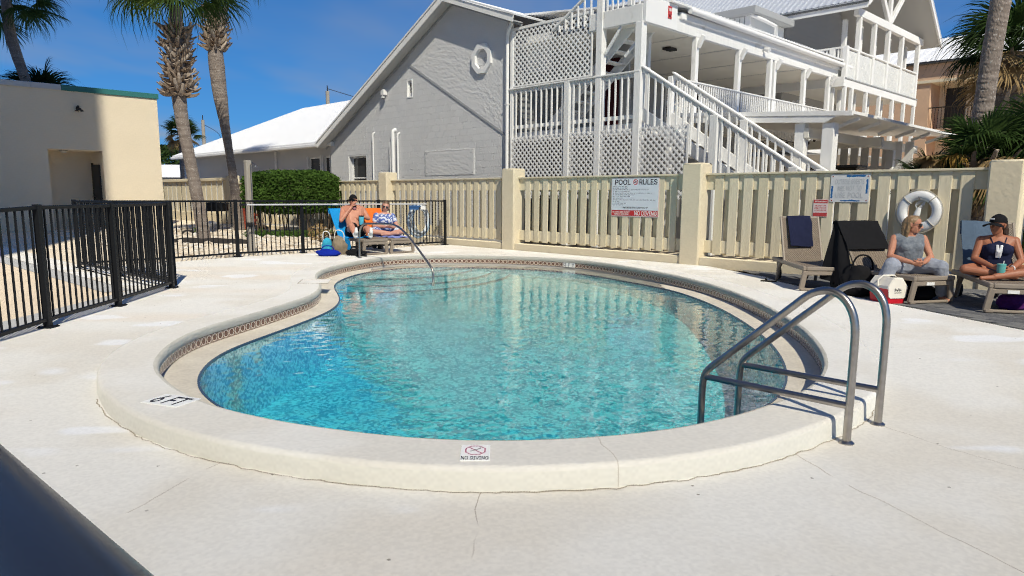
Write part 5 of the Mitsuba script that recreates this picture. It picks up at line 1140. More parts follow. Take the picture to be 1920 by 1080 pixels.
# box dormer on the porch roof
dm = thing('box_dormer', 'small box dormer with upright boards between the two white roofs', 'dormer')
hbox(dm, 'wall', (0.4, 9.0, 6.2), (2.72, 11.7, 7.62), 'mat_vinyl', 0.01)
for i in range(12): hbox(dm, 'batten', (0.5 + 0.185 * i, 8.978, 6.4), (0.53 + 0.185 * i, 8.999, 7.58), 'mat_grey_trim', 0.003)
hbox(dm, 'corner_post', (2.60, 8.95, 6.2), (2.78, 8.999, 7.62), WW); hbox(dm, 'roof', (0.2, 8.7, 7.62), (3.1, 11.72, 7.86), 'mat_grey_trim', 0.02)
part(dm, 'gutter', H(tube([(2.85, 8.9, 7.60), (3.12, 9.3, 7.45), (3.12, 10.2, 7.40), (2.95, 10.6, 7.15), (2.95, 10.9, 6.8)], 0.06, 10)), 'mat_white_paint', smooth=40)

# ---------------------------------------------------------------- the peach building at the right
pb = thing('peach_building', 'peach stucco building with a railed upper balcony and pale metal roof', 'building')
PV = 25.0
hbox(pb, 'wall', (-6, PV, -0.2), (4.05, PV + 8, 7.1), 'mat_peach_stucco', 0); hbox(pb, 'wall', (4.05, PV + 1.6, -0.2), (18, PV + 8, 7.1), 'mat_beige_stucco', 0, label='cream wall at the back of the balcony')
hbox(pb, 'band', (-6, PV - 0.05, 7.12), (18, PV + 8, 7.88), 'mat_peach_stucco', 0.01); hbox(pb, 'lower_band', (-6, PV - 0.12, 6.98), (18, PV + 1.62, 7.118), 'mat_tan_stucco', 0.01)
hbox(pb, 'eave', (-6, PV - 0.35, 7.882), (18, PV + 8, 7.96), 'mat_dark_trim', 0.01)
rv = np.array([(-6, PV - 0.4, 7.97), (18, PV - 0.4, 7.97), (18, PV + 4.5, 9.9), (-6, PV + 4.5, 9.9), (-6, PV + 9, 7.97), (18, PV + 9, 7.97)])
part(pb, 'roof_sheet', H(mesh_of(rv, [[0, 1, 2], [0, 2, 3], [3, 2, 5], [3, 5, 4]])), 'mat_white_metal')
part(pb, 'roof_rib', H(join([beam((u, PV - 0.4, 7.99), (u, PV + 4.5, 9.92), 0.05, 0.04, 0.006) for u in np.arange(-5.8, 18, 0.46)])), 'mat_white_metal', kind='stuff')
hbox(pb, 'balcony_slab', (4.0, PV - 0.1, 4.5), (18, PV + 1.6, 4.75), 'mat_peach_stucco', 0.01)
hbox(pb, 'hand_rail', (4.06, PV - 0.03, 5.76), (18, PV + 0.02, 5.81), 'mat_bronze')
for i in range(60): hbox(pb, 'picket', (4.2 + 0.14 * i, PV - 0.012, 4.76), (4.222 + 0.14 * i, PV + 0.01, 5.76), 'mat_bronze', 0)
hbox(pb, 'door', (4.35, PV + 1.55, 4.76), (5.25, PV + 1.598, 6.85), 'mat_dark_door', 0.006)
wn = hbox(pb, 'window', (6.2, PV + 1.55, 4.9), (7.0, PV + 1.598, 6.85), 'mat_dark_door', 0.006); part(wn, 'pane', H(bx((6.35, PV + 1.535, 5.0), (6.9, PV + 1.549, 6.7))), 'mat_glass_dark')
pl_ = thing('porch_lantern', 'small dark lantern on the cream balcony wall between door and window', 'lamp')
part(pl_, 'body', H(xf(lathe([(0.05, -0.15), (0.10, -0.05), (0.11, 0.1), (0.03, 0.2), (0.001, 0.22)], 10), mat4(None, (5.7, PV + 1.45, 6.3)))), 'mat_bronze', smooth=40); part(pl_, 'arm', H(bx((5.67, PV + 1.45, 6.4), (5.73, PV + 1.598, 6.45))), 'mat_bronze')
# ---------------------------------------------------------------- rails, signs, ring, markers
def markers():
    t = thing('no_diving_tile', 'white no diving tile with a red crossed octagon on the near rim', 'sign')
    c = np.array([-0.19, 3.60, 0.0025]); M = mat4(rz(0.02), c)
    put(t, xf(bx((-0.078, -0.115, -0.002), (0.078, 0.115, 0.004), 0.001), M), 'mat_white_tile')
    def flatprism(poly, z0=0.0042, h=0.0006): e = join([trimesh.creation.extrude_polygon(g_, h, engine='earcut') for g_ in getattr(poly, 'geoms', [poly])]); e.apply_translation([0, 0, z0]); return xf(e, M)
    o = Polygon([(0.056 * math.cos(a), 0.03 + 0.070 * math.sin(a)) for a in np.radians(np.arange(8) * 45 + 22.5)])
    part(t, 'emblem', flatprism(o.buffer(0.003).difference(o.buffer(-0.004))), 'mat_magenta_ink')
    part(t, 'emblem', flatprism(LineString([(-0.037, 0.078), (0.037, -0.018)]).buffer(0.0032)), 'mat_magenta_ink'); part(t, 'emblem', flatprism(LineString([(-0.024, 0.016), (0.018, 0.05)]).buffer(0.003).union(Point(0.024, 0.058).buffer(0.005)), 0.0049), 'mat_ink')
    tm = meshkit.text_mesh('NO DIVING', 0.046, 0.0006, True); w = np.ptp(tm.vertices[:, 0]); tm.apply_scale([0.144 / w, 1, 1]); tm.apply_translation([-0.072 - tm.vertices[:, 0].min(), -0.104, 0.0042]); part(t, 'lettering', xf(tm, M), 'mat_ink')
    t = thing('depth_marker', 'white 6 FT depth marker on the near left rim', 'sign')
    M = mat4(rz(math.radians(-21)), (-2.25, 4.53, 0.0025))
    put(t, xf(bx((-0.145, -0.105, -0.002), (0.155, 0.105, 0.004), 0.001), M), 'mat_white_tile')
    tm = meshkit.text_mesh('6 FT', 0.15, 0.0008, True); w = np.ptp(tm.vertices[:, 0]); tm.apply_scale([0.24 / w, 1, 1]); tm.apply_translation([-0.115 - tm.vertices[:, 0].min(), -0.075, 0.0043])
    part(t, 'lettering', xf(tm, M), 'mat_ink')
    t = thing('depth_marker', 'white 3 FT depth tiles set in the waterline band at the far side', 'sign')
    (qa, na), (qb, nb) = lip_at((depth_k - 1) * pitch), lip_at((depth_k + 2) * pitch)
    if qa[0] > qb[0]: qa, qb, na, nb = qb, qa, nb, na
    d = qb - qa; L = np.linalg.norm(d); d /= L; n_ = np.array([d[1], -d[0]]); n_ = n_ if n_ @ (na + nb) < 0 else -n_
    R_ = np.stack([[d[0], d[1], 0], [0, 0, 1], [*n_, 0]], 1)
    M = mat4(R_, (*(qa + d * L / 2), -0.13))
    for i, ch in enumerate(('3', 'F', 'T')):
        x0 = -L / 2 + i * L / 3
        p_ = part(t, 'tile', xf(bx((x0 + 0.003, -0.047, -0.012), (x0 + L / 3 - 0.003, 0.047, 0.0), 0.001), M), 'mat_white_tile')
        tm = meshkit.text_mesh(ch, 0.062, 0.0008, True); c_ = (tm.vertices[:, 0].min() + tm.vertices[:, 0].max()) / 2
        tm.apply_translation([x0 + L / 6 - c_, -0.031, 0.0002]); part(p_, 'lettering', xf(tm, M), 'mat_ink')
markers()
sk = thing('skimmer_lid', 'pale square skimmer lid let into the rim at the pinched side', 'lid')
put(sk, xf(bx((-0.22, -0.26, -0.004), (0.22, 0.26, 0.0042), 0.002), mat4(rz(0.15), (-3.12, 11.15, 0.0))), 'mat_deck')
part(sk, 'gap', xf(join([bx((-0.235, -0.275, -0.003), (-0.222, 0.275, 0.0026)), bx((-0.222, 0.262, -0.003), (0.235, 0.275, 0.0026)), bx((-0.222, -0.275, -0.003), (0.235, -0.262, 0.0026))]), mat4(rz(0.15), (-3.12, 11.15, 0.0))), 'mat_joint')
# the two grab rails of the near ladder
sdir = np.array([-0.700, 0.714])
hp_path = [(0.0, -0.13), (0.0, 0.2), (0.0, 0.48), (0.006, 0.60), (0.03, 0.685), (0.08, 0.755), (0.145, 0.79), (0.215, 0.79), (0.285, 0.762), (0.36, 0.70), (0.60, 0.485), (0.84, 0.27), (0.94, 0.18), (0.98, 0.13), (0.995, 0.07), (1.0, -0.05), (1.0, -0.30), (1.0, -0.62)]
for (bx_, by_), lb in (((2.05, 4.16), 'polished steel ladder rail nearer the camera at the right rim'), ((2.43, 4.53), 'polished steel ladder rail farther from the camera at the right rim')):
    k = thing('ladder_rail', lb, 'handrail', None)
    pts = spline(np.array([(bx_ + sdir[0] * s, by_ + sdir[1] * s, z) for s, z in hp_path]), 90)
    part(k, 'tube', tube(pts, 0.0245, 20), 'mat_steel', smooth=40)
    part(k, 'cross_bar', tube(np.array([(bx_ + sdir[0] * s, by_ + sdir[1] * s, 0.105) for s in (0.0, 0.5, 1.0)]), 0.0215, 18), 'mat_steel', smooth=40)
    part(k, 'flange', xf(lathe([(0.045, 0.0), (0.045, 0.006), (0.034, 0.016), (0.025, 0.02)], 24), mat4(None, (bx_, by_, -0.13))), 'mat_steel', smooth=40)
# grab rail at the entry steps
k = thing('step_rail', 'bent steel rail running from the deck down into the shallow steps', 'handrail')
fr_pts = [(-3.33, 15.46, -0.02), (-3.325, 15.455, 0.45), (-3.29, 15.42, 0.64), (-3.20, 15.33, 0.735), (-3.05, 15.18, 0.755), (-2.48, 14.62, 0.765), (-2.33, 14.47, 0.725), (-2.12, 14.27, 0.58), (-1.68, 13.84, 0.10), (-1.58, 13.74, -0.02), (-1.54, 13.70, -0.10), (-1.535, 13.69, -0.40)]
part(k, 'tube', tube(spline(fr_pts, 70), 0.022, 14), 'mat_steel', smooth=40)
part(k, 'flange', xf(lathe([(0.05, 0.0), (0.05, 0.008), (0.03, 0.02)], 20), mat4(None, (-3.33, 15.46, 0.001))), 'mat_steel', smooth=40)
# ---- signs on the fence
def sign_frame(u0, u1, z0, z1, v=-2.245): return HM @ mat4(np.stack([[1, 0, 0], [0, 0, 1], [0, -1, 0]], 1), ((u0 + u1) / 2, v, (z0 + z1) / 2)), u1 - u0, z1 - z0
def txt(parent, s, h, cx, cy, w, M, mat, bold=True, squash=None, d=0.0012):
    tm = meshkit.text_mesh(s, h, d, bold); ww = np.ptp(tm.vertices[:, 0])
    if w: tm.apply_scale([w / ww, 1, 1])
    c_ = (tm.vertices[:, 0].min() + tm.vertices[:, 0].max()) / 2
    tm.apply_translation([cx - c_, cy - h / 2, 0.0051]); return part(parent, 'lettering', xf(tm, M), mat)
M, W_, H_ = sign_frame(5.62, 6.88, 0.925, 1.765)
s = thing('pool_rules_sign', 'white pool rules sign with a red no diving strip on the tan boards', 'sign')
put(s, xf(bx((-W_ / 2, -H_ / 2, -0.006), (W_ / 2, H_ / 2, 0.0), 0.002), M), 'mat_sign_pink'); part(s, 'face', xf(bx((-W_ / 2 + 0.02, -H_ / 2 + 0.14, 0.0005), (W_ / 2 - 0.02, H_ / 2 - 0.02, 0.004)), M), 'mat_sign_white')
txt(s, 'POOL', 0.108, -0.32, 0.325, 0.42, M, 'mat_ink'); txt(s, 'RULES', 0.108, 0.35, 0.325, 0.46, M, 'mat_ink')
def rp(parent, name, poly, z, h, mat, M):
    e = join([trimesh.creation.extrude_polygon(g_, h, engine='earcut') for g_ in getattr(poly, 'geoms', [poly]) if g_.geom_type == 'Polygon']); e.apply_translation([0, 0, z]); return part(parent, name, xf(e, M), mat)
rp(s, 'emblem', Point(0.02, 0.325).buffer(0.062).difference(Point(0.02, 0.325).buffer(0.048)), 0.0045, 0.001, 'mat_red_ink', M)
rp(s, 'emblem', LineString([(-0.02, 0.365), (0.06, 0.285)]).buffer(0.008), 0.0048, 0.001, 'mat_red_ink', M); rp(s, 'emblem', LineString([(-0.015, 0.31), (0.03, 0.33), (0.05, 0.35)]).buffer(0.007), 0.0056, 0.001, 'mat_ink', M)
gg = np.random.default_rng(12)
lens = [0.42, 0.40, 0.98, 0.48, 1.06, 0.60, 0.48, 0.28, 1.16, 0.20, 0.36, 0.28]
tl = []
for i, L in enumerate(lens):      # the small print, too worn to read: rows of short dark word marks
    y = 0.235 - i * 0.0365; x = -W_ / 2 + 0.05; end = x + L
    while x < end - 0.02:
        w_ = min(gg.uniform(0.03, 0.10), end - x)
        cnt = max(1, int(w_ / 0.015))
        for c_ in range(cnt): tl.append(bx((x + c_ * 0.015, y - 0.0085, 0.0045), (x + c_ * 0.015 + 0.0095, y + 0.0085 * gg.uniform(0.3, 1), 0.0055)))
        x += w_ + 0.016
part(s, 'small_print', xf(join(tl), M), 'mat_ink', kind='stuff')
txt(s, 'MAXIMUM POOL DEPTH 6\' 0"', 0.034, 0.03, -0.225, 0.66, M, 'mat_ink')
part(s, 'red_strip', xf(bx((-W_ / 2 + 0.02, -H_ / 2 + 0.02, 0.0005), (W_ / 2 - 0.02, -H_ / 2 + 0.135, 0.004)), M), 'mat_red_ink')
txt(s, 'NO DIVING', 0.088, 0.30, -0.342, 0.58, M, 'mat_white_tile'); txt(s, 'NO LIFEGUARD ON DUTY', 0.030, -0.34, -0.322, 0.48, M, 'mat_white_tile'); txt(s, 'SWIM AT OWN RISK', 0.030, -0.34, -0.368, 0.40, M, 'mat_white_tile')
for sx in (-1, 1):
    for sy in (-1, 1): part(s, 'screw', xf(xf(lathe([(0.009, 0), (0.007, 0.003), (0.001, 0.004)], 8), mat4(None, (sx * (W_ / 2 - 0.012), sy * (H_ / 2 - 0.012), 0))), M), 'mat_steel')
M, W_, H_ = sign_frame(10.42, 11.07, 1.285, 1.76)
s = thing('guest_notice_sign', 'sun bleached white sign with peeling blue edges, left of the life ring', 'sign')
put(s, xf(bx((-W_ / 2, -H_ / 2, -0.006), (W_ / 2, H_ / 2, 0.0), 0.002), M), 'mat_sign_faded')
for j, (x0, y0, x1, y1) in enumerate(((-0.06, 0.185, 0.25, 0.228), (-0.315, -0.17, -0.275, 0.04), (0.265, -0.09, 0.305, 0.15), (-0.14, -0.228, 0.18, -0.196))):
    pts_ = [(x0 + (x1 - x0) * t, y0 + gg.uniform(0, 0.3) * (y1 - y0)) for t in np.linspace(0, 1, 9)] + [(x0 + (x1 - x0) * t, y1 - gg.uniform(0, 0.3) * (y1 - y0)) for t in np.linspace(1, 0, 9)] if j in (0, 3) else [(x0 + gg.uniform(0, 0.3) * (x1 - x0), y0 + (y1 - y0) * t) for t in np.linspace(0, 1, 9)] + [(x1 - gg.uniform(0, 0.3) * (x1 - x0), y0 + (y1 - y0) * t) for t in np.linspace(1, 0, 9)]
    rp(s, 'blue_film', Polygon(pts_).buffer(0.001), 0.0005, 0.001, 'mat_sign_blue', M)
for t_, y, w_ in (('OUTSIDE GUESTS', 0.115, 0.48), ('ARE NOT TO', 0.0, 0.40), ('USE POOL', -0.115, 0.46)): txt(s, t_, 0.085, 0.0, y, w_, M, 'mat_sign_grey', False, d=0.0006)
for q_ in ((-0.29, 0.2), (0.29, 0.2), (-0.29, -0.21), (0.285, -0.205)): part(s, 'screw', xf(xf(lathe([(0.012, 0), (0.008, 0.004), (0.001, 0.005)], 8), mat4(None, (*q_, 0))), M), 'mat_brick_red')
M, W_, H_ = sign_frame(10.14, 10.40, 1.025, 1.33)
s = thing('warning_sign', 'small red and white warning sign above the empty lounger', 'sign')
put(s, xf(bx((-W_ / 2, -H_ / 2, -0.004), (W_ / 2, H_ / 2, 0.0), 0.002), M), 'mat_sign_pink')
part(s, 'red_strip', xf(bx((-W_ / 2 + 0.008, H_ / 2 - 0.065, 0.0004), (W_ / 2 - 0.008, H_ / 2 - 0.008, 0.003)), M), 'mat_sign_pale_red'); part(s, 'red_strip', xf(bx((-W_ / 2 + 0.008, -H_ / 2 + 0.008, 0.0004), (W_ / 2 - 0.008, -H_ / 2 + 0.07, 0.003)), M), 'mat_sign_pale_red')
tl = []
for y, hh in ((0.118, 0.014), (0.045, 0.008), (0.017, 0.008), (-0.011, 0.008), (-0.039, 0.008)):
    for c_ in range(9): tl.append(bx((-0.10 + c_ * 0.023, y - hh, 0.0032 if hh > 0.01 else 0.0004), (-0.10 + c_ * 0.023 + 0.016, y + hh * gg.uniform(0.1, 1), 0.0042 if hh > 0.01 else 0.0016)))
part(s, 'small_print', xf(join(tl[9:]), M), 'mat_sign_pale_red', kind='stuff'); part(s, 'small_print', xf(join(tl[:9]), M), 'mat_sign_pink', kind='stuff')
for q_ in ((0, 0.14),): part(s, 'screw', xf(xf(lathe([(0.008, 0), (0.006, 0.004), (0.001, 0.005)], 8), mat4(None, (*q_, 0.003))), M), 'mat_steel')
# ---- life ring
lr = thing('life_ring', 'white life ring with a grab rope hung on the tan boards', 'life ring')
RC = HM @ mat4(np.stack([[1, 0, 0], [0, 0, 1], [0, -1, 0]], 1) , (11.88, -2.31, 1.15))
a_ = np.linspace(0, 2 * math.pi, 61)[:-1]; b_ = np.linspace(0, 2 * math.pi, 19)[:-1]
part(lr, 'ring', xf(loft([[((0.255 + 0.075 * math.cos(b)) * math.cos(a), (0.255 + 0.075 * math.cos(b)) * math.sin(a), 0.062 * math.sin(b)) for b in b_] + [] for a in np.append(a_, 0)], closed=True), RC), 'mat_ring_white', smooth=True)
rope = []
for a in np.linspace(0.8, 0.8 + 2 * math.pi, 121):
    s4 = abs(math.sin(2 * (a - 0.8))); rope.append(((0.334 + 0.012 * s4 ** 0.7) * math.cos(a), (0.334 + 0.012 * s4 ** 0.7) * math.sin(a), 0.02))
part(lr, 'rope', xf(tube(rope, 0.007, 6), RC), 'mat_rope', smooth=True)
for a in (0.8, 0.8 + math.pi / 2, 0.8 + math.pi, 0.8 + 1.5 * math.pi):
    c = np.array([0.255 * math.cos(a), 0.255 * math.sin(a), 0]); e1 = np.array([math.cos(a), math.sin(a), 0])
    part(lr, 'band', xf(tube([c + e1 * 0.081 * math.cos(b) + np.array([0, 0, 0.068 * math.sin(b)]) for b in np.linspace(0, 2 * math.pi, 25)], 0.008, 6, caps=False), RC), 'mat_rope', smooth=True)
hk = thing('ring_hook', 'metal hook and knotted white line hanging inside the life ring', 'hook')
part(hk, 'hook', xf(tube([(0, 0.20, -0.05), (0, 0.2, 0.06), (0, 0.23, 0.09)], 0.012, 8), RC), 'mat_steel')
cl_ = [(0.06 * math.cos(t) * (1 + 0.25 * math.sin(3.1 * t)), 0.10 + 0.07 * math.sin(t * 1.07), -0.01 + 0.02 * math.sin(2.3 * t)) for t in np.linspace(0, 19, 120)]
part(hk, 'line', xf(tube(cl_, 0.006, 5), RC), 'mat_ring_white'); part(hk, 'line', xf(tube([(0, 0.06, 0), (-0.03, -0.04, 0.0), (-0.05, -0.10, 0), (-0.04, -0.16, 0)], [0.03, 0.05, 0.045, 0.02], 10), RC), 'mat_ring_white', smooth=True)
# ---- pole, brush and hose at the far railing
P0, P1 = np.array([-5.92, 15.52, 1.13]), np.array([-2.32, 19.22, 1.13])
pl = thing('pool_pole', 'long white telescopic pole hung along the far black railing', 'pole')
part(pl, 'tube', tube([P0, (P0 + P1) / 2, P1], 0.019, 10), 'mat_alu', smooth=40); part(pl, 'sleeve', tube([P0 + (P1 - P0) * 0.45, P0 + (P1 - P0) * 0.47], 0.024, 10), 'mat_white_plastic', smooth=40); part(pl, 'grip', tube([P0, P0 + (P1 - P0) * 0.03], 0.023, 10), 'mat_black_plastic', smooth=40)
br = thing('pool_brush', 'dark blue pool brush head on the end of the white pole', 'brush')
fd = np.array([0.70, 0.72, 0]); fn = np.array([0.72, -0.70, 0])
c = P1 - fd * 0.42 + fn * 0.05 - np.array([0, 0, 0.06])
part(br, 'body', beam(c - fd * 0.19, c + fd * 0.19, 0.05, 0.05, 0.015), 'mat_brush_blue'); part(br, 'bristles', beam(c - fd * 0.18 - [0, 0, 0.055], c + fd * 0.12 - [0, 0, 0.055], 0.03, 0.06), 'mat_brush_blue'); part(br, 'net', beam(c + fd * 0.2 - [0, 0, 0.03], c + fd * 0.36 - [0, 0, 0.05], 0.02, 0.10, 0.008), 'mat_white_plastic')
hs = thing('vacuum_hose', 'coiled pale blue and white ribbed vacuum hose hung behind the railing end', 'hose')
hc_ = np.array([-2.42, 19.42, 0.72]) - fn * 0.12
gh_ = np.random.default_rng(8)
for i in range(7):
    rr = 0.26 + 0.035 * (i % 4) + gh_.uniform(-0.02, 0.02); ell = gh_.uniform(1.2, 1.45); ph = gh_.uniform(0, 6.28); dx = gh_.uniform(-0.05, 0.05)
    pts = [hc_ + fd * (rr * math.cos(t) + dx) - fn * (0.02 + 0.022 * i + 0.02 * math.sin(2 * t + ph)) + np.array([0, 0, rr * ell * math.sin(t) + gh_.uniform(-0.001, 0.001) - 0.08 * i * 0.2]) for t in np.linspace(0, 2 * math.pi, 73)]
    rad = [0.021 + 0.003 * (j % 2) for j in range(73)]
    part(hs, 'loop', tube(pts, rad, 8, caps=False), 'mat_hose_blue' if i % 2 else 'mat_hose_white', smooth=True)
# ---- pavers under the loungers at the right
struct('paver_patio', flat(patio, lambda x, y: -0.012 + 0 * x), 'mat_paver_sand')
pav = []
PA = math.radians(-62)
e1, e2 = np.array([math.cos(PA), math.sin(PA)]), np.array([-math.sin(PA), math.cos(PA)])
for i in range(-40, 60):
    for j in range(-30, 60):
        o = np.array([5.0, 9.0]) + e1 * (i * 0.24 + (0.12 if j % 2 else 0)) + e2 * (j * 0.13)
        q = Polygon([tuple(o + e1 * a + e2 * b) for a, b in ((0.004, 0.004), (0.236, 0.004), (0.236, 0.126), (0.004, 0.126))])
        if not patio.contains(q): continue
        d_ = np.linalg.norm(o)
        if o[0] > 0.78 * o[1] + 0.6 or o[1] > 13.0: continue
        pav.append((d_, o))
pav.sort(key=lambda t: t[0])
def paver(o, r): return xf(bx((0.004, 0.004, -0.02), (0.236, 0.126, 0.0 + r), 0.004), mat4(np.stack([[*e1, 0], [*e2, 0], [0, 0, 1]], 1), (*o, 0)))
rest_ = []
for i, (d_, o) in enumerate(pav):
    m = paver(o, RNG.uniform(-0.003, 0.002))
    if i < 280: part('paver_patio', 'paver', m, f'mat_paver_{int(RNG.integers(3))}')
    else: rest_.append(m)
if rest_: part('paver_patio', 'paver', join(rest_), 'mat_paver_0', kind='stuff')

# ---------------------------------------------------------------- loungers
def panel(lo, hi, uvscale=1.0):
    m = bx(lo, hi); return m, np.asarray(m.vertices)[:, :2] * uvscale
CHW, HINGE, BL = 0.64, 1.08, 0.80
def lounger(label, foot, axis, ang, group='loungers with woven backs'):
    k = thing('sun_lounger', label, 'sun lounger', None)
    y_ = np.array([axis[0], axis[1], 0.0]); y_ /= np.linalg.norm(y_); x_ = np.array([y_[1], -y_[0], 0])
    M = mat4(np.stack([x_, y_, [0, 0, 1]], 1), (foot[0], foot[1], 0.0))
    def sh(name, ck, mk, mat, Mx=None, uvs=None, smooth=False, label=None):
        kk = key(name, k)
        c = ('lg', ck, mat)
        if c not in _cache:
            m = mk(); _cache[c] = mikit.ply(m, mat, smooth=smooth, **({'uv': np.asarray(m.vertices)[:, :2]} if uvs else {}))
        scene[kk] = {**_cache[c], 'to_world': Tm(M if Mx is None else M @ Mx)}
        return kk
    w = CHW / 2
    sh('seat', 'seat', lambda: bx((-w + 0.02, 0.03, 0.335), (w - 0.02, HINGE, 0.352)), 'mat_wicker', uvs=True)
    sh('seat_frame', 'sf', lambda: join([bx((-w, 0.0, 0.30), (-w + 0.05, 1.75, 0.365), 0.012), bx((w - 0.05, 0.0, 0.30), (w, 1.75, 0.365), 0.012), bx((-w + 0.05, 0.0, 0.30), (w - 0.05, 0.05, 0.36), 0.012), bx((-w + 0.05, 1.70, 0.30), (w - 0.05, 1.75, 0.36), 0.012)]), 'mat_resin')
    sh('apron', 'ap', lambda: bx((-w + 0.06, 0.012, 0.235), (w - 0.06, 0.04, 0.298), 0.01), 'mat_resin')
    for s in (-1, 1):
        sh('leg', ('fl', s), lambda: join([beam((s * (w - 0.045), 0.03, 0.30), (s * (w - 0.005), 0.05, 0.02), 0.075, 0.05, 0.01, (0, 1, 0.1)), bx((s * (w - 0.04) - 0.05, 0.02, 0.0), (s * (w - 0.04) + 0.04, 0.08, 0.045), 0.01)]), 'mat_resin')
        sh('leg', ('rl', s), lambda: tube([(s * (w - 0.03), 1.30, 0.31), (s * (w - 0.02), 1.36, 0.22), (s * (w - 0.015), 1.38, 0.10), (s * (w - 0.01), 1.42, 0.0)], [0.035, 0.034, 0.028, 0.024], 10), 'mat_resin', smooth=50)
        wh_ = sh('wheel', ('wh', s), lambda: xf(lathe([(0.02, -0.02), (0.085, -0.02), (0.095, -0.008), (0.095, 0.008), (0.085, 0.02), (0.02, 0.02)], 20), mat4(ry(math.pi / 2), (s * (w - 0.10), 1.62, 0.096))), 'mat_rubber', smooth=40)
        kk = key('strut', k); scene[kk] = {**mikit.ply(beam((s * (w - 0.10), 1.62, 0.10), (s * (w - 0.06), 1.6, 0.31), 0.03, 0.04, 0.006), 'mat_resin'), 'to_world': Tm(M)}
    sh('foot_bar', 'fb', lambda: bx((-w + 0.05, 0.025, 0.004), (w - 0.05, 0.075, 0.042), 0.012), 'mat_resin')
    B = mat4(rx(ang), (0, HINGE + 0.01, 0.345))
    sh('backrest', 'bk', lambda: bx((-w + 0.03, 0.0, -0.012), (w - 0.03, BL, 0.006)), 'mat_wicker', B, uvs=True)
    sh('back_frame', 'bf', lambda: join([bx((-w + 0.01, 0.0, -0.022), (-w + 0.045, BL, 0.014), 0.008), bx((w - 0.045, 0.0, -0.022), (w - 0.01, BL, 0.014), 0.008), bx((-w + 0.045, BL - 0.035, -0.022), (w - 0.045, BL, 0.014), 0.008)]), 'mat_resin', B)
    for s in (-1, 1):
        kk = key('prop', k); y1 = HINGE + 0.5 * math.cos(ang); z1 = 0.345 + 0.5 * math.sin(ang)
        scene[kk] = {**mikit.ply(beam((s * 0.2, y1, z1), (s * 0.2, y1 + 0.18, 0.32), 0.03, 0.02, 0.004), 'mat_resin'), 'to_world': Tm(M)}
    return k, M, M @ B
def cloth(rows, thick=0.012): # a draped sheet with thickness
    r = np.asarray(rows, float); a = loft(r); n_ = trimesh.Trimesh(a.vertices, a.faces, process=False).vertex_normals
    m, n = r.shape[:2]; b = np.asarray(a.vertices) - n_ * thick; k = m * n
    e = []
    idx = np.arange(k).reshape(m, n)
    for line in (idx[0], idx[-1][::-1], idx[:, -1], idx[:, 0][::-1]):
        for p, q in zip(line[:-1], line[1:]): e += [[p, q + k, q], [p, p + k, q + k]]
    return mesh_of(np.vstack([a.vertices, b]), np.vstack([a.faces, np.asarray(a.faces)[:, ::-1] + k, e]))
def drape(B, x0, x1, y0, y1, over, hang_l=0.0, seed=0, nx=18, ny=26, puff=0.012, z=0.022):
    """A cloth on the back panel (frame B): from y0 up to y1, folded over the top by over."""
    rows_ = []
    for j in range(ny):
        s = j / (ny - 1) * ((y1 - y0) + over); row_ = []
        for i in range(nx):
            x = x0 + (x1 - x0) * i / (nx - 1)
            f = meshkit.fbm(np.array([x * 6, s * 5, seed * 7.3]), 3) - 0.5
            yy = y0 + s
            if yy <= y1: p = [x + 0.02 * f, yy, z + puff * (1 + 2 * f)]
            else: t = yy - y1; p = [x + 0.02 * f, y1 + 0.02 * math.sin(min(t / 0.03, 3.14)), z - min(t, 0.06) - 0.0 + puff * f * 1.5 - max(0, t - 0.06) * 0.02]; p[1] -= max(0, t - 0.06)
            row_.append(p)
        rows_.append(row_)
    return xf(cloth(rows_), B)
L1, M1, B1 = lounger('empty woven sun lounger with a navy cloth over its back', (4.56, 10.28), (0.10, 1.0), math.radians(62))
L2, M2, B2 = lounger('woven sun lounger under the woman in grey, its back draped in black', (5.47, 9.12), (-0.24, 0.97), math.radians(56))
L3, M3, B3 = lounger('woven sun lounger under the woman in the black cap, blue towel on its back', (5.99, 8.30), (0.32, 0.95), math.radians(60))
L4, M4, B4 = lounger('sun lounger under the bright blue towel by the far railing', (-3.12, 16.28), (-0.68, 0.73), math.radians(58))
L5, M5, B5 = lounger('sun lounger under the orange towel by the far railing', (-2.58, 16.80), (-0.68, 0.73), math.radians(58))
solo('navy_cloth', drape(B1, -0.20, 0.16, 0.24, BL, 0.12, seed=1, puff=0.045), 'mat_cloth_navy', 'folded navy cloth hanging over the back of the empty lounger', 'cloth', smooth=50)
bt_ = thing('black_towel', 'large black towel draped over a lounger back behind the blonde woman', 'towel')
put(bt_, drape(B2, -0.37, 0.34, 0.30, BL, 0.30, seed=2, puff=0.04), 'mat_cloth_black', smooth=50)
part(bt_, 'hanging_end', xf(cloth([[(-0.36 - 0.16 * t - 0.05 * s * t + 0.025 * math.sin(9 * s + 2 * t), HINGE + 0.16 - 0.35 * t + 0.30 * s * (1 + t), 0.66 + 0.38 * s - (0.56 + 0.30 * s) * t) for s in np.linspace(0, 1, 12)] for t in np.linspace(0, 1, 14)]), M2), 'mat_cloth_black', smooth=50)
solo('slate_towel', drape(B3, -0.33, 0.20, 0.10, BL, 0.22, seed=3, puff=0.022), 'mat_towel_slate', 'slate blue towel hung over the back of the last lounger', 'towel', smooth=50)
tw_ = thing('blue_towel', 'bright blue beach towel covering the far left lounger', 'towel')
put(tw_, drape(B4, -0.36, 0.34, -0.02, BL, 0.18, seed=4, puff=0.015), 'mat_towel_blue', smooth=50)
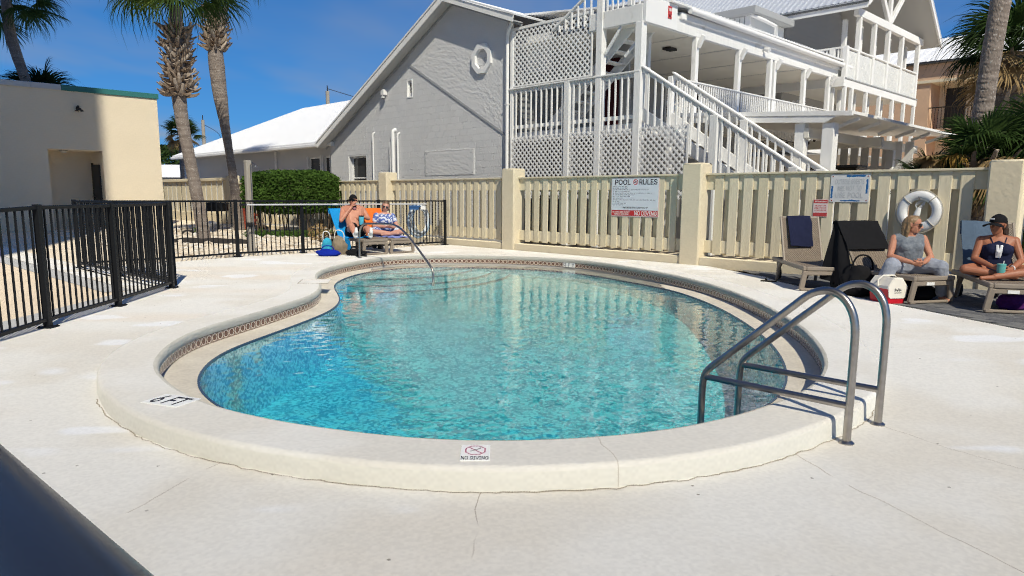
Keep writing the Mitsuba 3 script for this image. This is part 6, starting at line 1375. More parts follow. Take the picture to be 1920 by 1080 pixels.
part(tw_, 'seat_end', xf(cloth([[(x + 0.02 * math.sin(7 * y), y, 0.375 + 0.012 * math.sin(23 * x + 9 * y)) if x > -0.34 else (-0.345 - 0.03 * math.sin(8 * y), y, 0.375 + (x + 0.34) * (1.0)) for x in np.linspace(-0.62, 0.30, 22)] for y in np.linspace(0.62, HINGE + 0.01, 18)]), M4), 'mat_towel_blue', smooth=50)
solo('orange_towel', drape(B5, -0.33, 0.34, -0.02, BL, 0.2, seed=5, puff=0.015), 'mat_towel_orange', 'orange beach towel over the lounger back behind the woman in blue', 'towel', smooth=50)
solo('striped_towel', xf(cloth([[(x, y, 0.376 + 0.012 * math.sin(19 * x + 4 * y) + 0.01 * math.sin(31 * y)) for x in np.linspace(-0.30, 0.30, 20)] for y in np.linspace(0.10, 0.75, 16)]), M5), 'mat_towel_stripe', 'blue patterned towel on the seat of the orange lounger', 'towel', smooth=50)
# ---------------------------------------------------------------- small things by the loungers
def blob(c, rad, seed, amp=0.35, sub=3, f=1.6, flatb=True):
    m = trimesh.creation.icosphere(subdivisions=sub); v = np.asarray(m.vertices)
    v = v * (1 + amp * (meshkit.fbm(v * f + seed * 5.1, 3) - 0.5) * 2)[:, None] * np.asarray(rad)
    if flatb: v[:, 2] = np.maximum(v[:, 2], -0.72 * rad[2])
    return mesh_of(v + np.asarray(c) + [0, 0, 0.72 * rad[2] if flatb else 0], m.faces)
# cooler
ck = thing('cooler', 'small red and white picnic cooler standing by the blonde woman', 'cooler')
CM = mat4(rz(0.22), (5.00, 9.14, 0.0))
sec = Polygon([(-0.115, 0.0), (0.115, 0.0), (0.135, 0.19), (-0.135, 0.19)]); sec2 = Polygon([(-0.15, 0.192), (0.15, 0.192), (0.145, 0.23), (0.065, 0.335), (-0.065, 0.335), (-0.145, 0.23)])
def prism_y(poly, y0, y1):
    e = trimesh.creation.extrude_polygon(poly, y1 - y0, engine='earcut'); v = np.asarray(e.vertices); return mesh_of(np.column_stack([v[:, 0], y1 - v[:, 2], v[:, 1]]), e.faces)
part(ck, 'body', xf(prism_y(sec, -0.0, 0.34), CM), 'mat_cooler_red'); part(ck, 'lid', xf(prism_y(sec2, -0.005, 0.345), CM), 'mat_cooler_white')
part(ck, 'front_panel', xf(prism_y(Polygon([(-0.10, 0.07), (0.10, 0.07), (0.128, 0.09), (0.145, 0.225), (0.06, 0.325), (-0.06, 0.325), (-0.145, 0.225), (-0.128, 0.09)]), -0.014, -0.006), CM), 'mat_cooler_white')
part(ck, 'mark', xf(join([bx((-0.05 + 0.018 * i, -0.0165, 0.16 + 0.01 * (i % 2)), (-0.038 + 0.018 * i, -0.0145, 0.20 - 0.008 * (i % 3))) for i in range(6)] + [bx((-0.055, -0.0165, 0.138), (0.06, -0.0145, 0.146))]), CM), 'mat_ink')
part(ck, 'handle', xf(tube([(-0.152, 0.17, 0.22), (-0.155, 0.17, 0.30), (-0.08, 0.17, 0.352), (0.08, 0.17, 0.352), (0.155, 0.17, 0.30), (0.152, 0.17, 0.22)], 0.011, 8), CM), 'mat_cooler_white', smooth=50)
part(ck, 'button', xf(bx((-0.03, 0.05, 0.336), (0.03, 0.11, 0.345), 0.003), CM), 'mat_black_plastic')
def bag(name, label, c, rad, seed, mat, strap=None, **kw):
    k = thing(name, label, 'bag'); put(k, blob(c, rad, seed, **kw), mat, smooth=True)
    part(k, 'strap', tube(spline([(c[0] - rad[0] * 0.6, c[1], c[2] + 1.2 * rad[2]), (c[0] - rad[0] * 0.3, c[1] - 0.03, c[2] + 2.3 * rad[2]), (c[0] + rad[0] * 0.4, c[1], c[2] + 2.2 * rad[2]), (c[0] + rad[0] * 0.6, c[1], c[2] + 1.2 * rad[2])], 24), 0.012, 6), strap or mat, smooth=True)
    return k
bag('duffel_bag', 'black bag lying on the ground between the two seated women', (5.62, 10.05, 0.0), (0.34, 0.22, 0.26), 3, 'mat_cloth_black')
bag('duffel_bag', 'black bag on the ground left of the blonde woman behind the cooler', (4.92, 9.95, 0.0), (0.26, 0.22, 0.24), 6, 'mat_cloth_black')
bag('duffel_bag', 'black bag under the lounger of the blonde woman', (5.52, 9.55, 0.0), (0.22, 0.14, 0.12), 9, 'mat_cloth_black')
bag('tote_bag', 'purple bag under the last lounger at the right', (6.25, 8.75, 0.0), (0.20, 0.15, 0.13), 12, 'mat_bag_purple', 'mat_bag_maroon')
bag('tote_bag', 'royal blue cushion bag on the deck before the blue towel', (-4.13, 15.86, 0.0), (0.25, 0.13, 0.095), 15, 'mat_bag_royal')
bag('tote_bag', 'tan beach bag with dark sides beside the blue lounger', (-3.98, 16.35, 0.0), (0.17, 0.16, 0.24), 18, 'mat_bag_tan', 'mat_cooler_white')
bag('tote_bag', 'cyan and white beach bag left of the tan bag', (-4.26, 16.30, 0.0), (0.12, 0.10, 0.23), 21, 'mat_bag_cyan', 'mat_white_plastic')
bag('duffel_bag', 'small dark bag on the deck under the blue lounger', (-3.55, 16.1, 0.0), (0.24, 0.15, 0.08), 24, 'mat_cloth_black')
for i, (x, y, a, lb) in enumerate(((-3.42, 15.75, 0.4, 'left of two dark sandals on the deck by the step rail'), (-3.28, 15.80, 0.6, 'right of two dark sandals on the deck by the step rail'), (4.25, 11.45, 1.0, 'dark sandal on the pavers beside the empty lounger'))):
    k = thing('sandal', lb, 'shoe'); Ms = mat4(rz(a), (x, y, 0.0))
    part(k, 'sole', xf(trimesh.creation.extrude_polygon(Point(0, 0).buffer(0.045).union(Point(0, 0.16).buffer(0.05)).convex_hull, 0.02, engine='earcut'), Ms), 'mat_black_plastic')
    part(k, 'strap', xf(tube([(-0.045, 0.12, 0.02), (-0.02, 0.13, 0.05), (0.02, 0.13, 0.05), (0.045, 0.12, 0.02)], 0.010, 6), Ms), 'mat_black_plastic', smooth=True)
for (Mx, lb) in ((M2, 'white paper label on the foot of the middle lounger'), (M3, 'white paper label on the foot of the last lounger')):
    solo('label_tag', xf(bx((-0.12, 0.004, 0.245), (0.0, 0.0115, 0.285)), Mx), 'mat_white_plastic', lb, 'label')
# ---------------------------------------------------------------- people
def ball(c, r, n=14): return m3.Manifold.sphere(float(r), n).translate([float(x) for x in c])
def bone(p, q, r0, r1): return m3.Manifold.batch_hull([ball(p, r0), ball(q, r1)])
def hullof(*cr): return m3.Manifold.batch_hull([ball(c, r) for c, r in cr])
def fuse(ms): return m3.Manifold.batch_boolean(ms, m3.OpType.Add)
def finish(m, edge=0.013, it=10, disp=0.0, fr=9.0, seed=0):
    m = m.refine_to_length(edge); mm = m.to_mesh()
    t = trimesh.Trimesh(np.array(mm.vert_properties[:, :3], float), np.array(mm.tri_verts), process=True)
    trimesh.smoothing.filter_taubin(t, lamb=0.5, nu=0.53, iterations=it)
    if disp:
        n_ = t.vertex_normals; t.vertices = t.vertices + n_ * (disp * 2 * (meshkit.fbm(np.asarray(t.vertices) * fr + seed, 3) - 0.5))[:, None]
    return t
A3 = lambda *v: np.array(v, float)
def hand(wrist, d, palm_n, curl=0.9, side=1, s=1.0):
    """A hand from the wrist along d, its palm facing palm_n; side = +1 puts the thumb on the d x palm_n side."""
    d = d / np.linalg.norm(d); n_ = palm_n - d * (palm_n @ d); n_ /= np.linalg.norm(n_); x = np.cross(d, n_)
    P = lambda a, b, c: wrist + s * (d * a + x * b * side + n_ * c)
    ms = [hullof((P(0.0, 0, 0), 0.024 * s), (P(0.03, 0.02, 0), 0.016 * s), (P(0.03, -0.02, 0), 0.016 * s), (P(0.085, 0.030, 0), 0.0115 * s), (P(0.08, -0.030, 0), 0.0105 * s))]
    for i, (b, L) in enumerate(((0.030, 0.070), (0.010, 0.078), (-0.011, 0.072), (-0.031, 0.056))):
        p = P(0.085 - 0.004 * i, b, 0); a = 0.0; r = 0.0088
        for k_, f in enumerate((0.45, 0.32, 0.23)):
            a += curl * (0.55 if k_ == 0 else 0.75)
            q = p + s * L * f * (d * math.cos(a) + n_ * math.sin(a)) + s * x * side * 0.004 * (1.5 - i) * (k_ == 0)
            ms.append(bone(p, q, r * s, (r - 0.0012) * s)); p = q; r -= 0.0012
    p = P(0.025, 0.024, 0.006); q = P(0.055, 0.052, 0.018); w_ = P(0.082, 0.056, 0.030)
    ms += [bone(p, q, 0.0125 * s, 0.0105 * s), bone(q, w_, 0.0105 * s, 0.0088 * s)]
    return ms
def head_parts(c, R, s=1.0):
    """Pieces of a head centred at c; in its own frame the face looks along -y, up is z. R turns it."""
    P = lambda x, y, z: c + R @ (A3(x, y, z) * s)
    ms = [hullof((P(0, 0.018, 0.035), 0.083 * s), (P(0, 0.045, 0.03), 0.072 * s), (P(0, -0.028, 0.045), 0.066 * s), (P(0, -0.04, -0.01), 0.055 * s)),
          hullof((P(0.038, -0.035, -0.012), 0.034 * s), (P(-0.038, -0.035, -0.012), 0.034 * s), (P(0, -0.062, -0.088), 0.022 * s), (P(0.038, -0.005, -0.068), 0.020 * s), (P(-0.038, -0.005, -0.068), 0.020 * s), (P(0, -0.068, -0.03), 0.026 * s)),
          hullof((P(0, -0.098, 0.022), 0.007 * s), (P(0, -0.120, -0.026), 0.0115 * s), (P(0.013, -0.100, -0.030), 0.008 * s), (P(-0.013, -0.100, -0.030), 0.008 * s)),       # nose
          hullof((P(0.020, -0.089, -0.056), 0.0065 * s), (P(-0.020, -0.089, -0.056), 0.0065 * s), (P(0, -0.097, -0.055), 0.0075 * s)),                                    # lips
          hullof((P(0.016, -0.086, -0.068), 0.0065 * s), (P(-0.016, -0.086, -0.068), 0.0065 * s), (P(0, -0.092, -0.068), 0.0075 * s)),
          hullof((P(0.034, -0.086, 0.030), 0.010 * s), (P(-0.034, -0.086, 0.030), 0.010 * s))]                                                                             # brow
    for sx in (-1, 1): ms.append(hullof((P(sx * 0.083, 0.012, 0.018), 0.011 * s), (P(sx * 0.080, 0.006, -0.022), 0.008 * s), (P(sx * 0.088, 0.022, 0.012), 0.007 * s)))
    return ms
def shades(k, c, R, s=1.0):
    P = lambda x, y, z: c + R @ (A3(x, y, z) * s)
    g_ = part(k, 'sunglasses', join([tube([P(-0.078, -0.035, 0.016), P(-0.07, -0.088, 0.018), P(0, -0.105, 0.018), P(0.07, -0.088, 0.018), P(0.078, -0.035, 0.016)], 0.0045 * s, 6), tube([P(-0.078, -0.035, 0.016), P(-0.088, 0.015, 0.018)], 0.004 * s, 6), tube([P(0.078, -0.035, 0.016), P(0.088, 0.015, 0.018)], 0.004 * s, 6)]), 'mat_black_plastic', smooth=True)
    for sx in (-1, 1):
        m = m3.Manifold.batch_hull([ball(P(sx * 0.020, -0.103, 0.016), 0.011 * s), ball(P(sx * 0.054, -0.094, 0.018), 0.012 * s), ball(P(sx * 0.046, -0.098, -0.004), 0.013 * s), ball(P(sx * 0.024, -0.103, -0.004), 0.011 * s)])
        part(g_, 'lens', finish(m, 0.01, 2), 'mat_glass_dark', smooth=True)
def eyes(k, c, R, s=1.0):
    for sx in (-1, 1):
        p = c + R @ (A3(sx * 0.032, -0.088, 0.012) * s); e = part(k, 'eye', xf(trimesh.creation.icosphere(subdivisions=2, radius=0.0115 * s), mat4(None, p)), 'mat_white_plastic', smooth=True)
        part(e, 'iris', xf(trimesh.creation.icosphere(subdivisions=1, radius=0.006 * s), mat4(None, p + R @ A3(0, -0.0075 * s, 0))), 'mat_hair_dark', smooth=True)
def cap_on(k, c, R, s, mat, brim=0.11, mark=None):
    P = lambda x, y, z: c + R @ (A3(x, y, z) * s)
    crown_ = hullof((P(0, 0.02, 0.05), 0.094 * s), (P(0, -0.028, 0.055), 0.080 * s), (P(0, 0.01, 0.075), 0.075 * s))
    n_ = R @ A3(0, 0.10, 1.0); n_ /= np.linalg.norm(n_)
    crown_ = crown_.trim_by_plane([float(v) for v in n_], float(n_ @ P(0, 0, 0.042)))
    h = part(k, 'cap', finish(crown_, 0.012, 4), mat, smooth=50)
    v, f = [], []
    for i, a in enumerate(np.linspace(-1.15, 1.15, 17)):
        for r in (0.08, 0.08 + brim * (math.cos(a * 0.9) ** 0.6)): v.append((math.sin(a) * r * 0.98, -0.012 - math.cos(a) * r, 0.050 - 0.02 * (r > 0.1) - 0.05 * math.sin(a) ** 2 * r / 0.15))
    q = np.array([P(*p) for p in v]).reshape(17, 2, 3)
    part(h, 'brim', cloth(q, 0.006 * s), mat, smooth=50)
    if mark: part(h, 'mark', beam(P(-0.026, -0.1085, 0.092), P(0.026, -0.1085, 0.092), 0.008 * s, 0.014 * s, 0, R @ A3(0, 0.4, 1)), mark)
def hairmass(k, pieces, mat, disp=0.008, fr=22, name='hair', seed=0): return part(k, name, finish(fuse(pieces), 0.012, 5, disp, fr, seed), mat, smooth=True)
def person(label): return thing('person', label, 'person')
def put_body(k, ms, mat, M, edge=0.012): put(k, xf(finish(fuse(ms), edge, 8), M), mat, smooth=True)
def frameM(o, yaw): return mat4(rz(yaw), (*o, 0.0))
def limb(*cr): return [bone(a[0], b[0], a[1], b[1]) for a, b in zip(cr[:-1], cr[1:])]
class Local:
    """Adds pieces built in a person's own frame (x to the right of the picture, y away, z up) to the scene."""
    def __init__(self, k, M): self.k, self.M = k, M
    def __call__(self, name, ms, mat, edge=0.013, it=7, disp=0.0, fr=12, seed=0, parent=None): return part(parent or self.k, name, xf(finish(fuse(ms), edge, it, disp, fr, seed), self.M), mat, smooth=True)
def wrap(M):     # head helpers work in world space
    return lambda c: (M[:3, :3] @ c + M[:3, 3])

# --- woman in grey, astride the middle lounger, hands clasped, looking to the right
M = frameM((5.36, 9.66), -0.10)
k = person('blonde woman in a grey sleeveless top and pale trousers sitting with hands clasped')
W = wrap(M)
hcN, hcR = A3(0.02, -0.08, 1.005), rz(1.10) @ rx(0.10)
RH = M[:3, :3] @ hcR
sho = [A3(-0.185, -0.04, 0.815), A3(0.185, -0.04, 0.815)]; elb = [A3(-0.255, -0.115, 0.585), A3(0.265, -0.13, 0.575)]; wri = [A3(-0.045, -0.335, 0.515), A3(0.085, -0.325, 0.515)]
torso = [hullof((A3(-0.085, 0, 0.45), 0.13), (A3(0.085, 0, 0.45), 0.13), (A3(0, -0.02, 0.60), 0.135)), hullof((A3(-0.05, -0.02, 0.60), 0.12), (A3(0.05, -0.02, 0.60), 0.12), (A3(-0.075, -0.045, 0.735), 0.115), (A3(0.075, -0.045, 0.735), 0.115)),
         hullof((A3(-0.07, -0.045, 0.735), 0.11), (A3(0.07, -0.045, 0.735), 0.11), (sho[0] + A3(0.03, 0, 0.0), 0.058), (sho[1] - A3(0.03, 0, 0.0), 0.058), (A3(0, -0.03, 0.845), 0.06))]
bust = [ball(A3(-0.075, -0.125, 0.715), 0.072), ball(A3(0.075, -0.125, 0.715), 0.072)]
neck = limb((A3(0, -0.035, 0.84), 0.055), (A3(0.01, -0.065, 0.93), 0.05))
arms = []
for s in (0, 1): arms += limb((sho[s], 0.056), (sho[s] * 0.5 + elb[s] * 0.5 + A3(0, 0, 0.0), 0.048), (elb[s], 0.040)) + limb((elb[s], 0.041), (elb[s] * 0.6 + wri[s] * 0.4, 0.039), (wri[s], 0.026))
hands = hand(wri[0], A3(0.9, -0.30, -0.12), A3(0.1, 0.8, 0.4), 0.8, 1) + hand(wri[1], A3(-0.9, -0.30, -0.12), A3(-0.1, 0.8, 0.5), 0.9, -1)
knee = [A3(-0.31, -0.30, 0.47), A3(0.33, -0.30, 0.46)]; ank = [A3(-0.40, -0.22, 0.09), A3(0.40, -0.24, 0.09)]
legs = []
for s, sx in ((0, -1), (1, 1)): legs += limb((A3(sx * 0.10, -0.02, 0.45), 0.105), (knee[s] * 0.55 + A3(sx * 0.05, 0, 0.21), 0.085), (knee[s], 0.062)) + limb((knee[s], 0.060), (knee[s] * 0.6 + ank[s] * 0.4, 0.056), (ank[s], 0.036)) + [hullof((ank[s] - A3(0, 0, 0.04), 0.035), (ank[s] + A3(sx * 0.01, -0.16, -0.06), 0.026))]
put_body(k, torso + bust + neck + arms + hands + legs + head_parts(hcN, hcR), 'mat_skin_fair', M)
L = Local(k, M)
gp = lambda c, r: (c, r)
L('top', [hullof((A3(-0.05, -0.02, 0.56), 0.142), (A3(0.05, -0.02, 0.56), 0.142), (A3(-0.075, -0.045, 0.735), 0.126), (A3(0.075, -0.045, 0.735), 0.126)), hullof((A3(-0.07, -0.045, 0.735), 0.122), (A3(0.07, -0.045, 0.735), 0.122), (sho[0] + A3(0.065, 0.012, -0.01), 0.055), (sho[1] - A3(0.065, -0.012, 0.01), 0.055)), ball(A3(-0.075, -0.128, 0.712), 0.082), ball(A3(0.075, -0.128, 0.712), 0.082), hullof((A3(-0.08, -0.12, 0.71), 0.075), (A3(0.08, -0.12, 0.71), 0.075), (A3(0, -0.07, 0.56), 0.11)),
          hullof((sho[0] + A3(0.04, 0.0, 0.004), 0.066), (A3(-0.078, -0.03, 0.83), 0.062), (A3(-0.09, -0.09, 0.77), 0.075)), hullof((sho[1] - A3(0.04, 0.0, -0.004), 0.066), (A3(0.078, -0.03, 0.83), 0.062), (A3(0.09, -0.09, 0.77), 0.075))], 'mat_shirt_grey', disp=0.006, fr=16)
tp = []
for s, sx in ((0, -1), (1, 1)): tp += limb((A3(sx * 0.09, 0.0, 0.445), 0.135), (knee[s] * 0.55 + A3(sx * 0.05, 0, 0.21), 0.112), (knee[s] + A3(0, 0, -0.005), 0.090)) + limb((knee[s], 0.090), (knee[s] * 0.5 + ank[s] * 0.5, 0.088), (ank[s] + A3(0, 0, 0.04), 0.085))
L('trousers', tp + [hullof((A3(-0.085, 0, 0.45), 0.142), (A3(0.085, 0, 0.45), 0.142), (A3(0, -0.02, 0.53), 0.135))], 'mat_denim_pale', disp=0.014, fr=9, seed=3)
Pc = lambda x, y, z: hcN + hcR @ A3(x, y, z)
hm = [hullof((Pc(0, 0.024, 0.040), 0.088), (Pc(0, 0.050, 0.03), 0.076), (Pc(0, -0.018, 0.068), 0.062)), hullof((Pc(0.064, 0.030, 0.02), 0.028), (Pc(0.064, 0.050, -0.10), 0.026), (Pc(0.05, 0.065, -0.17), 0.016)), hullof((Pc(-0.064, 0.030, 0.02), 0.028), (Pc(-0.066, 0.045, -0.10), 0.026), (Pc(-0.05, 0.045, -0.18), 0.015)), hullof((Pc(0, 0.068, 0.0), 0.066), (Pc(0.03, 0.080, -0.13), 0.040), (Pc(-0.03, 0.080, -0.15), 0.034))]
L('hair', hm, 'mat_hair_blonde', 0.011, 4, 0.007, 30)
shades(k, W(hcN), RH)
part(k, 'bracelet', xf(tube([wri[1] + 0.032 * np.array([math.cos(a) * 0.4, math.cos(a) * 0.9, math.sin(a)]) for a in np.linspace(0, 6.3, 20)], 0.004, 6), M), 'mat_rope', smooth=True)

# --- woman in the black cap, cross-legged on the last lounger, tumbler in hand
M = frameM((6.20, 9.10), -0.42)
k = person('tanned woman in a black cap and black swim top sitting cross-legged with a teal tumbler')
W = wrap(M)
hcN, hcR = A3(-0.02, -0.05, 1.02), rz(-0.75) @ rx(0.06)
RH = M[:3, :3] @ hcR
sho = [A3(-0.18, -0.02, 0.83), A3(0.185, -0.02, 0.83)]; elb = [A3(-0.245, -0.10, 0.60), A3(0.255, -0.12, 0.59)]; wri = [A3(-0.07, -0.30, 0.515), A3(0.115, -0.315, 0.49)]
torso = [hullof((A3(-0.09, 0, 0.46), 0.125), (A3(0.09, 0, 0.46), 0.125), (A3(0, -0.01, 0.60), 0.125)), hullof((A3(-0.045, -0.01, 0.60), 0.115), (A3(0.045, -0.01, 0.60), 0.115), (A3(-0.075, -0.025, 0.74), 0.112), (A3(0.075, -0.025, 0.74), 0.112)),
         hullof((A3(-0.07, -0.025, 0.74), 0.108), (A3(0.07, -0.025, 0.74), 0.108), (sho[0] + A3(0.03, 0, 0), 0.057), (sho[1] - A3(0.03, 0, 0), 0.057), (A3(0, -0.02, 0.86), 0.058))]
bust = [ball(A3(-0.075, -0.105, 0.725), 0.070), ball(A3(0.075, -0.105, 0.725), 0.070)]
neck = limb((A3(0, -0.02, 0.85), 0.054), (A3(-0.005, -0.035, 0.945), 0.050))
arms = []
for s in (0, 1): arms += limb((sho[s], 0.056), (sho[s] * 0.5 + elb[s] * 0.5, 0.048), (elb[s], 0.040)) + limb((elb[s], 0.041), (elb[s] * 0.6 + wri[s] * 0.4, 0.038), (wri[s], 0.026))
tum = A3(0.005, -0.385, 0.385)
hands = hand(wri[0], A3(0.5, -0.6, 0.0), A3(0.75, 0.2, -0.3), 0.75, 1) + hand(wri[1], A3(-0.55, -0.75, -0.28), A3(-0.8, 0.3, 0.1), 0.8, -1)
knee = [A3(-0.36, -0.26, 0.47), A3(0.37, -0.27, 0.475)]; ank = [A3(0.03, -0.30, 0.42), A3(-0.06, -0.43, 0.405)]
legs = []
for s, sx in ((0, -1), (1, 1)): legs += limb((A3(sx * 0.105, -0.02, 0.455), 0.100), (knee[s] * 0.55 + A3(sx * 0.045, 0.02, 0.205), 0.080), (knee[s], 0.060)) + limb((knee[s], 0.058), (knee[s] * 0.62 + ank[s] * 0.38, 0.056), (ank[s], 0.036)) + [hullof((ank[s] + A3(0, 0, -0.01), 0.032), (ank[s] + A3(-sx * 0.15, -0.05, -0.02), 0.024))]
put_body(k, torso + bust + neck + arms + hands + legs + head_parts(hcN, hcR), 'mat_skin_tan', M)
L = Local(k, M)
L('swim_top', [hullof((A3(-0.085, 0, 0.45), 0.136), (A3(0.085, 0, 0.45), 0.136), (A3(-0.045, -0.01, 0.60), 0.125), (A3(0.045, -0.01, 0.60), 0.125)), hullof((A3(-0.045, -0.01, 0.60), 0.126), (A3(0.045, -0.01, 0.60), 0.126), (A3(-0.075, -0.03, 0.715), 0.119), (A3(0.075, -0.03, 0.715), 0.119)), ball(A3(-0.075, -0.108, 0.722), 0.079), ball(A3(0.075, -0.108, 0.722), 0.079), hullof((A3(-0.06, -0.10, 0.73), 0.07), (A3(0.06, -0.10, 0.73), 0.07), (A3(0, -0.085, 0.80), 0.035))], 'mat_cloth_navy', disp=0.003)
L('front_band', [hullof((A3(-0.030, -0.176, 0.775), 0.009), (A3(-0.016, -0.180, 0.775), 0.009), (A3(-0.026, -0.184, 0.71), 0.009), (A3(-0.004, -0.186, 0.69), 0.009), (A3(-0.022, -0.150, 0.625), 0.009), (A3(-0.002, -0.150, 0.625), 0.009)), hullof((A3(0.030, -0.176, 0.775), 0.009), (A3(0.016, -0.180, 0.775), 0.009), (A3(0.026, -0.184, 0.71), 0.009), (A3(0.004, -0.186, 0.69), 0.009), (A3(0.022, -0.150, 0.625), 0.009), (A3(0.002, -0.150, 0.625), 0.009))], 'mat_ring_white', 0.008, 3)
for sx in (-1, 1): part(k, 'strap', xf(tube([(sx * 0.06, -0.125, 0.79), (sx * 0.085, -0.085, 0.865), (sx * 0.085, -0.01, 0.895), (sx * 0.05, 0.06, 0.86)], 0.006, 6), M), 'mat_cloth_navy', smooth=True)
Pc = lambda x, y, z: hcN + hcR @ A3(x, y, z)
L('hair', [hullof((Pc(0, 0.03, 0.035), 0.086), (Pc(0, 0.055, 0.02), 0.074)), hullof((Pc(0, 0.12, 0.03), 0.035), (Pc(0, 0.135, -0.03), 0.042)), hullof((Pc(0, 0.135, -0.03), 0.046), (Pc(0.01, 0.14, -0.12), 0.040), (Pc(0.01, 0.125, -0.19), 0.020))], 'mat_hair_dark', 0.011, 4, 0.010, 26)
cap_on(k, W(hcN), RH, 1.0, 'mat_cloth_black', 0.10, 'mat_white_plastic')
eyes(k, W(hcN), RH)
part(k, 'watch', xf(tube([wri[1] + A3(0.02, 0.02, 0.01) + 0.033 * np.array([math.cos(a) * 0.7, math.cos(a) * -0.6, math.sin(a)]) for a in np.linspace(0, 6.3, 20)], 0.007, 6), M), 'mat_white_plastic', smooth=True)
t = thing('tumbler', 'teal insulated tumbler held by the woman in the black cap', 'cup')
TM = M @ mat4(None, tum)
part(t, 'body', xf(lathe([(0.001, 0), (0.036, 0.0), (0.040, 0.06), (0.047, 0.09), (0.049, 0.155), (0.047, 0.16)], 22), TM), 'mat_teal_plastic', smooth=40); part(t, 'lid', xf(lathe([(0.051, 0.158), (0.052, 0.170), (0.046, 0.178), (0.001, 0.18)], 22), TM), 'mat_teal_plastic', smooth=40)
part(t, 'straw', xf(tube([(0.015, 0, 0.17), (0.022, 0, 0.215)], 0.006, 8), TM), 'mat_white_plastic')

# --- man on the blue towel, drinking
M = M4 @ mat4(np.eye(3) * 1.1, (0.03, -0.09, -0.03)) @ mat4(None, (0, 0.95, 0)) @ mat4(rz(-0.35)) @ mat4(None, (0, -0.95, 0))
k = person('shirtless man in a black cap and dark shorts drinking on the blue towel')
W = wrap(M)
bdir = A3(0, math.cos(math.radians(62)), math.sin(math.radians(62)))
hip = A3(0, 0.93, 0.50); ch_ = hip + bdir * 0.40 + A3(0, -0.03, 0.02); nk = hip + bdir * 0.55; hcN = nk + A3(0, -0.05, 0.145)
hcR = rz(-0.45) @ rx(-0.05); RH = M[:3, :3] @ hcR
sho = [nk + A3(-0.205, -0.01, -0.03), nk + A3(0.205, -0.01, -0.03)]
elb = [A3(-0.30, 0.93, 0.72), A3(0.30, 1.02, 0.76)]; wri = [hcN + A3(-0.06, -0.175, -0.115), A3(0.14, 0.88, 0.80)]
torso = [hullof((hip + A3(-0.09, 0, 0), 0.125), (hip + A3(0.09, 0, 0), 0.125), (hip + bdir * 0.2 + A3(0, -0.05, 0), 0.145)), hullof((hip + bdir * 0.16 + A3(-0.05, -0.04, 0), 0.138), (hip + bdir * 0.16 + A3(0.05, -0.04, 0), 0.138), (ch_ + A3(-0.09, 0, 0), 0.125), (ch_ + A3(0.09, 0, 0), 0.125)), hullof((ch_ + A3(-0.09, 0, 0), 0.12), (ch_ + A3(0.09, 0, 0), 0.12), (sho[0], 0.065), (sho[1], 0.065), (nk + A3(0, 0.01, 0.02), 0.068))]
neck = limb((nk, 0.064), (hcN + A3(0, 0.02, -0.06), 0.060))
arms = []
for s in (0, 1): arms += limb((sho[s], 0.065), (sho[s] * 0.5 + elb[s] * 0.5, 0.056), (elb[s], 0.046)) + limb((elb[s], 0.047), (elb[s] * 0.6 + wri[s] * 0.4, 0.043), (wri[s], 0.030))
hands = hand(wri[0], A3(0.35, -0.25, 0.75), A3(0.9, 0.2, 0.1), 0.8, -1, 1.05) + hand(wri[1], A3(-0.85, -0.35, -0.1), A3(0, 0.3, -0.9), 0.6, -1, 1.05)
knee = [A3(-0.16, 0.50, 0.62), A3(0.17, 0.48, 0.56)]; ank = [A3(-0.14, 0.16, 0.42), A3(0.15, 0.08, 0.42)]
legs = []
for s, sx in ((0, -1), (1, 1)): legs += limb((hip + A3(sx * 0.10, -0.02, -0.02), 0.105), (knee[s] * 0.5 + hip * 0.5 + A3(sx * 0.05, 0, -0.01), 0.088), (knee[s], 0.064)) + limb((knee[s], 0.062), (knee[s] * 0.6 + ank[s] * 0.4, 0.062), (ank[s], 0.040)) + [hullof((ank[s] + A3(0, 0.03, -0.01), 0.036), (ank[s] + A3(0, -0.07, 0.09), 0.032), (ank[s] + A3(0, -0.06, 0.16), 0.022))]
put_body(k, torso + neck + arms + hands + legs + head_parts(hcN, hcR, 1.03), 'mat_skin_red', M)
L = Local(k, M)
shs = [hullof((hip + A3(-0.09, 0, 0), 0.137), (hip + A3(0.09, 0, 0), 0.137), (hip + bdir * 0.10, 0.135))]
for s, sx in ((0, -1), (1, 1)): shs += limb((hip + A3(sx * 0.10, -0.02, -0.02), 0.122), (knee[s] * 0.62 + hip * 0.38, 0.105))
L('shorts', shs, 'mat_cloth_black', disp=0.008)
for s in (0, 1): L('sock', [bone(ank[s] * 0.82 + knee[s] * 0.18, ank[s], 0.050, 0.047), hullof((ank[s] + A3(0, 0.03, -0.01), 0.043), (ank[s] + A3(0, -0.07, 0.09), 0.039), (ank[s] + A3(0, -0.06, 0.16), 0.028))], 'mat_white_plastic')
cap_on(k, W(hcN), RH, 1.04, 'mat_cloth_black', 0.085)
shades(k, W(hcN), RH, 1.03)
cn = thing('drink_can', 'pink can in a dark sleeve at the lips of the man in the black cap', 'can')
CM = M @ mat4(rx(-1.0) @ ry(0.15), hcN + A3(0.0, -0.185, -0.155))
part(cn, 'can', xf(lathe([(0.001, 0), (0.030, 0.0), (0.033, 0.01), (0.033, 0.115), (0.027, 0.125), (0.001, 0.122)], 18), CM), 'mat_pink_can', smooth=40); part(cn, 'sleeve', xf(lathe([(0.037, -0.005), (0.037, 0.075)], 18), CM), 'mat_cloth_black', smooth=True)
cy = thing('cooler_cup', 'cyan cup with a dark lid resting on the lap of the man', 'cup')
CM = M @ mat4(rx(0.1), (0.10, 0.78, 0.635))
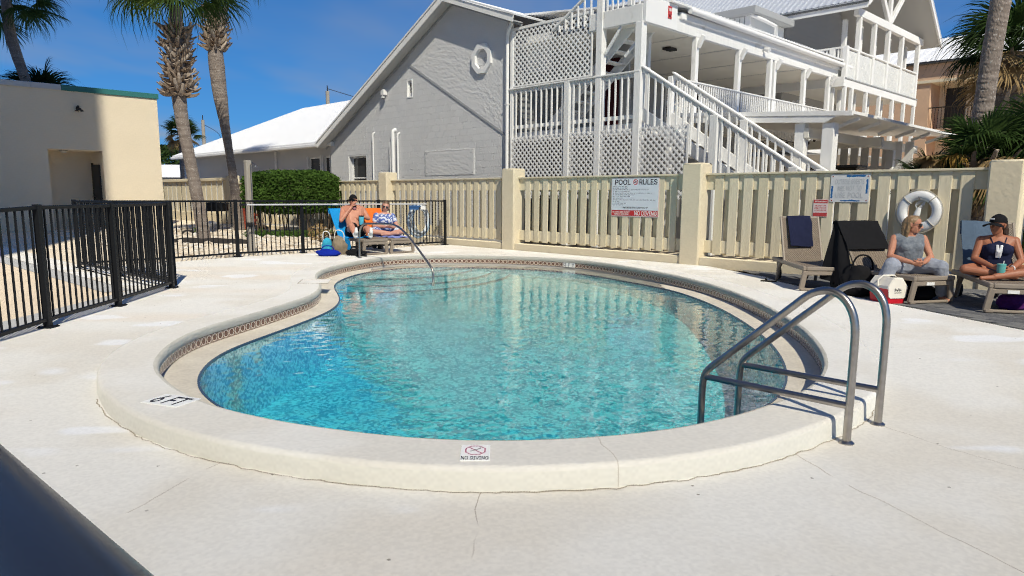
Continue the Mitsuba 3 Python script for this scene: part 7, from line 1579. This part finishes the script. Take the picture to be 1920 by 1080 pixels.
part(cy, 'body', xf(lathe([(0.001, 0), (0.045, 0.0), (0.058, 0.17), (0.055, 0.175)], 20), CM), 'mat_cyan_plastic', smooth=40); part(cy, 'lid', xf(lathe([(0.060, 0.172), (0.060, 0.19), (0.001, 0.195)], 20), CM), 'mat_black_plastic', smooth=40)

# --- woman in the flowered dress on the orange towel
M = M5 @ mat4(rz(-0.30) * 1.1, (-0.22, -0.05, -0.03))
k = person('woman in a blue flowered dress and sunglasses sitting cross-legged on the orange towel')
W = wrap(M)
o = A3(0, 0.90, 0)
hcN, hcR = o + A3(0.03, 0.0, 1.00), ry(0.22) @ rz(-0.30) @ rx(0.10)
RH = M[:3, :3] @ hcR
sho = [o + A3(-0.18, 0.02, 0.81), o + A3(0.18, 0.02, 0.80)]; elb = [o + A3(-0.25, -0.04, 0.58), o + A3(0.27, -0.05, 0.58)]; wri = [o + A3(-0.04, -0.26, 0.58), o + A3(0.09, -0.26, 0.56)]
torso = [hullof((o + A3(-0.09, 0, 0.46), 0.135), (o + A3(0.09, 0, 0.46), 0.135), (o + A3(0, 0, 0.60), 0.135)), hullof((o + A3(-0.045, 0, 0.60), 0.125), (o + A3(0.045, 0, 0.60), 0.125), (o + A3(-0.075, 0, 0.73), 0.118), (o + A3(0.075, 0, 0.73), 0.118)), hullof((o + A3(-0.07, 0, 0.73), 0.112), (o + A3(0.07, 0, 0.73), 0.112), (sho[0] + A3(0.03, 0, 0), 0.058), (sho[1] - A3(0.03, 0, 0), 0.058), (o + A3(0, 0, 0.84), 0.058))]
neck = limb((o + A3(0, 0, 0.83), 0.054), (o + A3(0.01, 0, 0.93), 0.050))
arms = []
for s in (0, 1): arms += limb((sho[s], 0.058), (sho[s] * 0.5 + elb[s] * 0.5, 0.050), (elb[s], 0.042)) + limb((elb[s], 0.043), (elb[s] * 0.6 + wri[s] * 0.4, 0.040), (wri[s], 0.027))
hands = hand(wri[0], A3(0.7, -0.5, 0.1), A3(0.2, 0.2, 0.9), 0.7, -1) + hand(wri[1], A3(-0.7, -0.5, 0.1), A3(-0.2, 0.2, 0.9), 0.7, 1)
knee = [o + A3(-0.33, -0.22, 0.47), o + A3(0.33, -0.22, 0.47)]; ank = [o + A3(0.05, -0.30, 0.43), o + A3(-0.05, -0.42, 0.42)]
legs = []
for s, sx in ((0, -1), (1, 1)): legs += limb((o + A3(sx * 0.105, -0.01, 0.455), 0.105), ((knee[s] + o + A3(sx * 0.11, 0, 0.46)) / 2, 0.088), (knee[s], 0.064)) + limb((knee[s], 0.062), (knee[s] * 0.62 + ank[s] * 0.38, 0.058), (ank[s], 0.038)) + [hullof((ank[s], 0.033), (ank[s] + A3(-sx * 0.15, -0.05, 0.0), 0.026))]
put_body(k, torso + neck + arms + hands + legs + head_parts(hcN, hcR), 'mat_skin_pink', M)
L = Local(k, M)
dr_ = [hullof((o + A3(-0.10, 0, 0.45), 0.155), (o + A3(0.10, 0, 0.45), 0.155), (o + A3(-0.045, 0, 0.60), 0.140), (o + A3(0.045, 0, 0.60), 0.140)), hullof((o + A3(-0.045, 0, 0.60), 0.140), (o + A3(0.045, 0, 0.60), 0.140), (o + A3(-0.075, -0.005, 0.735), 0.128), (o + A3(0.075, -0.005, 0.735), 0.128)), hullof((o + A3(-0.07, 0, 0.73), 0.122), (o + A3(0.07, 0, 0.73), 0.122), (sho[0] + A3(0.05, 0.01, -0.01), 0.058), (sho[1] - A3(0.05, -0.01, 0.01), 0.058)), ball(o + A3(-0.075, -0.09, 0.70), 0.082), ball(o + A3(0.075, -0.09, 0.70), 0.082)]
for s, sx in ((0, -1), (1, 1)): dr_ += [bone(sho[s], sho[s] * 0.55 + elb[s] * 0.45, 0.072, 0.066)] + limb((o + A3(sx * 0.10, 0, 0.455), 0.135), (knee[s] * 0.75 + (o + A3(sx * 0.11, 0, 0.46)) * 0.25, 0.105))
L('dress', dr_, 'mat_dress', disp=0.008)
Pc = lambda x, y, z: hcN + hcR @ A3(x, y, z)
L('hair', [hullof((Pc(0, 0.03, 0.045), 0.088), (Pc(0, 0.055, 0.02), 0.076), (Pc(0, -0.02, 0.075), 0.064)), hullof((Pc(0.06, 0.02, 0.02), 0.034), (Pc(0.05, 0.04, -0.05), 0.030)), hullof((Pc(-0.06, 0.02, 0.02), 0.034), (Pc(-0.05, 0.04, -0.05), 0.030))], 'mat_hair_brown', 0.011, 4, 0.008, 28)
shades(k, W(hcN), RH)
